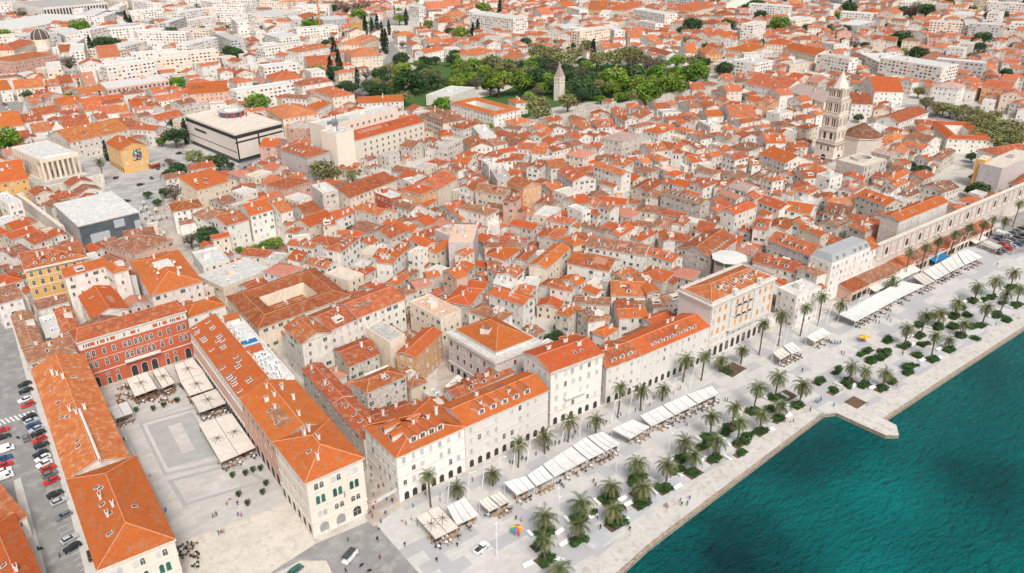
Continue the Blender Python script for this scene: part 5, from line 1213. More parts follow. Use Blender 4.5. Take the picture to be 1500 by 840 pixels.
# ------------------------------------------------------------------ surveyed houses: corner nearest, corner to its left, corner to its right, eave height, roof, wall, roof colour, options
SURVEY = """
@200,260,5.6
495,105 440,35 760,28 14 s1 c m k4 wo d0
430,60 365,0 495,-10 15 f w w
300,285 190,235 540,245 12 h w m c1
745,400 575,345 920,345 12 g1 w m d1 t4
935,315 830,235 1120,262 14 g1 w m d1 t4
560,345 430,295 680,270 9 h w m
545,735 455,620 750,665 6 f w w
@200,390,5.6
710,180 585,50 1120,20 7 f c w
@0,280,3
590,275 460,235 760,215 11 h p b
285,382 268,345 470,330 19 g1 w o k0 c0
500,362 445,318 552,342 19 h w o k0 c0
405,565 333,440 562,518 10 g2 w o k3 c0
-10,500 -60,440 85,455 11 g1 w b
97,690 50,548 185,655 7 g2 s b c1 k0
130,760 95,692 345,695 9 g1 s b k1
275,630 240,525 345,595 7 g2 w m k0
200,640 170,560 250,620 6 f w w
60,175 20,150 135,150 9 g1 y o
35,60 -30,20 85,40 14 f w w
@0,0,1
0,882 -40,775 66,855 8 h w o
-40,800 D30 38,757 7 g1 w m
@400,390,5.6
235,635 90,500 480,545 16 g2 w m k3 t5
470,530 D15 700,430 15.6 g1 w m k2 wS
695,430 D15 1080,275 16.4 g1 w m k0 c0
960,640 760,515 1080,570 14 f c g c0 wn
620,830 495,690 870,725 9 g1 s m k1
880,195 758,175 1000,160 8 h w o
1010,160 965,120 1115,85 9 g1 s o
1080,240 1010,190 1160,200 8 h s b
@400,520,5.6
490,395 240,120 600,280 11 g2 s m k5 t4
745,690 490,400 835,525 11 g2 s m k6 t4
770,310 640,230 1090,170 12 h s m k2
@600,390,5.6
740,460 485,375 890,405 16 h w b k3
930,320 650,230 990,245 13 g2 w o k0
255,440 0,300 385,350 16 f c n
45,755 -20,640 265,550 12 g1 o o wS t4
490,325 300,290 600,190 13 h s o k2
385,105 270,40 430,60 13 g1 p o
150,100 110,55 225,75 8 g1 s o
985,225 915,190 1040,165 11 g2 c o
870,90 755,50 940,30 13 g1 w m d1
835,185 700,150 870,110 9 s w w
@600,260,5.6
232,95 70,30 390,10 14 g1 c m wS
20,60 -60,20 75,30 13 f w w
130,245 80,200 220,190 10 g1 w o
640,315 400,250 730,270 14 h w b k2
780,150 540,110 830,90 15 g2 c b k2
930,95 800,40 1050,45 16 g2 o m wS
855,205 780,180 915,160 16 h p m
95,137 -75,95 215,85 16 h o o
520,545 360,420 560,400 16 f l n wn
350,500 205,440 400,420 14 f l n wn
130,575 0,510 215,530 12 g2 w o k0
220,630 150,590 350,550 11 g1 c o
70,640 20,600 155,590 12 f w n
455,645 430,610 530,600 13 g1 c o
470,790 350,740 530,720 9 g1 s m
790,680 635,640 905,590 12 h w o
905,580 820,540 950,520 11 g2 s b
950,690 865,670 1040,600 12 g1 s m
740,720 640,680 805,690 10 h w m
715,800 640,755 750,750 10 g1 w m d1
520,110 400,80 545,60 12 g1 w m
350,290 240,240 400,230 8 g1 s m
430,350 300,290 480,300 9 g1 s m
460,150 350,110 510,100 9 f w w
@800,260,5.6
195,390 0,350 250,350 11 h w m
90,520 -30,470 180,430 11 g1 s m
5,745 -110,690 200,575 13 g1 c o k3 t4
225,568 125,500 335,535 12 h c o
300,290 178,240 330,260 13 f w w
430,315 315,280 490,290 9 g2 w o
530,270 425,235 600,240 13 g2 w b
400,240 290,225 450,190 11 g1 w m
480,450 290,395 500,430 8 g2 s b
800,645 325,565 870,560 13 g2 w m d3 wG
1035,697 800,620 1090,640 12 g2 w o d2
600,487 500,450 725,410 11 g1 w o
770,530 715,500 900,460 10 g1 w m
965,525 920,450 1015,500 11 g2 w o
740,470 620,440 760,420 9 f c w
510,775 175,705 550,665 11 g2 w m d1
960,860 770,800 1050,780 12 h s m
640,200 550,150 720,110 6 f y g
830,125 700,90 950,50 10 g1 s m
920,180 830,150 955,130 9 g1 s b
1000,430 870,400 1050,350 9 g1 c b
1120,400 1050,365 1180,350 10 g1 w m
@1000,260,5.6
150,222 -175,130 225,190 13 g2 s b d6
170,85 60,50 285,40 11 g1 w m d1
340,90 280,60 395,40 10 g1 w m
520,120 420,65 630,80 10 g2 w q
440,185 290,130 495,155 9 g2 w p
590,178 495,145 690,130 10 g1 w o
795,265 615,195 860,215 13 g2 w o k4 wG
430,310 340,265 610,240 14 g1 w m
1040,300 815,265 1105,235 12 g2 w o d1
740,35 640,10 830,15 12 h w m
900,150 825,130 925,125 13 g1 w o
1040,140 930,90 1120,100 12 h w m
1060,230 950,190 1130,140 9 f w w
690,435 585,405 735,350 14 g2 w m d2 t4
560,460 500,440 590,410 9 g1 s o
560,640 455,590 625,575 10 g2 s p
850,440 720,380 920,370 11 g1 w m
960,400 820,380 1080,350 11 g1 w m
1040,640 700,515 1120,560 13 g2 l m d4
940,785 575,690 1000,705 10 g2 w m d3
235,668 -10,575 445,515 15 g1 s m d6 k0 t4
@1150,330,7
370,112 145,25 410,85 11 g2 c o
330,520 130,440 430,490 13 h w b k0
480,422 405,365 540,400 14 g1 w o k0
120,745 -30,640 372,645 14 f w w wS t4
@1200,260,5.6
290,120 160,95 400,60 11 g1 w b
500,95 400,60 545,45 10 g1 w b
548,232 305,140 590,165 14 g2 s o d3 wG
270,215 65,200 315,180 10 h w o
290,180 210,150 310,150 9 g1 w m
240,335 55,270 310,250 9 g2 s b d2
150,410 0,370 280,350 9 g1 s b d2
380,455 235,395 515,405 11 h s m
640,85 535,70 740,40 12 g1 w o
700,110 640,90 850,40 9 g1 s b
1015,125 870,60 1150,80 11 g1 w b d2
720,165 640,140 830,120 8 g1 s m
560,330 470,290 650,250 10 g1 s b
640,240 580,195 770,185 9 f s g
@800,390,5.6
212,205 32,175 240,165 11 g2 w m t4
260,160 130,110 320,120 9 g1 w o
410,232 300,190 445,180 10 g2 w o
500,140 442,125 535,120 11 f s g
525,318 225,305 530,250 7 g2 s b
537,247 520,115 812,212 9 g1 w m d1 wG
620,95 495,85 735,40 9 g1 s m
830,225 700,70 885,180 11 g2 s m
880,345 830,265 975,335 8 g1 s b
980,300 955,240 1120,260 7 g1 s b
600,430 560,345 832,418 9 g1 w o k2
185,418 62,398 290,340 11 h s o
345,462 262,360 485,437 12 h w b t4
480,585 425,530 590,520 9 h w o
200,625 110,590 300,575 8 h w m
870,480 850,455 1050,410 9 g1 w o
1020,400 968,370 1085,370 9 h s o
@400,260,5.6
105,100 -60,60 315,30 12 h p m
405,140 310,70 520,105 17 f s w
630,172 500,95 1010,25 13 g1 c m
965,180 800,115 1105,150 11 f r w
1130,275 975,225 1200,230 9 g2 w b
870,308 668,258 980,270 12 g2 s m
1140,450 898,385 1200,400 8 g2 w o
270,312 130,250 400,268 11 g1 w m
65,290 -60,220 130,250 14 g1 w m
300,408 205,345 505,325 10 g1 c o k0
410,395 400,350 500,355 12 g1 c o
500,355 490,320 680,285 9 s w o
115,400 80,380 145,375 9 g1 w o
180,460 130,435 250,410 8 h w m
330,580 115,550 360,530 11 g2 w m d1
220,690 190,680 280,615 9 s w o
435,752 270,712 450,680 10 g2 w m d2
555,615 425,590 710,495 16 h w m d3 t5
40,700 -40,660 125,630 7 f w g
880,672 820,655 990,600 10 g2 w o d1
1010,660 925,630 1130,560 11 g1 w o
975,712 845,700 1055,690 12 h w m
750,800 670,775 840,755 9 g1 s o
@600,130,5.6
890,305 780,270 1025,275 8 h w o
870,125 810,95 930,95 9 h w o
275,290 85,215 430,240 14 h c m d6 wG
440,335 340,310 580,280 13 h w m
590,400 510,310 665,340 12 f w w
305,480 245,450 435,420 14 f s g
500,490 440,420 660,455 10 g2 w m
690,470 600,430 780,440 10 g1 w m
905,448 780,385 950,390 10 g2 w m
1015,505 910,475 1065,460 10 g2 w m
1110,540 1020,510 1150,490 10 g2 w m
1080,400 1000,380 1130,370 9 g1 w o
1140,370 1070,345 1180,340 9 g1 w m
1060,660 970,640 1130,610 12 g1 w m d1
395,680 350,630 465,640 10 g2 w m
470,625 420,580 560,575 10 g2 w o
330,720 190,690 390,690 12 g1 c m
540,790 395,750 600,740 9 g1 w m
510,700 480,670 590,660 9 g1 s m
650,640 590,590 780,610 12 f w w
720,610 670,590 850,590 12 g1 w m
720,760 660,665 800,690 12 f s g
@800,130,5.6
625,435 450,405 775,385 15 h s q k0
925,372 790,345 1050,335 12 h w o
740,325 675,305 900,290 12 h w m
650,262 572,232 705,240 12 g2 w m
570,228 530,165 640,195 11 g2 w o
420,320 365,270 540,290 10 g1 w m d2
430,250 365,240 450,215 9 g1 w m
300,345 240,290 370,310 9 g2 w o
262,417 148,378 330,375 10 g2 w m
400,400 330,370 450,380 9 g2 w m
440,492 350,470 495,465 10 g2 w m
305,570 185,530 400,525 13 h c p
620,716 390,635 697,690 16 g2 w m t5
220,762 90,675 350,700 12 g2 w m d2
40,660 -40,600 130,610 11 g1 w m
60,518 0,480 205,478 10 g1 w m
570,580 490,550 620,550 9 h w m
650,638 560,600 720,600 10 h w m
860,520 775,470 970,490 11 g1 w m d2
930,600 800,545 1005,575 10 h w m
800,620 710,585 870,605 9 g1 w o
1060,720 970,695 1140,690 9 h w o
1080,515 1020,475 1140,450 11 g1 w m
770,250 690,215 865,200 11 g1 w m
1000,690 880,640 1040,650 9 f s n
@1000,130,5.6
400,237 300,160 545,185 12 g1 w o
720,130 580,115 790,90 12 g1 o m d3
205,235 130,195 315,215 11 g1 w o
230,320 130,270 290,290 11 f w w
60,165 -40,120 135,145 11 g1 w b
200,160 150,120 290,130 11 g2 w m
480,290 400,265 650,260 10 g1 w m
440,360 390,335 480,350 8 g1 w p
360,350 280,325 410,330 9 g1 w m
520,525 400,475 672,475 9 h w b k4
690,447 615,385 808,412 12 g1 w o
810,320 720,280 890,290 10 h w b
800,215 665,195 905,190 12 f w w
990,165 930,140 1070,150 10 g1 w m
1100,220 1020,195 1150,200 9 g1 w o
1020,335 940,310 1115,305 13 h c m
900,385 810,380 940,350 13 f c g
840,612 635,530 940,545 12 g2 w o k3
430,588 270,570 540,560 14 g1 w m wG
170,640 80,610 270,620 10 f s w
80,610 -20,560 190,575 11 g1 w o d1
240,565 150,540 330,545 11 g1 w o
570,630 530,600 615,610 10 g1 w o
150,420 50,385 200,390 10 g1 w b
370,425 240,390 410,400 9 g1 w b
420,450 370,430 470,395 9 g1 w q
120,500 -20,470 190,480 9 g1 w m
340,520 200,490 420,500 9 g1 w m
620,750 575,710 740,680 8 g1 s b
740,768 645,740 825,745 11 h w b
900,715 790,690 920,690 10 g1 w m
1000,740 900,680 1070,720 11 g1 w m
960,650 860,630 1120,630 9 h s m
@1200,130,5.6
657,280 495,235 900,192 10 g1 w m c0 k0
600,165 520,130 650,140 9 f w w
270,125 215,60 395,90 13 g1 w m
440,350 350,310 600,320 8 f w w
610,425 550,380 730,395 8 h w o
480,500 420,460 600,440 8 g1 w m
895,440 715,395 965,405 10 g2 w b
850,500 670,455 880,465 9 g2 w o
690,540 575,490 745,495 9 g1 w m
590,555 430,515 650,540 8 g2 s q
900,600 780,560 945,590 8 g1 w o
1000,590 930,560 1120,510 9 g1 s b
610,760 550,720 740,690 11 g1 w o
500,780 430,740 545,760 9 g2 w b
620,650 560,610 650,620 8 g1 w m
470,620 385,590 550,610 7 g2 s m
90,740 0,700 195,710 13 f w g
@1280,60,6
650,860 480,710 935,785 9 c w o
745,425 525,400 810,395 14 h w q
@1000,0,5.6
830,750 510,685 885,680 11 g2 w m d2
1160,845 850,745 1210,770 11 g2 c q
220,300 65,290 370,275 13 g1 c m
370,325 250,300 450,300 13 g1 c o
190,445 130,400 295,420 13 h o m
250,205 140,195 310,180 12 h w m
100,95 -40,60 260,55 13 h c m
320,130 250,105 410,110 11 h c m
540,130 445,125 600,125 12 h w m
740,70 630,55 850,60 12 h w o
750,100 670,95 810,85 9 h p o
930,175 855,150 1090,150 15 f c w A
580,210 468,205 690,180 22 f w w A
900,35 820,25 980,20 9 g1 w o
950,335 885,325 980,315 10 h w m
1040,330 1000,300 1090,310 8 h w o
40,440 -20,400 110,430 9 g1 w o
80,740 10,700 140,710 9 g1 s m
160,650 60,640 235,655 10 g1 s m
600,528 405,500 745,500 16 f w w A
880,540 790,515 1070,515 11 f c g
1000,620 930,590 1110,600 7 f c g
@1200,0,5.6
458,752 350,670 617,705 15 g1 w o k0
625,120 480,110 690,100 17 g1 c o t5
440,105 345,90 510,95 12 h w o
320,215 195,190 470,175 12 f g w A
630,345 430,325 650,325 11 g2 w m
560,285 450,265 640,260 9 g1 w m
1010,560 500,480 1060,520 20 f w w A
500,520 330,440 640,460 14 f s w A
1080,545 815,490 1120,500 9 g2 w b
@1300,0,5.6
1010,738 778,712 1040,700 13 g2 o m
370,300 245,295 380,280 10 g1 w o
530,215 415,210 560,200 9 g2 w o
680,130 545,125 720,105 11 f w w
740,510 600,500 770,490 10 g1 w m
470,400 400,370 540,370 10 h w o
700,370 600,360 730,350 12 f s g
860,580 710,580 910,550 9 g1 w o
@0,0,5.6
10,20 -60,0 105,5 16 f w g A
780,130 700,100 890,80 14 f w w A
940,105 890,95 1000,95 12 f t w A
900,218 795,215 995,190 10 h w o
170,240 0,180 770,130 12 f w w A
540,300 400,240 690,270 14 f w w A
970,400 920,370 1200,340 14 f w w A
650,535 D14 835,520 17 g2 w o k0
820,478 790,425 980,458 18 g1 w o k2 t5
500,430 480,400 650,405 13 g1 s m
700,700 655,640 790,690 9 g1 c p
665,775 655,740 875,740 8 g1 s o
125,735 110,690 360,700 11 g1 c o
390,715 370,680 495,700 11 g1 w o d3
500,690 460,650 590,670 10 g1 s m
0,745 -50,700 95,735 10 g1 w o
@0,70,5.6
-10,662 -60,580 185,620 10 g1 w o
190,620 150,575 350,590 9 g1 w m d2
300,560 235,525 470,520 9 g1 w m
500,480 440,425 670,430 9 h p o
700,525 640,460 840,490 9 g1 w o
790,440 770,420 1010,410 10 g1 w o
845,475 830,450 1010,445 9 g1 w m
825,548 795,505 985,520 9 g1 w o
985,530 970,490 1055,520 9 g1 c o
525,655 480,595 740,630 10 g1 w m
800,590 740,560 860,560 8 g1 w m
570,778 535,690 1060,668 12 g1 s o k5 d2
280,695 245,645 410,655 10 g1 w o
1080,490 1050,445 1160,460 10 g1 w o
1100,660 900,600 1180,620 8 h w m
@0,180,5.6
-60,505 -130,380 208,425 14 g1 y o
20,690 -60,640 135,665 10 f w w
@200,110,5.6
430,160 412,100 755,132 13 g1 p o wD t4
180,218 168,185 385,185 8 g1 w o
110,270 75,235 195,250 8 g2 s o
185,380 165,335 390,330 9 g1 w m
150,455 -60,440 200,420 11 g2 w m
410,275 390,240 600,245 6 f s g
@400,130,5.6
280,570 55,495 465,515 15 h l m d4 wn
25,480 -60,440 110,420 13 g2 p o
270,340 135,310 415,270 13 f p g
80,250 -60,170 325,180 13 h c m
350,180 295,135 470,120 12 g1 w o
700,125 640,90 1070,105 12 g1 w o k0
@400,0,5.6
210,432 158,408 478,385 14 h w m d3
290,550 250,500 480,525 10 g1 w m
50,315 -80,280 185,285 17 f w w wo A
0,670 -60,620 250,640 13 h w m
240,705 105,690 485,665 13 h w m d2
490,800 340,740 605,750 13 h c o
720,372 553,360 862,310 14 h c o d6
640,475 590,430 880,445 13 h c o
410,170 350,140 630,170 15 f g w
250,160 165,145 380,120 10 h w m
0,140 -80,100 240,90 12 f w w A
1020,300 930,285 1180,290 11 h w o
@600,0,5.6
75,62 -10,50 140,58 20 f w w A
145,75 110,50 290,55 14 g1 w o
300,50 280,25 410,40 13 g1 w o
340,135 280,120 490,115 12 h o o
260,180 200,160 350,160 9 h w o
850,160 495,115 905,135 24 f w w A
560,320 515,300 630,290 12 h c m
740,330 615,310 780,300 12 f s g
545,460 430,435 700,420 11 h c o d1
880,485 745,475 950,445 12 h c m
1080,125 1010,100 1150,110 13 g1 w o
1000,195 905,180 1045,185 12 h w m
1070,295 985,285 1130,270 11 h c m
890,365 840,350 940,355 10 h w o
20,380 -30,350 105,375 11 g2 w m
160,360 90,340 250,340 9 g1 w o
300,355 240,340 400,340 9 g1 w o d1
130,440 80,420 280,410 8 g1 w o
@800,0,5.6
490,85 365,60 520,50 13 g2 o m
640,92 495,75 810,45 14 h c m
975,125 715,80 1010,105 20 f w w wo A
395,232 275,240 535,205 15 g1 w o
180,240 90,230 280,200 14 f s w
580,185 530,170 645,165 14 g1 c m
690,315 640,280 780,300 11 g1 w o
850,330 760,310 930,320 11 g1 w o
480,410 395,390 640,385 9 g1 w m
960,320 910,295 1000,305 9 h w m
1080,335 1010,320 1130,310 9 g1 w o
990,455 830,410 1020,430 8 g2 w m
160,70 50,50 190,50 11 g1 w o
"""
# ------------------------------------------------------------------ the surveyed houses
def read_survey():
    x0 = y0 = 0; s = 1
    for ln in SURVEY.strip().split('\n'):
        if ln[0] == '@': x0, y0, s = map(float, ln[1:].split(',')); continue
        t = ln.split()
        def c(q): return float(q[1:]) if q[0] == 'D' else (x0+float(q.split(',')[0])/s, y0+float(q.split(',')[1])/s)
        F, L, R = map(c, t[:3]); h = float(t[3]); rf, wl, rc = t[4:7]
        o = dict(nd=0, nk=None, nc=None, style='', top=3, name='house')
        for k in t[7:]:
            if k[0] == 'd': o['nd'] = int(k[1:])
            elif k[0] == 'k': o['nk'] = int(k[1:])
            elif k[0] == 'c': o['nc'] = int(k[1:])
            elif k[0] == 't': o['top'] = int(k[1:])
            elif k == 'A': o['name'] = 'apartment_block'
            elif k == 'wn': o['nowin'] = True
            elif k[0] == 'w': o['style'] = k[1:]
        if rf == 's1': rf = 's'
        if wl == 't': o['nowin'] = True
        Q = quad_from(F, L, R, h+U(-.15, .15))
        if o['name'] == 'apartment_block': o['style'] = o['style'] or 'D'; o['simple'] = True; o['sp'] = 3.4; o['fh'] = 3.0
        building(Q, h+U(-.15, .15), rf, wl, rc, **o)
read_survey()
# ------------------------------------------------------------------ the houses in between and beyond
GX, GY, GN = -120, -20, 2100
OCC = np.zeros((GN, GN), bool)
def mark(Q, val=True, test=False, shrink=0.0):
    P = np.array([q[:2] for q in Q]); 
    if shrink: P = np.array(grow([np.array(p) for p in P], -shrink))
    x0, y0 = np.floor(P.min(0)-[GX, GY]).astype(int); x1, y1 = np.ceil(P.max(0)-[GX, GY]).astype(int)
    x0, y0 = max(x0, 0), max(y0, 0); x1, y1 = min(x1, GN), min(y1, GN)
    if x1 <= x0 or y1 <= y0: return 0
    X, Y = np.meshgrid(np.arange(x0, x1)+GX+.5, np.arange(y0, y1)+GY+.5, indexing='ij'); ins = np.zeros(X.shape, bool)
    n = len(P); j = n-1
    for i in range(n):
        xi, yi = P[i]; xj, yj = P[j]
        if yi != yj:
            c = ((yi > Y) != (yj > Y)) & (X < (xj-xi)*(Y-yi)/(yj-yi)+xi); ins ^= c
        j = i
    if test: t = ins.sum(); return (ins & OCC[x0:x1, y0:y1]).sum()/max(t, 1)
    OCC[x0:x1, y0:y1] |= ins
    return 0
for q in NOBUILD: mark(q)
ANN = []
for Q, h in FOOT:
    mark(Q); c = sum(Q)/len(Q); e = Q[1]-Q[0]; ANN.append((c[0], c[1], math.atan2(e[1], e[0])))
ANN = np.array(ANN)
# trees are marked before the fill
exec_trees = True
# ------------------------------------------------------------------ trees
LEAF = dict(g=[(.15, .26, .025), (.21, .32, .04), (.09, .18, .02)], d=[(.045, .09, .032), (.065, .12, .038), (.03, .062, .026)], o=[(.22, .22, .08), (.27, .25, .11), (.16, .165, .065)],
            b=[(.17, .13, .10), (.21, .17, .14), (.12, .095, .08)], c=[(.016, .038, .018), (.024, .052, .022), (.011, .026, .014)], y=[(.20, .21, .06), (.25, .24, .09), (.14, .16, .05)])
for k, cs in LEAF.items():
    for i, c in enumerate(cs): DEF['leaf_%s%d' % (k, i)] = (lambda c: lambda n: node_mat(n, c, tuple(x*.8 for x in c), 1.5, rough=.75, vary=.22, hue=.02))(c)
def leaf_cloud(mb, c, r, n, k, rs, size=.55, flat=1.0, sparse=False):
    tone = rs.choice((0, 0, 1, 2))
    for _ in range(n):
        v = rs.normal(size=3); v /= np.linalg.norm(v); rad = r*rs.uniform(.62, 1.06)
        if sparse: rad = r*rs.uniform(.1, 1.1)
        p = np.array(c)+v*rad*np.array([1, 1, flat])
        # leaf spray roughly facing outward with scatter
        nrm = v+rs.normal(size=3)*.55; nrm /= np.linalg.norm(nrm); x = np.cross(nrm, rs.normal(size=3)); x /= np.linalg.norm(x); y = np.cross(nrm, x)
        a, b = size*rs.uniform(.6, 1.3), size*rs.uniform(.5, 1.1); t = tone if rs.uniform() < .7 else rs.integers(0, 3)
        mb.poly([p-x*a, p-y*b*.6, p+x*a, p+y*b], 'leaf_%s%d' % (k, t))
def crown_mesh(k, seed, R=1.0, q=1.0):
    """crown for a tree of crown radius 5 m, centred over its trunk, z measured from the ground"""
    rs = np.random.default_rng(seed); mb = MB()
    if k == 'c':
        for z in np.linspace(1.2, 12.5, 12):
            r = 1.55*math.sin(min(1, (z+.6)/5)*math.pi/2)*(1-(max(z-5, 0)/8.2)**1.5)+.15
            leaf_cloud(mb, (rs.uniform(-.15, .15), rs.uniform(-.15, .15), z), r, 60, 'c', rs, .42, 1.1)
        return mb
    if k == 'b':
        for i in range(26):
            a = rs.uniform(0, 6.28); e = rs.uniform(.35, 1.3); L = rs.uniform(3, 5.4); p0 = np.array([0, 0, rs.uniform(2.0, 4.0)]); p1 = p0+np.array([math.cos(a)*math.cos(e), math.sin(a)*math.cos(e), math.sin(e)])*L
            mb.tube(p0, p1, .12, .03, 4, 'bark')
            for _ in range(6):
                d = rs.normal(size=3); d[2] = abs(d[2]); d /= np.linalg.norm(d); s_ = lerp(p0, p1, rs.uniform(.4, 1)); mb.tube(s_, s_+d*rs.uniform(.8, 1.8), .04, .015, 3, 'bark')
        for _ in range(11): 
            v = rs.normal(size=3); v /= np.linalg.norm(v); v[2] = abs(v[2])*.8; leaf_cloud(mb, np.array([0, 0, 5])+v*rs.uniform(1.5, 3.6), 1.5, 40, 'b', rs, .26, 1, True)
        return mb
    nl = 15 if k != 'o' else 13
    for i in range(nl):
        a = i*2.4+rs.uniform(-.3, .3); t = (i+.5)/nl; el = math.asin(1-1.35*t); rr = rs.uniform(2.6, 3.4)
        c = np.array([math.cos(a)*math.cos(el)*rr, math.sin(a)*math.cos(el)*rr, 5.2+math.sin(el)*rr*.8]); r = rs.uniform(1.4, 2.15)
        leaf_cloud(mb, c, r, int((105 if k != 'o' else 80)*q), k if rs.uniform() < .85 or k in 'dc' else ('y' if k in 'go' else k), rs, .40 if k != 'o' else .36, .8, k == 'o')
    leaf_cloud(mb, (0, 0, 5.2), 2.6, int(90*q), k, rs, .5)
    return mb
def trunk_mesh(k):
    mb = MB()
    if k == 'c': mb.tube((0, 0, -.2), (0, 0, 5), .28, .12, 6, 'bark'); return mb
    rs = np.random.default_rng(5); mb.tube((0, 0, -.2), (.1, 0, 2.6), .42, .30, 7, 'bark')
    for i in range(6): a = i*1.05+rs.uniform(-.3, .3); mb.tube((.1, 0, 2.4), (math.cos(a)*2.4, math.sin(a)*2.4, 5+rs.uniform(-.6, .8)), .20, .07, 5, 'bark')
    mb.tube((.1, 0, 2.4), (0, 0, 6.5), .24, .08, 5, 'bark'); return mb
KN = dict(g=('round_tree', 'round bright green tree', 'tree'), d=('dark_tree', 'dark evergreen tree', 'tree'), o=('plane_tree', 'olive-toned loose tree', 'tree'), b=('bare_tree', 'bare brownish tree', 'tree'), c=('cypress', 'slim dark cypress', 'cypress'))
CR = {k: [crown_mesh(k, 10*i+ord(k)).data('crown') for i in range(3)] for k in 'gdobc'}
TR = {k: trunk_mesh(k).data('trunk') for k in 'gdobc'}
NTREE = 0
TREEPOS = []
def tree(x, y, r, k, label=None, hscale=1.0, grp=None):
    global NTREE
    nm, ds, ct = KN[k]; s = r/5.0 if k != 'c' else r/1.6
    o = empty(nm, (x, y, 0), U(0, 6.28)); sz = (s*hscale if k != 'c' else r/1.6*U(.75, .95))
    for n_, me in (('trunk', TR[k]), ('crown', random.choice(CR[k]))):
        c = bpy.data.objects.new(n_, me); COL.objects.link(c); c.parent = o; c.scale = (s, s, sz*(.86 if k != 'c' else 1))
    size = 'large ' if r > 6.5 and k != 'c' else ('small ' if r < 3.2 and k != 'c' else '')
    thing(o, size+ds, ct, grp, label); NTREE += 1; TREEPOS.append((x, y, r)); return o
TREES = """
@800,0,5.6
g 560,630,110 540,720,60 770,680,80 820,760,100 910,590,70 1040,690,100 1075,590,60 600,790,40 670,780,40 450,810,35 480,650,70 640,690,60 860,660,50
d 255,700,85 280,770,60 720,600,90 300,700,80 350,640,70 920,720,40 640,620,60 40,620,60 500,560,50 60,700,60 700,700,50 160,600,50
o 40,450,100 150,480,80 440,700,60 340,370,60 690,440,90 560,470,80 420,490,70 740,470,80 180,830,80 610,440,60 240,440,60
b 290,590,70 880,510,80 60,540,60 700,520,60 830,520,50
c 385,430,28
@600,130,5.6
o 1050,130,90 1080,200,80
g 975,80,50 265,125,70 650,310,35
d 640,215,45
@600,0,5.6
g 420,550,70 490,640,60 610,570,45 730,660,110 900,660,90 370,680,60 160,200,40 420,270,60 600,70,55 260,210,35 1090,720,50 980,790,50 600,520,40
o 680,500,70 790,560,80 210,600,45 130,590,40 1060,420,90 960,600,70
b 230,640,60 550,670,50 820,600,60
d 130,500,50 210,490,35 370,440,40 0,650,110 1000,640,80 330,260,40 515,260,30 950,340,40 950,540,50 80,690,60 1060,620,70 660,700,60
c 740,75,26 560,245,24 520,250,22
@400,0,5.6
g 310,210,80 700,120,55 350,590,60 1060,620,70 1035,150,40
c 500,410,50 540,530,50 470,560,40 755,220,36 810,230,28 855,230,32 890,240,18 950,235,18 1090,140,34 690,640,26 900,340,50 925,360,36
d 510,590,60 1050,480,60 600,700,50 650,720,50 880,600,60 480,70,40 430,350,30
b 760,600,50 860,690,50 610,600,40 600,60,60 540,40,60 760,40,50 320,40,50 680,60,50
o 1080,790,60 960,560,60 840,660,40
@0,0,5.6
g 650,220,70 20,300,80 560,790,30
c 1040,190,34 1080,220,34 740,370,22
d 820,350,50 880,350,50 940,350,40
b 560,500,70 180,100,40
@200,0,5.6
d 290,280,60 230,300,40 760,420,50 820,440,50 390,660,40
g 330,680,55 155,215,22 540,240,30
@200,110,5.6
d 280,390,45 310,500,70 670,710,70 340,770,60 280,820,60 770,740,30 600,210,40
g 990,220,80 200,540,35 280,270,40
o 470,670,70 590,690,40
b 270,710,50
c 400,480,30
@200,260,5.6
b 300,110,80 440,500,70
d 230,120,40 570,470,80 640,460,50 90,140,30 170,200,30 
g 900,600,40 980,580,40 840,590,28 1080,530,30
@400,130,5.6
o 400,660,100 300,640,70 500,700,70 650,700,50 700,680,30
b 1010,570,35
@1000,0,5.6
d 80,200,60 600,40,50 370,200,50 345,560,60 640,120,40 1030,230,40 0,250,40
g 90,600,90 20,650,50 800,190,80 760,210,40
o 70,500,50 40,330,40
@1200,0,5.6
d 240,60,50 670,310,60 810,440,60 375,370,30 880,80,50 700,90,40 210,240,40 640,340,40
g 180,130,40 
b 300,350,50 760,90,80 340,610,40 800,60,50
c 80,500,24 250,40,30
@1200,130,5.6
d 325,235,32 830,680,60 770,620,30 870,660,35
@1280,60,6
o 470,540,55 560,590,55 680,600,55 800,600,50 900,640,60 1000,700,70 400,440,45 1060,660,60 620,580,50 740,620,50
@1400,150,5
o 150,150,60 230,190,60 320,210,60 420,240,60 480,190,60 180,230,60 300,280,60 60,140,50 110,190,50 380,170,60 450,300,60 220,260,50
@1400,180,7
d 230,560,60 240,680,80 170,345,45 160,690,50
@1300,0,5.6
d 320,80,45 790,310,50 510,20,30 990,250,20 1070,75,40 970,600,40 755,385,40 850,130,40 930,120,40
b 760,440,50 200,90,60
g 540,540,40
@400,260,5.6
d 655,430,50 525,295,25
g 20,530,50 -60,560,50 60,560,30
@600,260,5.6
d 215,305,30
@800,390,5.6
d 130,500,55 40,600,60 90,560,50
@0,180,5.6
c 870,240,20
g 30,130,90
"""
x0 = y0 = 0; s_ = 1
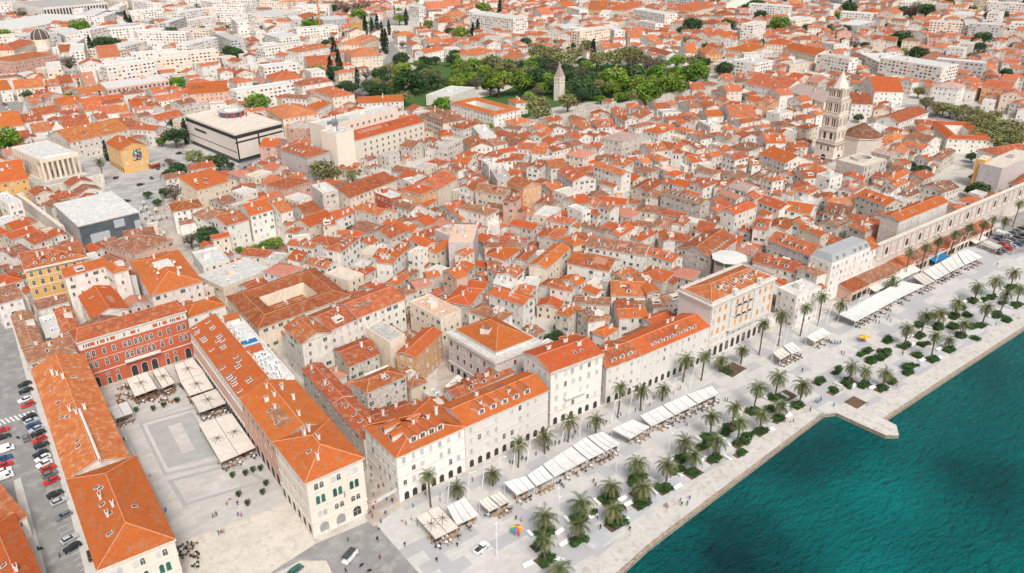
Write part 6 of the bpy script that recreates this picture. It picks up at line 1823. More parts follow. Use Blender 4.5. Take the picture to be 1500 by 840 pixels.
for ln in TREES.strip().split('\n'):
    if ln[0] == '@': x0, y0, s_ = map(float, ln[1:].split(',')); continue
    t = ln.split(); k = t[0]
    for e_ in t[1:]:
        a, b, r = map(float, e_.split(',')); px, py, rp = x0+a/s_, y0+b/s_, r/s_
        dist = np.linalg.norm(gp(px, py)-CAMP); 
        rm = rp*dist/F_PX
        if k != 'c': rm = min(rm*1.3, 15); zc = rm*.95
        else: zc = rm*1.0*8/1.6*.5; rm = min(max(rm*.85, 2.0), 3.6); zc = rm/1.6*5
        p = gp(px, py, zc); tree(p[0], p[1], rm, k)
        if k in 'dob' and rm > 5 and not (780 < px < 1050 and py < 160) and rnd() < .3:
            a_ = U(0, 6.28); tree(p[0]+math.cos(a_)*rm*1.1, p[1]+math.sin(a_)*rm*1.1, rm*U(.5, .75), k)
for x, y, r in TREEPOS: mark([np.array((x-r*.75, y-r*.75)), np.array((x+r*.75, y-r*.75)), np.array((x+r*.75, y+r*.75)), np.array((x-r*.75, y+r*.75))])
park = [gp(*p)[:2] for p in [(520, 158), (555, 125), (600, 96), (690, 93), (800, 96), (900, 90), (1030, 104), (1035, 124), (965, 143), (900, 148), (862, 150), (800, 162), (770, 176), (765, 150), (700, 128), (640, 138)]]
def inside(p, P):
    r = False; j = len(P)-1
    for i in range(len(P)):
        if (P[i][1] > p[1]) != (P[j][1] > p[1]) and p[0] < (P[j][0]-P[i][0])*(p[1]-P[i][1])/(P[j][1]-P[i][1])+P[i][0]: r = not r
        j = i
    return r
chp = gp(819, 147)[:2]
lo, hi = np.min(park, 0), np.max(park, 0); n_ = 0
for _ in range(3000):
    p = np.array([U(lo[0], hi[0]), U(lo[1], hi[1])])
    if n_ >= 60 or not inside(p, park): continue
    if math.hypot(p[0]-chp[0], p[1]-chp[1]) < 13 or (p[1] < chp[1] and abs((p-chp)@np.array([math.sin(math.atan2(chp[1], chp[0])), -math.cos(math.atan2(chp[1], chp[0]))])) < 9): continue
    if min(math.hypot(p[0]-a, p[1]-b)-r*.6 for a, b, r in TREEPOS) < 3.4: continue
    q = pj((p[0], p[1], 5)); tree(p[0], p[1], U(6, 10), random.choice('gdooddgb' if q[0] > 780 else 'goddgb')); n_ += 1
# ------------------------------------------------------------------ fill houses
CAND = []
rs = np.random.default_rng(3)
def local_rot(x, y):
    d = (ANN[:, 0]-x)**2+(ANN[:, 1]-y)**2; i = np.argsort(d)[:3]; return float(ANN[random.choice(i[:2]), 2])
def try_fill(step, wr, dr, hr, near, farr, apt=0.0, tol=.06, gap=.0):
    xs = np.arange(-80, 1900, step); ys = np.arange(60, 2060, step)
    pts = [(x, y) for x in xs for y in ys]; random.shuffle(pts)
    for x, y in pts:
        x += U(-.4, .4)*step; y += U(-.4, .4)*step; d = math.hypot(x, y)
        if not near <= d < farr: continue
        px, py, dep = pj((x, y, 6))
        if dep < 0 or not (-45 < px < 1545 and -12 < py < 860): continue
        if py > float(np.interp(px, (440, 590, 808, 1042, 1140, 1215, 1500), (700, 700, 610, 505, 458, 425, 295)))-6 and px > 440: continue
        if py > 560 and px < 420: continue
        ix, iy = int(x-GX), int(y-GY)
        if not (0 <= ix < GN and 0 <= iy < GN) or OCC[ix, iy]: continue
        a = local_rot(x, y)+R_(U(-5, 5)); w_, dd = U(*wr), U(*dr)
        A = apt and rnd() < (apt if not (px < 520 and py < 115) else .42)
        if A: w_, dd = U(32, 60), U(12, 15)
        if rnd() < .5: w_, dd = dd, w_
        u = np.array([math.cos(a), math.sin(a)]); v = np.array([-u[1], u[0]]); c = np.array([x, y])
        Q = [c-u*w_/2-v*dd/2, c+u*w_/2-v*dd/2, c+u*w_/2+v*dd/2, c-u*w_/2+v*dd/2]
        if mark(grow(Q, gap), test=True) > tol: continue
        mark(Q); CAND.append([d, Q, U(*hr) if not A else U(15, 22), A, px, py])
try_fill(8, (10, 15), (8, 11), (6.5, 10), 150, 640, tol=.01, gap=.4)
try_fill(5, (7, 10), (5.5, 8), (5, 8), 150, 620, tol=.02, gap=.3)
try_fill(4, (4.5, 7), (4, 5.5), (3.5, 6), 150, 500, tol=.03, gap=.3)
try_fill(30, (13, 20), (10, 14), (9, 15), 620, 2100, apt=.16, gap=5)
try_fill(15, (10, 15), (8, 11), (7, 11), 620, 1400, gap=2.5)
try_fill(10, (8, 11), (7, 9), (6, 9), 600, 900, gap=1.0)
CAND.sort(key=lambda c: c[0])
print('fill', len(CAND), 'survey houses', NHOUSE)
room = max(0, 296-NHOUSE); mbF = MB(); nF = 0; mbA = MB(); nA = 0
def fill_style(d, px, py, A):
    topleft = px < 470 and py < 120
    if A or (topleft and rnd() < .55): return 'f', random.choice('wwwwcg'), random.choice('wwwg')
    r = rnd(); old = d < 620
    rc = ('m' if r < .42 else 'b' if r < .66 else 'o' if r < .86 else 's' if r < .93 else 'p') if old else ('s' if r < .4 else 'm' if r < .72 else 'b' if r < .84 else 'p' if r < .9 else 'o')
    return random.choice(('g1', 'g2', 'h', 'g1', 'g2')) if rnd() < .9 else 'f', random.choice('wwwwwccssp' if not old else 'wwwccss'), rc if rc else 'o'
for d, Q, h, A, px, py in CAND:
    rf, wl, rc = fill_style(d, px, py, A)
    if rf == 'f' and rc not in 'wgnc': rc = random.choice('wgc')
    if not A and room > 0: building(Q, h, rf, wl, rc, top=2, nd=random.choice((0, 0, 0, 1, 2)) if min(np.linalg.norm(Q[1]-Q[0]), np.linalg.norm(Q[2]-Q[1])) > 7.5 else 0); room -= 1
    elif A: building(Q, h, rf, wl, rc, simple=True, mbs=mbA, style='D', sp=3.4, fh=3.0); nA += 1
    else: building(Q, h, rf, wl, rc, mbs=mbF, sp=3.2 if d < 900 else 3.8); nF += 1
o = mbF.build('distant_houses'); struct(o, 'stuff'); o['label'] = 'mass of small tiled houses filling the districts behind and between'; o['category'] = 'houses'
if nA:
    o = mbA.build('distant_apartment_blocks'); struct(o, 'stuff'); o['label'] = 'pale flat-roofed apartment slabs scattered through the far districts'; o['category'] = 'apartment blocks'
print('stuff houses', nF, nA)
# scattered trees among the far houses
cnt = 0
for _ in range(9000):
    if NTREE >= 312 or cnt > 130: break
    x, y = U(0, 1800), U(300, 2000); d = math.hypot(x, y); px, py, dep = pj((x, y, 4))
    if dep < 0 or not (0 < px < 1500 and 0 < py < 130) or d < 600: continue
    ix, iy = int(x-GX), int(y-GY)
    if not (0 <= ix < GN-4 and 0 <= iy < GN-4) or OCC[ix-2:ix+3, iy-2:iy+3].any(): continue
    tree(x, y, U(2.6, 5.0), random.choice('gdddoobc'), hscale=U(.9, 1.2)); OCC[ix-4:ix+5, iy-4:iy+5] = True; cnt += 1

# the green that reads as one scattered mass between the far houses
rs = np.random.default_rng(11); mbT = MB(); cnt = 0
for _ in range(20000):
    if cnt > 950: break
    x, y = U(0, 1900), U(250, 2050); d = math.hypot(x, y); px, py, dep = pj((x, y, 4))
    if dep < 0 or not (-20 < px < 1520 and -10 < py < 150) or d < 640: continue
    ix, iy = int(x-GX), int(y-GY)
    if not (0 <= ix < GN-4 and 0 <= iy < GN-4) or OCC[ix-2:ix+3, iy-2:iy+3].any(): continue
    k = random.choice('gddddoobc'); r = U(2.6, 5.5); OCC[ix-2:ix+3, iy-2:iy+3] = True; cnt += 1
    if k == 'c':
        for z in np.linspace(1.5, 11, 6): leaf_cloud(mbT, (x, y, z), 1.5*(1-(z/13)**2)+.2, 12, 'c', rs, .8, 1.3)
    else:
        mbT.tube((x, y, 0), (x, y, r), .3, .2, 4, 'bark')
        for q in range(5): a = q*1.3+U(0, 1); leaf_cloud(mbT, (x+math.cos(a)*r*.5, y+math.sin(a)*r*.5, r*1.15+U(-.6, .9)), r*.62, 26, k, rs, .95, .8)
        leaf_cloud(mbT, (x, y, r*1.5), r*.6, 26, k, rs, .9)
print('far trees', cnt)
o = mbT.build('distant_trees'); struct(o, 'stuff'); o['label'] = 'scattered gardens and street trees between the far houses'; o['category'] = 'trees'
# ------------------------------------------------------------------ palms
DEF['frond'] = lambda n: node_mat(n, (.095, .118, .038), (.062, .082, .028), 2, rough=.6, vary=.25, hue=.02)
DEF['frond2'] = lambda n: node_mat(n, (.17, .17, .065), (.12, .13, .05), 2, rough=.6, vary=.25, hue=.02)
DEF['frond_dry'] = lambda n: node_mat(n, (.24, .16, .08), (.17, .12, .06), 2, vary=.2)
def palm_crown(seed, n=44, L=3.6):
    rs = np.random.default_rng(seed); mb = MB()
    for i in range(n):
        a = i*2.399+rs.uniform(-.2, .2); t = i/n; el0 = 1.35-2.0*t**.8+rs.uniform(-.12, .12); dry = t > .9
        mat = 'frond_dry' if dry else ('frond' if rs.uniform() < .6 else 'frond2'); ln = L*rs.uniform(.85, 1.08)*(.75 if dry else 1)
        p = np.array([0, 0, 0.]); el = el0; hd = np.array([math.cos(a), math.sin(a), 0]); side = np.array([-math.sin(a), math.cos(a), 0]); pts = [p]; seg = 9
        for k in range(seg): p = p+(hd*math.cos(el)+np.array([0, 0, 1])*math.sin(el))*ln/seg; el -= .17+.05*k*.5; pts.append(p)
        for k in range(seg):
            a_, b_ = pts[k], pts[k+1]; f = (k+.5)/seg; lw = .66*math.sin(math.pi*min(1, .12+f*.88))**.6*(1 if f < .9 else .6)
            d = (b_-a_); d /= np.linalg.norm(d); up = np.cross(side, d)
            for s in (-1, 1):
                for q in (0, .5):
                    o = a_+(b_-a_)*q; tip = o+side*s*lw*rs.uniform(.8, 1.1)+d*lw*.55-np.array([0, 0, 1])*lw*rs.uniform(.15, .5)
                    w_ = d*.115; mb.poly([o-w_*.3, o+w_, tip][::s], mat)
            mb.poly([a_-side*.035, a_+side*.035, b_+side*.025, b_-side*.025], mat)
    return mb
PC = [palm_crown(i*7+1, 34+6*(i % 2), 4.1).data('crown') for i in range(4)]
def palm_trunk_me():
    mb = MB(); z = -.1
    for k in range(10): mb.cyl((.02*math.sin(k), .02*math.cos(k), z), .27+.03*(k % 2) if k else .42, .25, .101*1.0, 8, 'palm_bark'); z += .1
    return mb
PT = palm_trunk_me().data('trunk')
BOOT = (lambda m: (m.cyl((0, 0, -.9), .28, .52, .7, 9, 'palm_bark'), m.cyl((0, 0, -.2), .52, .3, .35, 9, 'frond_dry'), m)[2])(MB()).data('crown_base')
def palm(bx, by, cx, cy, grp, desc, big=1.0):
    P = gp(bx, by); best = min(np.arange(2.5, 13.5, .25), key=lambda z: abs(pj((P[0], P[1], z))[1]-cy))
    q = pj((P[0], P[1], best)); o = empty('palm_tree', (P[0], P[1], 0), U(0, 6.28)); lean = Vector((0, 0, 0))
    c = bpy.data.objects.new('trunk', PT); COL.objects.link(c); c.parent = o; c.scale = (1, 1, best)
    lx, ly = U(-.05, .05), U(-.05, .05); c.rotation_euler = (lx, ly, 0); tip = Vector((math.sin(ly)*best, -math.sin(lx)*best, best))
    c2 = bpy.data.objects.new('crown_base', BOOT); COL.objects.link(c2); c2.parent = o; c2.location = tip
    c3 = bpy.data.objects.new('crown', random.choice(PC)); COL.objects.link(c3); c3.parent = o; c3.location = tip; s = big*U(.98, 1.3); c3.scale = (s, s, s*U(.9, 1.1)); c3.rotation_euler = (0, 0, U(0, 6))
    thing(o, desc, 'palm tree', grp); return o
NORTH = """631,743,627,697 672,737,670,715 722,712,715,695 759,685,757,650 798,665,798,640 832,648,833,617 872,642,872,615 905,612,908,568 938,602,942,572 970,588,972,570 1000,560,1005,527 1027,558,1035,520 1055,545,1057,528 1085,534,1088,513 1112,520,1120,475 1140,507,1147,462 1172,493,1180,452 1198,478,1208,434 1228,466,1230,446 1303,430,1305,411 1325,408,1337,368 1347,400,1360,357 1368,387,1378,352 1390,377,1398,343 1412,363,1420,332 1432,360,1442,327 1448,350,1458,320 1468,342,1473,322 1483,333,1493,297"""
SOUTH = """799,782,798,758 798,825,798,792 820,856,820,836 850,760,852,737 848,793,850,768 893,733,897,713 898,768,898,748 933,703,933,680 941,737,942,715 975,717,978,682 1003,672,1005,648 1013,693,1015,667 1040,642,1043,610 1047,673,1052,647 1072,625,1077,597 1080,650,1087,618 1103,603,1108,568 1112,632,1115,608 1135,582,1138,553 1140,613,1145,593 1170,595,1175,565 1243,562,1245,537 1263,565,1265,543 1293,569,1295,547 1325,507,1330,482 1348,493,1355,463 1372,479,1377,459 1363,527,1372,492 1388,512,1393,498 1398,465,1403,444 1408,493,1415,474 1427,442,1430,420 1438,477,1443,451 1453,437,1460,412 1463,463,1473,429 1480,422,1483,400 1488,449,1495,423"""
for i, t in enumerate(NORTH.split()):
    v = list(map(float, t.split(','))); palm(*v, 'palms along the cafe canopies', 'palm in the row by the buildings', .95)
SP = []
for i, t in enumerate(SOUTH.split()):
    v = list(map(float, t.split(','))); palm(*v, 'palms in the waterside garden', 'palm rising from a waterside garden bed', 1.0); SP.append(gp(v[0], v[1])[:2])
palm(152, 268, 144, 232, 'palms along the cafe canopies', 'lone tall palm near the mural building')
palm(386, 88, 386, 77, 'palms along the cafe canopies', 'lone palm beside the pale flat-roofed block')
# ------------------------------------------------------------------ garden beds, shrubs, benches
DEF['shrub'] = lambda n: node_mat(n, (.035, .085, .02), (.055, .12, .03), 1.5, rough=.8, vary=.3)
for k, c in ((0, (.045, .115, .025)), (1, (.08, .17, .035)), (2, (.03, .075, .022))): DEF['leaf_s%d' % k] = (lambda c: lambda n: node_mat(n, c, tuple(x*.8 for x in c), 1.5, vary=.2))(c)
def shrub_me(seed):
    rs = np.random.default_rng(seed); mb = MB()
    for i in range(7): leaf_cloud(mb, (rs.uniform(-.7, .7), rs.uniform(-.5, .5), rs.uniform(.35, .7)), rs.uniform(.4, .6), 34, 's', rs, .16)
    return mb
SH = [shrub_me(i).data('shrub') for i in range(4)]
BENCH = (lambda m: (m.box((0, 0, .3), 3.0, 1.1, .18, 'metal_w', nobot=False), m.box((-1.1, 0, 0), .3, .8, .3, 'trim'), m.box((1.1, 0, 0), .3, .8, .3, 'trim'), m.box((0, .45, .48), 3.0, .12, .45, 'metal_w'), m)[4])(MB()).data('bench')
def bed(c, w_, d_, ang, soil=True, ns=5):
    r = empty('garden_bed', (c[0], c[1], 0), ang); mb = MB(); mb.box((0, 0, 0), w_, d_, .10, 'trim', top='soil'); mb.build('kerb', r)
    thing(r, 'rectangular planting bed with low shrubs' if ns else 'rectangular bed of bare brown soil', 'garden bed', 'planting beds of the waterside garden')
    for k in range(ns):
        x, y = U(-.38, .38)*w_, U(-.32, .32)*d_; s = U(1.0, 1.7); inst('shrub', random.choice(SH), r, (x, y, .08), U(0, 6), (s, s, s*U(.6, 1)))
SPA = np.array(SP)
def near_bed(c, r=2.2): return any(np.hypot(*(c-q)) < r for q in BEDS)
BEDS = []
for p in SP:
    c = p+np.array([U(-.6, .6), U(-.6, .6)]); bed(c, U(4.8, 6.4), U(2.8, 3.8), 0, ns=random.choice((7, 9, 12))); BEDS.append(c)
EXTRA = [(876, 730), (870, 765), (905, 748), (935, 722), (915, 700), (955, 705), (992, 690), (1010, 705), (1030, 655), (1062, 635), (1085, 665), (1067, 665), (1095, 640), (1120, 628), (1150, 590), (1128, 600), (1262, 520), (1272, 515), (1276, 530), (1300, 500), (1318, 500), (1335, 515), (1352, 505), (1345, 478), (1362, 465), (1385, 482), (1390, 458), (1410, 452), (1418, 462), (1424, 480), (1396, 480), (1440, 440), (1450, 460), (1470, 445), (1475, 470), (1430, 496), (1412, 500), (1380, 515), (1335, 537), (1345, 522), (1322, 530), (1330, 548), (1307, 560), (1290, 525), (1297, 515), (1255, 565), (1278, 572), (1220, 575), (1200, 560), (1225, 545), (858, 772), (812, 768), (790, 800), (830, 770), (780, 830)]
for px, py in EXTRA:
    c = gp(px, py)[:2]
    if near_bed(c, 4.2): continue
    bed(c, U(3.6, 5.6), U(2.0, 3.2), 0, ns=random.choice((5, 7, 9))); BEDS.append(c)
for px, py in ((1253, 590), (1152, 580)): c = gp(px, py)[:2]; bed(c, 6, 5, 0, ns=0); BEDS.append(c)
# big dark bed and round shrubs near the tall palace
bed(gp(1073, 542)[:2], 9, 6, .1, ns=3)
for px, py, r in ((1298, 519, 2.2), (1329, 541, 2.0), (1245, 570, 1.6), (1288, 517, 1.3), (1062, 628, 1.8), (1030, 640, 1.5), (870, 752, 1.6), (925, 712, 1.4), (660+200, 740, 1.0)):
    c = gp(px, py)[:2]; o = inst('bush', SH[0], None, (c[0], c[1], 0), U(0, 6), (r, r, r*1.1)); thing(o, 'rounded dense green bush', 'bush', 'clipped bushes of the waterside garden')
nb = 0
for p in SP:
    for dx, dy in ((3.2, -1.8), (-3.4, 1.6)):
        c = p+np.array([dx+U(-.5, .5), dy+U(-.4, .4)])
        if rnd() < .72: o = inst('bench', BENCH, None, (c[0], c[1], .02), U(-.1, .1)+(1.57 if rnd() < .3 else 0)); thing(o, 'white slab bench', 'bench', 'white benches of the waterside garden'); nb += 1
# ------------------------------------------------------------------ canopies of the promenade
def canopy(px, z0, z1, mat, desc, grp, posts=True, ribs=False, name='canopy'):
    """px: four corners, clockwise or not; z0 at the sea side, z1 at the building side"""
    F, R, B, L = [gp(*p, z)[:2] for p, z in zip(px, (z0, z0, z1, z1))]
    P = [F, R, B, L]
    Z = [z0, z0, z1, z1]
    if sum(cross2(P[i], P[(i+1) % 4]) for i in range(4)) < 0: P = [P[1], P[0], P[3], P[2]]; Z = [z0, z0, z1, z1]
    c = sum(P)/4; P = grow(P, -.18); r = empty(name, (c[0], c[1], 0)); mb = MB(); n = 6
    # a cloth that sags a little between its edges
    def S(u, v): p = bil(P, u, v); z = lerp(lerp(Z[0], Z[1], u), lerp(Z[3], Z[2], u), v)-.35*math.sin(math.pi*v)*(1 if z0 != z1 else .3)*math.sin(math.pi*min(max(u, .1), .9)); return p3(p, z)
    for i in range(n):
        for j in range(n):
            a, b = i/n, (i+1)/n; e_, f_ = j/n, (j+1)/n; dz_ = 0; mb.poly([S(a, e_), S(b, e_), S(b, f_), S(a, f_)], mat)
    for i in range(4):
        a, b = P[i], P[(i+1) % 4]; mb.poly([p3(a, Z[i]-.35), p3(b, Z[(i+1) % 4]-.35), p3(b, Z[(i+1) % 4]), p3(a, Z[i])], mat)
    sub(mb, 'cloth', r)
    for k in ((0, .33, .67, 1) if z0 != z1 else (0, .5, 1)):
        mb = MB(); pts = [S(k, j/n) for j in range(n+1)]
        for p_, q_ in zip(pts[:-1], pts[1:]): mb.tube((p_[0], p_[1], p_[2]+.04), (q_[0], q_[1], q_[2]+.04), .07, .07, 4, 'metal_g' if z0 != z1 else 'brown_trim')
        sub(mb, 'seam', r)
    for i in range(4):
        mb = MB(); q = lerp(P[i], c, .04); mb.tube(p3(q, 0), p3(q, Z[i]-.1), .07, .07, 6, 'metal_w' if not ribs else 'brown_trim'); sub(mb, 'post', r)
    if ribs:
        mb = MB(); k = 3 if ribs == 2 else 1
        for (u0, u1) in ([(0, 1)] if ribs == 1 else [(0, .5), (.5, 1)]):
            m_ = bil(P, (u0+u1)/2, .5); zz = (Z[0]+Z[2])/2
            for a_ in range(8):
                t = a_*math.pi/4+.2; e_ = m_+np.array([math.cos(t), math.sin(t)])*2.1*(1.2 if a_ % 2 else .9); mb.tube(p3(m_, zz+.6), p3(e_, zz+.05), .07, .05, 4, 'brown_trim')
            mb.tube(p3(m_, zz), p3(m_, zz+.9), .1, .1, 5, 'brown_trim')
        sub(mb, 'ribs', r)
    thing(r, desc, 'canopy', grp); return P
CANS = []
def seats(P, n, rows=2, off=0.0):
    """cafe tables with chairs just outside the sea-side edge and under it"""
    A, B = P[0], P[1]; L = np.linalg.norm(B-A); u = (B-A)/L; v = np.array([-u[1], u[0]])
    for r in range(rows):
        for i in range(n):
            c = A+u*(i+.5)*L/n+v*(-.6+1.9*r+off); CANS.append((c, math.atan2(u[1], u[0])))
def row(near, farr, z0, z1, mat, desc, grp, n=4):
    for i in range(len(near)-1):
        P = canopy([near[i], near[i+1], farr[i+1], farr[i]], z0, z1, mat, desc, grp); seats(P, n)
G1 = 'cafe canopies along the promenade'
W_ = 'white tensile cafe canopy'; C_ = 'cream square cafe canopy'
o_ = (750, 560)
def t3(*p): return [(o_[0]+a/3, o_[1]+b/3) for a, b in p]
row(t3((20, 498), (105, 458), (185, 418), (335, 340), (410, 305), (482, 268)), t3((-42, 440), (62, 410), (132, 362), (262, 280), (325, 238), (400, 215)), 3.0, 4.3, 'cloth_w', W_, G1)
row(t3((520, 250), (610, 195)), t3((432, 207), (530, 162)), 3.0, 4.0, 'cloth_w', W_, G1)
row(t3((612, 195), (715, 145), (815, 95), (915, 48)), t3((558, 148), (660, 100), (765, 55), (880, 14)), 3.0, 4.2, 'cloth_w', W_, G1)
row([(668, 770), (703, 754)], [(653, 742), (682, 727)], 3.0, 4.0, 'cloth_w', W_, G1, 3)
row([(716, 750), (732, 742), (749, 733)], [(700, 735), (715, 727), (733, 719)], 3.0, 3.8, 'cloth_c', 'small cream cafe canopy', G1, 3)
o_ = (1125, 280)
row(t3((385, 575), (470, 530), (570, 475), (692, 415)), t3((308, 540), (366, 512), (482, 448), (585, 395)), 3.0, 4.2, 'cloth_w', W_, G1)
row(t3((690, 415), (735, 395)), t3((630, 372), (680, 355)), 3.0, 3.6, 'cloth_c', 'small cream cafe canopy', G1, 3)
row(t3((735, 392), (800, 358), (865, 325), (947, 288)), t3((678, 352), (755, 312), (830, 272), (882, 255)), 3.0, 4.2, 'cloth_w', W_, G1)
row(t3((205, 665), (282, 625)), t3((165, 640), (238, 598)), 3.0, 3.9, 'cloth_w', W_, G1, 3)
row(t3((55, 742), (100, 715)), t3((18, 710), (60, 685)), 3.0, 3.9, 'cloth_c', C_, G1, 3); row(t3((105, 718), (150, 695)), t3((65, 680), (108, 660)), 3.0, 3.9, 'cloth_w', W_, G1, 3)
row(t3((1005, 255), (1030, 242)), t3((940, 225), (968, 215)), 3.0, 3.6, 'cloth_c', C_, G1, 3); row(t3((1040, 190), (1060, 180)), t3((995, 175), (1012, 166)), 3.0, 3.4, 'cloth_w', W_, G1, 2)
for q, rb in (([(637, 790), (673, 772), (643, 740), (608, 758)], 1), ):
    P = canopy(q, 3.1, 3.1, 'cloth_c', 'large cream parasol canopy with dark ribs', G1, ribs=2); seats(P, 6, 3)
G2 = 'cafe canopies on the square'
for q, rb in (([(196, 581), (231, 568), (216, 544), (184, 556)], 1), ([(237, 569), (257, 560), (241, 538), (222, 544)], 1), ([(263, 560), (301, 546), (283, 524), (254, 535)], 1), ([(276, 580), (314, 568), (300, 546), (263, 560)], 1), ([(291, 605), (332, 590), (317, 569), (278, 583)], 1), ([(322, 678), (375, 655), (340, 605), (289, 621)], 2)):
    P = canopy(q, 3.2, 3.2, 'cloth_c', 'square cream parasol canopy with dark ribs', G2, ribs=rb); seats(P, 5, 3)
P = canopy([(167, 614), (196, 604), (187, 587), (157, 598)], 3.0, 3.0, 'cloth_w', 'white marquee roof', G2); seats(P, 3, 2)
for q in ([(1062-250, 342-10), (800, 310), (770, 325), (790, 340)],): pass
canopy([(790, 336), (803, 331), (783, 316), (757, 322)], 3.5, 3.8, 'cloth_c', 'wide cream awning over a hidden square', G2)
canopy([(762, 352), (775, 342), (765, 332), (750, 335)], 3.3, 3.5, 'cloth_c', 'small beige awning', G2)
canopy([(668, 577), (690, 560), (671, 548), (650, 566)], 3.4, 3.6, 'cloth_c', 'cream parasol canopy in the narrow square', G2, ribs=1)
canopy([(982, 421), (997, 412), (989, 406), (976, 414)], 3.2, 3.4, 'cloth_w', 'small pale awning by the stone tower', G2)
# masts
MAST = (lambda m: (m.tube((0, 0, 0), (.9, -.5, 9.2), .14, .10, 7, 'metal_w'), m.tube((.9, -.5, 9.0), (2.2, -1.2, 9.3), .06, .05, 5, 'metal_w'), m.box((2.2, -1.2, 9.2), .5, .3, .12, 'metal_w', nobot=False), m)[3])(MB()).data('mast')
for px, py in ((655, 742), (684, 730), (706, 716), (728, 708), (751, 690), (772, 680), (798, 665), (822, 652), (848, 640), (872, 630), (895, 623), (920, 612), (942, 604), (982, 588), (1010, 570), (1130, 527), (1147, 508), (1177, 500), (1195, 488), (1210, 475), (1252, 462), (1266, 450), (1282, 440), (1305, 432), (1318, 420), (1331, 410), (1352, 402), (1368, 392), (1385, 380), (1400, 372), (1410, 366)):
    p = gp(px, py); o = inst('canopy_mast', MAST, None, p, U(-.15, .15)); thing(o, 'slanted white steel mast', 'mast', 'white masts behind the canopies')
LAMP = (lambda m: (m.tube((0, 0, 0), (0, 0, 9), .12, .08, 7, 'metal_w'), m.tube((0, 0, 9), (1.6, .8, 9.5), .06, .05, 5, 'metal_w'), m.tube((0, 0, 9), (-1.6, -.8, 9.5), .06, .05, 5, 'metal_w'), m.box((1.6, .8, 9.4), .7, .3, .12, 'metal_w', nobot=False), m.box((-1.6, -.8, 9.4), .7, .3, .12, 'metal_w', nobot=False), m)[5])(MB()).data('lamp')
for px, py in ((1478, 391), (979, 667), (1281, 490), (818, 762), (728, 816), (902, 692), (560, 655), (1190, 545)): p = gp(px, py); o = inst('street_lamp', LAMP, None, p, .5); thing(o, 'tall white two-armed street lamp', 'street lamp', 'street lamps of the promenade')
# cafe tables
def table_me(top, chair):
    mb = MB(); mb.cyl((0, 0, .70), .42, .42, .05, 8, top); mb.tube((0, 0, 0), (0, 0, .7), .05, .05, 5, 'metal_d')
    return mb
def chair_me(mat):
    mb = MB(); mb.box((0, 0, .40), .5, .5, .08, mat, nobot=False); mb.box((0, .24, .42), .5, .06, .45, mat)
    for x in (-.2, .2):
        for y in (-.2, .2): mb.box((x, y, 0), .05, .05, .42, 'metal_d')
    return mb
TB = [table_me('metal_w', 0).data('table'), table_me('wood', 0).data('table'), table_me('metal_d', 0).data('table')]; CH = [chair_me(k).data('chair') for k in ('rattan', 'metal_d', 'wood', 'cloth_b')]
CHAIRS = []
def table_set_at(): pass
def cafe_set(c, ang, k, where):
    j = random.randrange(3); o = inst('cafe_table', TB[j], None, (c[0], c[1], .03), ang); thing(o, 'small round %s cafe table %s' % (('white', 'wooden', 'dark')[j], where), 'table', 'small cafe tables')
    for q in range(3): t = ang+q*2.09+.4; CHAIRS.append((c[0]+.75*math.cos(t), c[1]+.75*math.sin(t), t-1.57, k, where))
random.shuffle(CANS); CANS = CANS[:250]
for c, a in CANS:
    cafe_set(c, a+U(-.2, .2), 0 if c[0] < 330 and rnd() < .7 else random.choice((0, 1, 1, 2)), 'under a canopy')
for i in range(46):     # open-air seats at the head of the square and beside the wing
    if i < 34: px, py = (U(168, 205), U(566, 594)) if i % 2 else (U(205, 262), U(572, 592))
    else: px, py = U(262, 290), U(796, 835)
    cafe_set(gp(px, py)[:2], U(0, 3), 1 if i >= 34 else random.choice((0, 2)), 'in the open')
CHAIRS.sort(key=lambda c: math.hypot(c[0], c[1])); mbC = MB()
for i, (x, y, t, k, where) in enumerate(CHAIRS):
    if i < 290: o = inst('cafe_chair', CH[k], None, (x, y, .03), t); thing(o, '%s cafe chair %s' % (('woven', 'dark', 'wooden', 'blue')[k], where), 'chair', 'cafe chairs')
    else: m_ = ('rattan', 'metal_d', 'wood', 'cloth_b')[k]; mbC.box((x, y, .42), .5, .5, .08, m_, t, nobot=False); mbC.box((x-.24*math.sin(t), y+.24*math.cos(t), .45), .5, .06, .45, m_, t); mbC.box((x, y, .03), .35, .35, .4, 'metal_d', t)
o = mbC.build('cafe_chairs'); struct(o, 'stuff'); o['label'] = 'many more cafe chairs along the far canopies'; o['category'] = 'chairs'
# umbrellas
def parasol(px, py, cols, label, r_=1.6):
    p = gp(px, py); r = empty('parasol', p); mb = MB(); mb.tube((0, 0, 0), (0, 0, 2.3), .05, .05, 6, 'metal_w'); mb.build('pole', r)
    mb = MB(); n = 8
    for i in range(n):
        a, b = 2*math.pi*i/n, 2*math.pi*(i+1)/n; m_ = cols[i % len(cols)]
        mb.poly([(r_*math.cos(a), r_*math.sin(a), 2.1), (r_*math.cos(b), r_*math.sin(b), 2.1), (0, 0, 2.75)], m_); mb.poly([(r_*math.cos(b), r_*math.sin(b), 2.09), (r_*math.cos(a), r_*math.sin(a), 2.09), (0, 0, 2.7)], m_)
    mb.build('shade', r); thing(r, '', 'parasol', None, label)
plain('para_y', (.75, .55, .05)); plain('para_g', (.05, .4, .1)); plain('para_b', (.05, .2, .6)); plain('para_r', (.65, .05, .04)); plain('para_o', (.75, .25, .03))
parasol(757, 783, ['para_r', 'para_o', 'para_y', 'para_g', 'para_b'], 'rainbow striped parasol standing on the open promenade', 1.6)
parasol(1265, 501, ['para_o', 'para_y'], 'orange parasol alone on the wide pale pavement', 1.9)
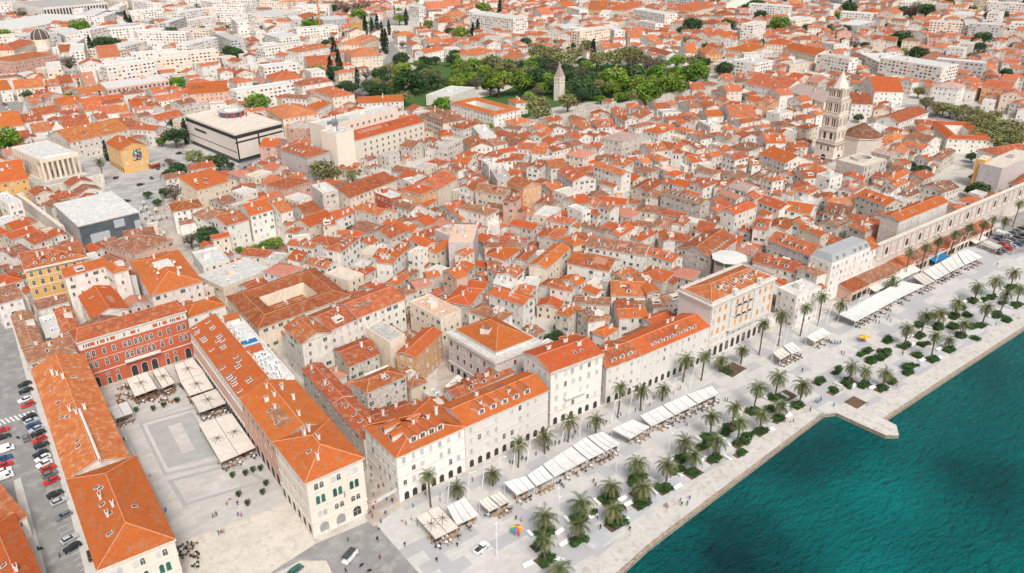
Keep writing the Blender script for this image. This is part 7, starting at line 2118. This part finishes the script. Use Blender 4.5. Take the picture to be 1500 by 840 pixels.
# banner across the street
a, b = gp(545, 737, 6)[:2], gp(581, 717, 6)[:2]; c = (a+b)/2; r = empty('banner', (c[0], c[1], 0)); u = (b-a)/np.linalg.norm(b-a); mb = MB(); nrm = np.array([u[1], -u[0]])
mb.poly([p3(a, 5.2), p3(b, 5.2), p3(b, 6.4), p3(a, 6.4)], 'cloth_w'); mb.poly([p3(b-nrm*.02, 5.2), p3(a-nrm*.02, 5.2), p3(a-nrm*.02, 6.4), p3(b-nrm*.02, 6.4)], 'cloth_w'); sub(mb, 'cloth', r)
mb = MB(); q = a+u*1.0+nrm*.03; mb.poly([p3(q-u*.35, 5.5), p3(q+u*.35, 5.5), p3(q+u*.35, 6.1), p3(q-u*.35, 6.1)], 'cloth_r'); sub(mb, 'red_emblem', r)
mb = MB(); mb.tube(p3(a-u*3, 6.6), p3(a, 6.4), .02, .02, 4, 'metal_d'); mb.tube(p3(b, 6.4), p3(b+u*2, 6.6), .02, .02, 4, 'metal_d'); sub(mb, 'rope', r)
thing(r, '', 'banner', None, 'white banner with a red emblem strung across the narrow street')
# ------------------------------------------------------------------ vehicles
for k, c in dict(car_red=(.55, .03, .02), car_black=(.02, .022, .025), car_blue=(.03, .08, .2), car_silver=(.45, .46, .48), car_white=(.8, .8, .8), car_grey=(.16, .17, .18), car_green=(.03, .13, .1)).items():
    DEF[k] = (lambda c: lambda n: node_mat(n, c, c, 1, rough=.25, spec=.6, vary=.05))(c)
def car_mesh(col, van=False):
    mb = MB(); L, W, = (4.3, 1.76) if not van else (5.2, 1.95)
    # side profile extruded with tumblehome
    prof = [(-L/2, .35), (-L/2, .78), (-L/2+.12, .92), (-L*.27, 1.0), (L*.42, .95) , (L/2, .72), (L/2, .35)] if not van else [(-L/2, .35), (-L/2, 1.95), (L*.28, 1.98), (L*.42, 1.15), (L/2, .95), (L/2, .35)]
    def ext(pr, w0, mat, wt=None):
        n = len(pr); A = [(x, -w0 if not wt else -(w0 if z < 1.0 else wt), z) for x, z in pr]; B = [(x, -y, z) for x, y, z in A]
        mb.poly(A, mat); mb.poly(B[::-1], mat)
        for i in range(n): j = (i+1) % n; mb.poly([A[j], A[i], B[i], B[j]], mat)
    body = [(-L/2, .32), (L/2, .32), (L/2+.02, .6), (L*.46, .82), (L*.24, .95), (-L*.42, 1.0), (-L/2, .9)] if not van else [(-L/2, .32), (L/2, .32), (L/2, .9), (L*.40, 1.15), (L*.30, 1.95), (-L/2, 1.98)]
    ext(body, W/2, col)
    if not van:
        cab = [(-L*.40, .98), (L*.20, .94), (L*.06, 1.40), (-L*.24, 1.45), (-L*.36, 1.30)]; ext(cab, W/2-.08, 'car_glass', W/2-.22); 
        mb.poly([(L*.05, -W/2+.25, 1.425), (L*.05, W/2-.25, 1.425), (-L*.24, W/2-.25, 1.475), (-L*.24, -W/2+.25, 1.475)][::-1], col); mb.poly([(-L*.24, -W/2+.25, 1.475), (-L*.24, W/2-.25, 1.475), (-L*.33, W/2-.28, 1.38), (-L*.33, -W/2+.28, 1.38)][::1], col)
    else:
        mb.poly([(L*.395, -W/2+.1, 1.2), (L*.395, W/2-.1, 1.2), (L*.315, W/2-.15, 1.88), (L*.315, -W/2+.15, 1.88)], 'car_glass')
        for s in (-1, 1): mb.poly([(L*.12, s*(W/2+.01), 1.15), (L*.34, s*(W/2+.01), 1.15), (L*.28, s*(W/2+.01), 1.8), (L*.12, s*(W/2+.01), 1.8)][::-s], 'car_glass')
    return mb
DEF['car_glass'] = lambda n: node_mat(n, (.02, .028, .03), (.03, .04, .045), 1, rough=.08, spec=.8, vary=0)
DEF['tail'] = lambda n: node_mat(n, (.4, .02, .02), (.4, .02, .02), 1, rough=.3, vary=0)
def wheel_me():
    mb = MB(); n = 10
    A = [(.32*math.cos(2*math.pi*i/n), -.1, .32*math.sin(2*math.pi*i/n)) for i in range(n)]; B = [(x, .1, z) for x, y, z in A]
    for i in range(n): j = (i+1) % n; mb.poly([A[i], A[j], B[j], B[i]], 'rubber')
    mb.poly(A, 'metal_g'); mb.poly(B[::-1], 'metal_g'); return mb
WH = wheel_me().data('wheel')
LIGHT = (lambda m: (slab(m, rect(.34, .14), 0, -.03, 'metal_w'), m)[1])(MB()).data('headlight'); TAIL = (lambda m: (slab(m, rect(.3, .16), 0, -.03, 'tail'), m)[1])(MB()).data('tail_light')
CARM = {}
def car(px, py, ang, col, van=False, grp=None, desc=None, world=None):
    p = gp(px, py) if world is None else world; k = (col, van)
    if k not in CARM: CARM[k] = car_mesh('car_'+col, van).data('body')
    r = empty('van' if van else 'parked_car', (p[0], p[1], .03), ang); inst('body', CARM[k], r); L, W = (4.3, 1.76) if not van else (5.2, 1.95)
    for x in (-L*.31, L*.31):
        for y in (-W/2+.06, W/2-.06): inst('wheel', WH, r, (x, y, .32))
    for y in (-W*.34, W*.34): inst('headlight', LIGHT, r, (L/2+.015, y, .68), R_(90)); inst('tail_light', TAIL, r, (-L/2-.01, y, .75), R_(-90))
    nmz = dict(red='red', black='black', blue='dark blue', silver='silver', white='white', grey='dark grey', green='dark green')[col]
    thing(r, desc or (nmz+(' parked van' if van else ' parked car')), 'van' if van else 'car', grp); return r
G3 = 'cars parked beside the long wing'
A0 = math.atan2(*(QA1[1]-QA1[0])[::-1])
for x, y, c in ((110, 10, 'black'), (115, 38, 'black'), (112, 78, 'white'), (125, 100, 'red'), (130, 153, 'black'), (140, 172, 'silver'), (150, 190, 'blue'), (160, 208, 'silver'), (170, 226, 'black'), (175, 253, 'red'), (185, 278, 'black'), (180, 315, 'black'), (190, 335, 'white'), (197, 360, 'white'), (215, 380, 'red'), (222, 405, 'grey'), (228, 435, 'red'), (245, 493, 'black'), (262, 525, 'silver'), (280, 590, 'grey'), (308, 690, 'silver'), (320, 728, 'black')):
    car(x/3, 560+y/3+2, A0+R_(12)+R_(U(-3, 3))+(math.pi if rnd() < .5 else 0), c, grp=G3)
car(403/3, 560+768/3, A0+R_(88), 'black', grp=G3); car(115/3, 560+252/3, A0+R_(92), 'grey', grp=G3, desc='dark car driving along the street')
for x, y, c, v in ((12, 212, 'red', 0), (15, 242, 'black', 0), (22, 298, 'white', 1), (22, 335, 'blue', 0), (24, 364, 'red', 0), (18, 392, 'white', 0), (18, 418, 'white', 1)): car(x/3, 560+y/3+2, A0+R_(2), c, bool(v), 'vehicles on the far side of the car park street')
car(433, 838, A0+R_(20), 'green', desc='dark green car on the asphalt apron'); car(206, 272, R_(20), 'black', desc='black car at the junction by the mural'); car(207, 272-0, 0, 'black', world=gp(186, 296), desc='black car waiting near the market umbrellas')
for i, (px, py) in enumerate(((210, 296), (214, 303), (206, 306), (219, 311), (223, 319), (212, 316), (229, 327), (218, 325), (233, 318), (240, 340), (228, 306))): canopy([(px-3, py+2), (px+3, py+1), (px+2.4, py-3), (px-3.4, py-2)], 2.6, 2.6, random.choice(('cloth_w', 'cloth_c')), 'small square market parasol', 'market stalls in the upper street')
for px, py in ((232, 248), (240, 243), (170, 262), (120, 262), (222, 262), (246, 236), (262, 226)): car(px, py, U(0, 3), random.choice(('grey', 'white', 'black', 'silver')), grp='cars on the town streets')
# pick-up truck
def pickup():
    p = gp(705, 806); r = empty('pickup_truck', (p[0], p[1], .03), R_(14)); mb = MB(); mb.box((0, 0, .4), 4.6, 1.8, .5, 'car_white', nobot=False); mb.box((1.5, 0, .9), 1.2, 1.7, .35, 'car_white'); mb.build('body', r)
    mb = MB(); mb.box((.55, 0, .9), 1.3, 1.65, .75, 'car_glass', top='car_white'); mb.build('cab', r)
    mb = MB()
    for s in (-1, 1): mb.box((-1.2, s*.85, .9), 2.1, .08, .4, 'car_white')
    mb.box((-2.25, 0, .9), .08, 1.75, .4, 'car_white'); mb.box((-1.2, 0, .9), 1.9, 1.5, .12, 'metal_d'); mb.build('load_bed', r)
    for x in (-1.4, 1.4):
        for y in (-.85, .85): inst('wheel', WH, r, (x, y, .32))
    thing(r, '', 'pickup truck', None, 'small white pickup truck on the open pale promenade')
pickup()
def cart():
    p = gp(513, 819); r = empty('tourist_cart', (p[0], p[1], .03), R_(28)); mb = MB(); mb.box((0, 0, .35), 4.8, 1.8, .55, 'car_white', nobot=False); mb.box((2.0, 0, .9), .7, 1.6, .5, 'car_white'); mb.build('body', r)
    mb = MB(); mb.box((-.2, 0, 2.1), 4.0, 1.8, .12, 'metal_d', nobot=False); mb.build('roof', r); mb = MB()
    for x in (-2.1, -.2, 1.7):
        for y in (-.8, .8): mb.tube((x, y, .9), (x, y, 2.1), .04, .04, 4, 'metal_d')
    mb.build('posts', r)
    for x in (-1.6, 1.6):
        for y in (-.85, .85): inst('wheel', WH, r, (x, y, .32))
    thing(r, '', 'tourist cart', None, 'small open tourist cart with a dark roof on the asphalt')
cart()
def scooter(px, py, ang, desc):
    p = gp(px, py); r = empty('scooter', (p[0], p[1], 0), ang); mb = MB(); mb.box((-.1, 0, .35), .9, .35, .4, 'car_black', nobot=False); mb.box((-.2, 0, .75), .7, .28, .12, 'rubber'); mb.tube((.55, 0, .3), (.4, 0, 1.05), .05, .05, 5, 'car_black'); mb.tube((.4, -.3, 1.05), (.4, .3, 1.05), .03, .03, 4, 'metal_g'); mb.build('body', r)
    for x in (-.55, .62): inst('wheel', WH, r, (x, 0, .3), 0, (.85, .6, .85))
    thing(r, desc, 'scooter', 'parked scooters')
for px, py in ((26.5, 643), (530, 830), (541, 838), (60, 806)): scooter(px, py, U(0, 3), 'black parked scooter')
# car park at the east end
for i in range(26):
    px, py = 1462+(i % 9)*7.2+U(-1, 1), 352+(i//9)*10-(i % 9)*3.2; car(px, py, R_(70)+R_(U(-4, 4)), random.choice(('grey', 'black', 'white', 'blue', 'silver', 'grey', 'red')), grp='cars in the waterfront car park')
for i in range(9): car(6+i*3.0+U(-1, 1), 152+i*3.2+U(-1, 1), R_(60), random.choice(('grey', 'black', 'white', 'red', 'silver')), grp='cars in the small lot by the white houses')
for i in range(6): car(362+i*7, 247-i*3.6, A0, random.choice(('grey', 'black', 'white', 'silver')), grp='cars beside the department store')
for i in range(8): car(1375+i*14, 156+i*5.5, R_(30), random.choice(('grey', 'white', 'silver', 'red')), grp='cars on the tree-lined road')
for px, py in ((1305, 152), (1312, 150), (610, 78), (598, 100), (585, 112), (500, 148), (510, 143), (108, 110), (130, 162)): car(px, py, U(0, 3), random.choice(('grey', 'white', 'black')), grp='cars on the town streets')
# ------------------------------------------------------------------ people
def body_mesh(pose, top, legs, hair, seed):
    """one skinned figure, then coloured by height"""
    V, E, Rr = [], [], []
    def v(p, r): V.append(p); Rr.append(r); return len(V)-1
    st, ar = {'walk': (.22, .28), 'stand': (.07, .06), 'stride': (.32, .34)}[pose]
    pel = v((0, 0, .95), .15); sp = v((0, 0, 1.18), .14); ch = v((.01, 0, 1.38), .16); nk = v((.02, 0, 1.50), .065); hd = v((.04, 0, 1.62), .10); tp = v((.03, 0, 1.70), .07); E += [(pel, sp), (sp, ch), (ch, nk), (nk, hd), (hd, tp)]
    for s in (-1, 1):
        hp = v((0, s*.10, .88), .11); kn = v((s*st*.55+.03, s*.11, .49), .07); an = v((s*st-.03 if s < 0 else s*st, s*.11, .09), .045); to = v((s*st+.14, s*.12, .035), .035); E += [(pel, hp), (hp, kn), (kn, an), (an, to)]
        sh = v((0, s*.20, 1.40), .07); el = v((-s*ar*.4, s*.25, 1.14), .05); wr = v((-s*ar+.08, s*.26, .90), .035); ha = v((-s*ar+.11, s*.26, .80), .04); E += [(ch, sh), (sh, el), (el, wr), (wr, ha)]
    me = bpy.data.meshes.new('body'); me.from_pydata(V, E, []); o = bpy.data.objects.new('tmp', me); COL.objects.link(o)
    mod = o.modifiers.new('s', 'SKIN')
    for i, sv in enumerate(me.skin_vertices[0].data): sv.radius = (Rr[i], Rr[i]*(1.15 if i in (0, 1, 2) else 1)); sv.use_root = (i == 0)
    o.modifiers.new('d', 'SUBSURF').levels = 1
    dg = bpy.context.evaluated_depsgraph_get(); dg.update(); m2 = bpy.data.meshes.new_from_object(o.evaluated_get(dg)); bpy.data.objects.remove(o)
    m2.name = 'person'
    m2.materials.clear()
    for n in (legs, top, 'skin', hair, 'rubber'): m2.materials.append(M(n))
    for f in m2.polygons:
        z = f.center[2]; y = abs(f.center[1]); x = f.center[0]
        i = 0
        if z < .08: i = 4
        elif y > .2 and z < .88: i = 2
        elif z > 1.62 or (z > 1.54 and x < .0): i = 3
        elif z > 1.50: i = 2
        elif z > .96 or y > .19: i = 1
        f.material_index = i; f.use_smooth = True
    return m2
OUT = [('dark', (.03, .035, .05)), ('navy', (.03, .06, .16)), ('red', (.5, .04, .04)), ('white', (.7, .68, .65)), ('blue', (.06, .2, .45)), ('black', (.02, .02, .02)), ('pink', (.6, .25, .25)), ('grey', (.2, .2, .2))]
for n_, c_ in OUT: plain('cloth_'+n_, c_, .9)
plain('hair_dark', (.03, .02, .015)); plain('hair_fair', (.25, .15, .07))
FIG = []
for i, (n_, _) in enumerate(OUT):
    for pose in ('walk', 'stand', 'stride')[i % 2:i % 2+2]:
        lg = random.choice(('dark', 'navy', 'black', 'grey')); hr = random.choice(('dark', 'dark', 'fair')); FIG.append((body_mesh(pose, 'cloth_'+n_, 'cloth_'+lg, 'hair_'+hr, i), n_, lg, pose, hr))
PEO = []
def ppl(o, s, t):
    for e_ in t.split(): a, b = map(float, e_.split(',')); PEO.append((o[0]+a/s, o[1]+b/s))
ppl((375, 560), 3, '405,700 545,780 540,650 643,615 660,630 685,610 655,725 885,725 795,790 505,578 513,600 540,468 600,532 550,622 395,838 575,522 745,500 560,460 535,700')
ppl((0, 560), 3, '938,598 952,590 962,672 974,668 985,664 1047,590 1062,594 998,543 1045,543 265,772 172,742 547,262 730,570 1010,520 660,418')
ppl((750, 560), 3, '220,460 228,468 358,445 368,460 760,165 768,195 675,550 683,555 740,530 770,542 780,518 745,546 517,655 605,538 500,578 375,600 250,808 18,608 40,615 13,675 30,680 247,688 388,648 935,85 724,365 760,180 945,88 480,585')
ppl((1125, 280), 3, '333,722 322,718 280,672 292,674 304,676 316,674 470,566 486,586 473,582 525,568 538,578 530,556 590,726 606,700 590,715 75,806 150,796 1005,330 1100,565 920,665 1000,590 415,660 425,662 345,530 905,220 912,215 900,228 700,290 715,300 640,330 655,335 610,350 560,410 520,455 490,440 1060,240 1075,225')
ppl((1125, 560), 3, '208,92 218,94 228,92 185,130 288,110 435,105 325,40 75,178 97,180 110,178 565,20 232,80')
for i in range(38): t = rnd(); PEO.append((lerp(600, 1000, t)+U(-8, 8), lerp(752, 572, t)+U(-6, 2)))
for i in range(26): t = rnd(); PEO.append((lerp(1215, 1420, t)+U(-5, 5), lerp(476, 372, t)+U(-5, 5)))
for i in range(12): PEO.append((U(535, 580), U(680, 760)))
for i in range(8): PEO.append((U(215, 250), U(296, 330)))
for i in range(10): PEO.append((U(385, 440), U(222, 236)) if i % 2 else (U(262, 275), U(212, 228)))
for px, py in PEO:
    p = gp(px, py); me, n_, lg, pose, hr = random.choice(FIG); o = inst('person', me, None, (p[0], p[1], .03), U(0, 6.28)); s = U(.94, 1.08)*1.04; o.scale = (s, s, s)
    thing(o, 'person in %s top and %s trousers %s' % (n_, lg, {'walk': 'walking', 'stand': 'standing', 'stride': 'striding'}[pose]), 'person', 'people out on foot')
# planters on the square
for px, py in ((341, 700), (360, 697), (371, 692), (350, 728), (363, 741), (165, 640), (200, 604), (225, 602), (240, 597), (260, 590), (382, 690), (390, 712), (75+310, 725)):
    p = gp(px, py); r = empty('planter', p); mb = MB(); mb.cyl((0, 0, 0), .35, .45, .6, 8, 'brown_trim', top='soil'); mb.build('pot', r); inst('plant', SH[1], r, (0, 0, .5), 0, (.9, .9, 1.5)); thing(r, 'dark pot with a leafy plant', 'planter', 'potted plants round the square')
# parking lines
for i in range(12):
    p = gp(92+i*4.2, 762+i*7.5); mb = MB(); mb.box((p[0], p[1], 0), 4.2, .13, .02, 'paint', A0+R_(12)); struct(mb.build('parking_line'))
# tower crane behind the scaffolded block
p = gp(471, 62); r = empty('tower_crane', p); mb = MB(); plain('crane_orange', (.65, .2, .04)); mb.tube((0, 0, 0), (0, 0, 52), .9, .9, 4, 'crane_orange'); mb.build('mast', r)
mb = MB(); mb.tube((-38, 22, 47), (9, -5, 49), .6, .5, 4, 'crane_orange'); mb.build('jib', r); thing(r, '', 'crane', None, 'slender orange tower crane beside the scaffolded block')
# ------------------------------------------------------------------ labels that single each thing out
LM = [('cathedral bell tower', gp(1213, 233)), ('octagonal cathedral', gp(1256, 236)), ('park chapel tower', gp(819, 147)), ('red palace', gp(205, 540)), ('cream corner pavilion', gp(495, 770)), ('lilac-grey block', gp(725, 560)), ('tall ornate palace', gp(1090, 500)),
      ('octagonal white canopy', gp(1068, 400)), ('big cream building', gp(570, 220)), ('department store', gp(345, 215)), ('colonnaded gallery', gp(75, 270)), ('mural building', gp(185, 250)), ('white-roofed hall', gp(150, 330)), ('yellow curved building', gp(60, 430)),
      ('courtyard school', gp(715, 180)), ('pink hotel', gp(200, 140)), ('white fin library', gp(70, 25)), ('theatre dome', gp(65, 80)), ('stone pier', gp(1290, 625)), ('sheeted east building', gp(1480, 270)), ('cream school pavilion', gp(1140, 85)), ('plain church tower', gp(990, 258)),
      ('grey mansard palace', gp(1240, 400)), ('rainbow parasol', gp(757, 780)), ('orange parasol', gp(1265, 498)), ('street banner', gp(560, 740)), ('white pickup truck', gp(705, 806)), ('zebra crossing', gp(25, 610)), ('central tall house', gp(505, 400)), ('tall white facade', gp(845, 620)),
      ('orange crane', gp(471, 60)), ('white apartment slab', gp(735, 50)), ('dark mosque-like roof', gp(1095, 225)), ('white sheeted block', gp(715, 370)), ('palace wall', gp(1370, 370)), ('east car park', gp(1480, 345)), ('rooftop blue panels', gp(365, 510))]
LMX = np.array([l[1][:2] for l in LM])
ORD = ['nearest', 'second nearest', 'third nearest', 'fourth nearest', 'fifth nearest', 'sixth nearest', 'seventh nearest', 'eighth nearest', 'ninth nearest', 'tenth nearest']
def ordn(i): 
    if i < 10: return ORD[i]
    n = i+1; return '%d%s nearest' % (n, 'th' if 10 <= n % 100 <= 20 else {1: 'st', 2: 'nd', 3: 'rd'}.get(n % 10, 'th'))
groups = {}
for o, d, at in TO_LABEL:
    if 'label' in o: continue
    p = np.array(at[:2]); dd = np.hypot(*(LMX-p).T); i = int(np.argmin(dd)); groups.setdefault((d, i), []).append((dd[i], o))
for (d, i), L in groups.items():
    L.sort(key=lambda t: t[0])
    for k, (_, o) in enumerate(L):
        o['label'] = ('%s near the %s' % (d, LM[i][0])) if len(L) == 1 else '%s, %s to the %s' % (d, ordn(k), LM[i][0])
for r in [o for o in bpy.data.objects if o.parent is None and 'category' in o]:
    ch = r.children; rf = [c for c in ch if c.name.split('.')[0] == 'roof']
    if rf:
        for c in ch:
            if c.name.split('.')[0] in ('chimney', 'dormer', 'skylight', 'roof_hut', 'satellite_dish'): c.parent = rf[0]
bpy.context.view_layer.update()
print('objects', len(bpy.data.objects))
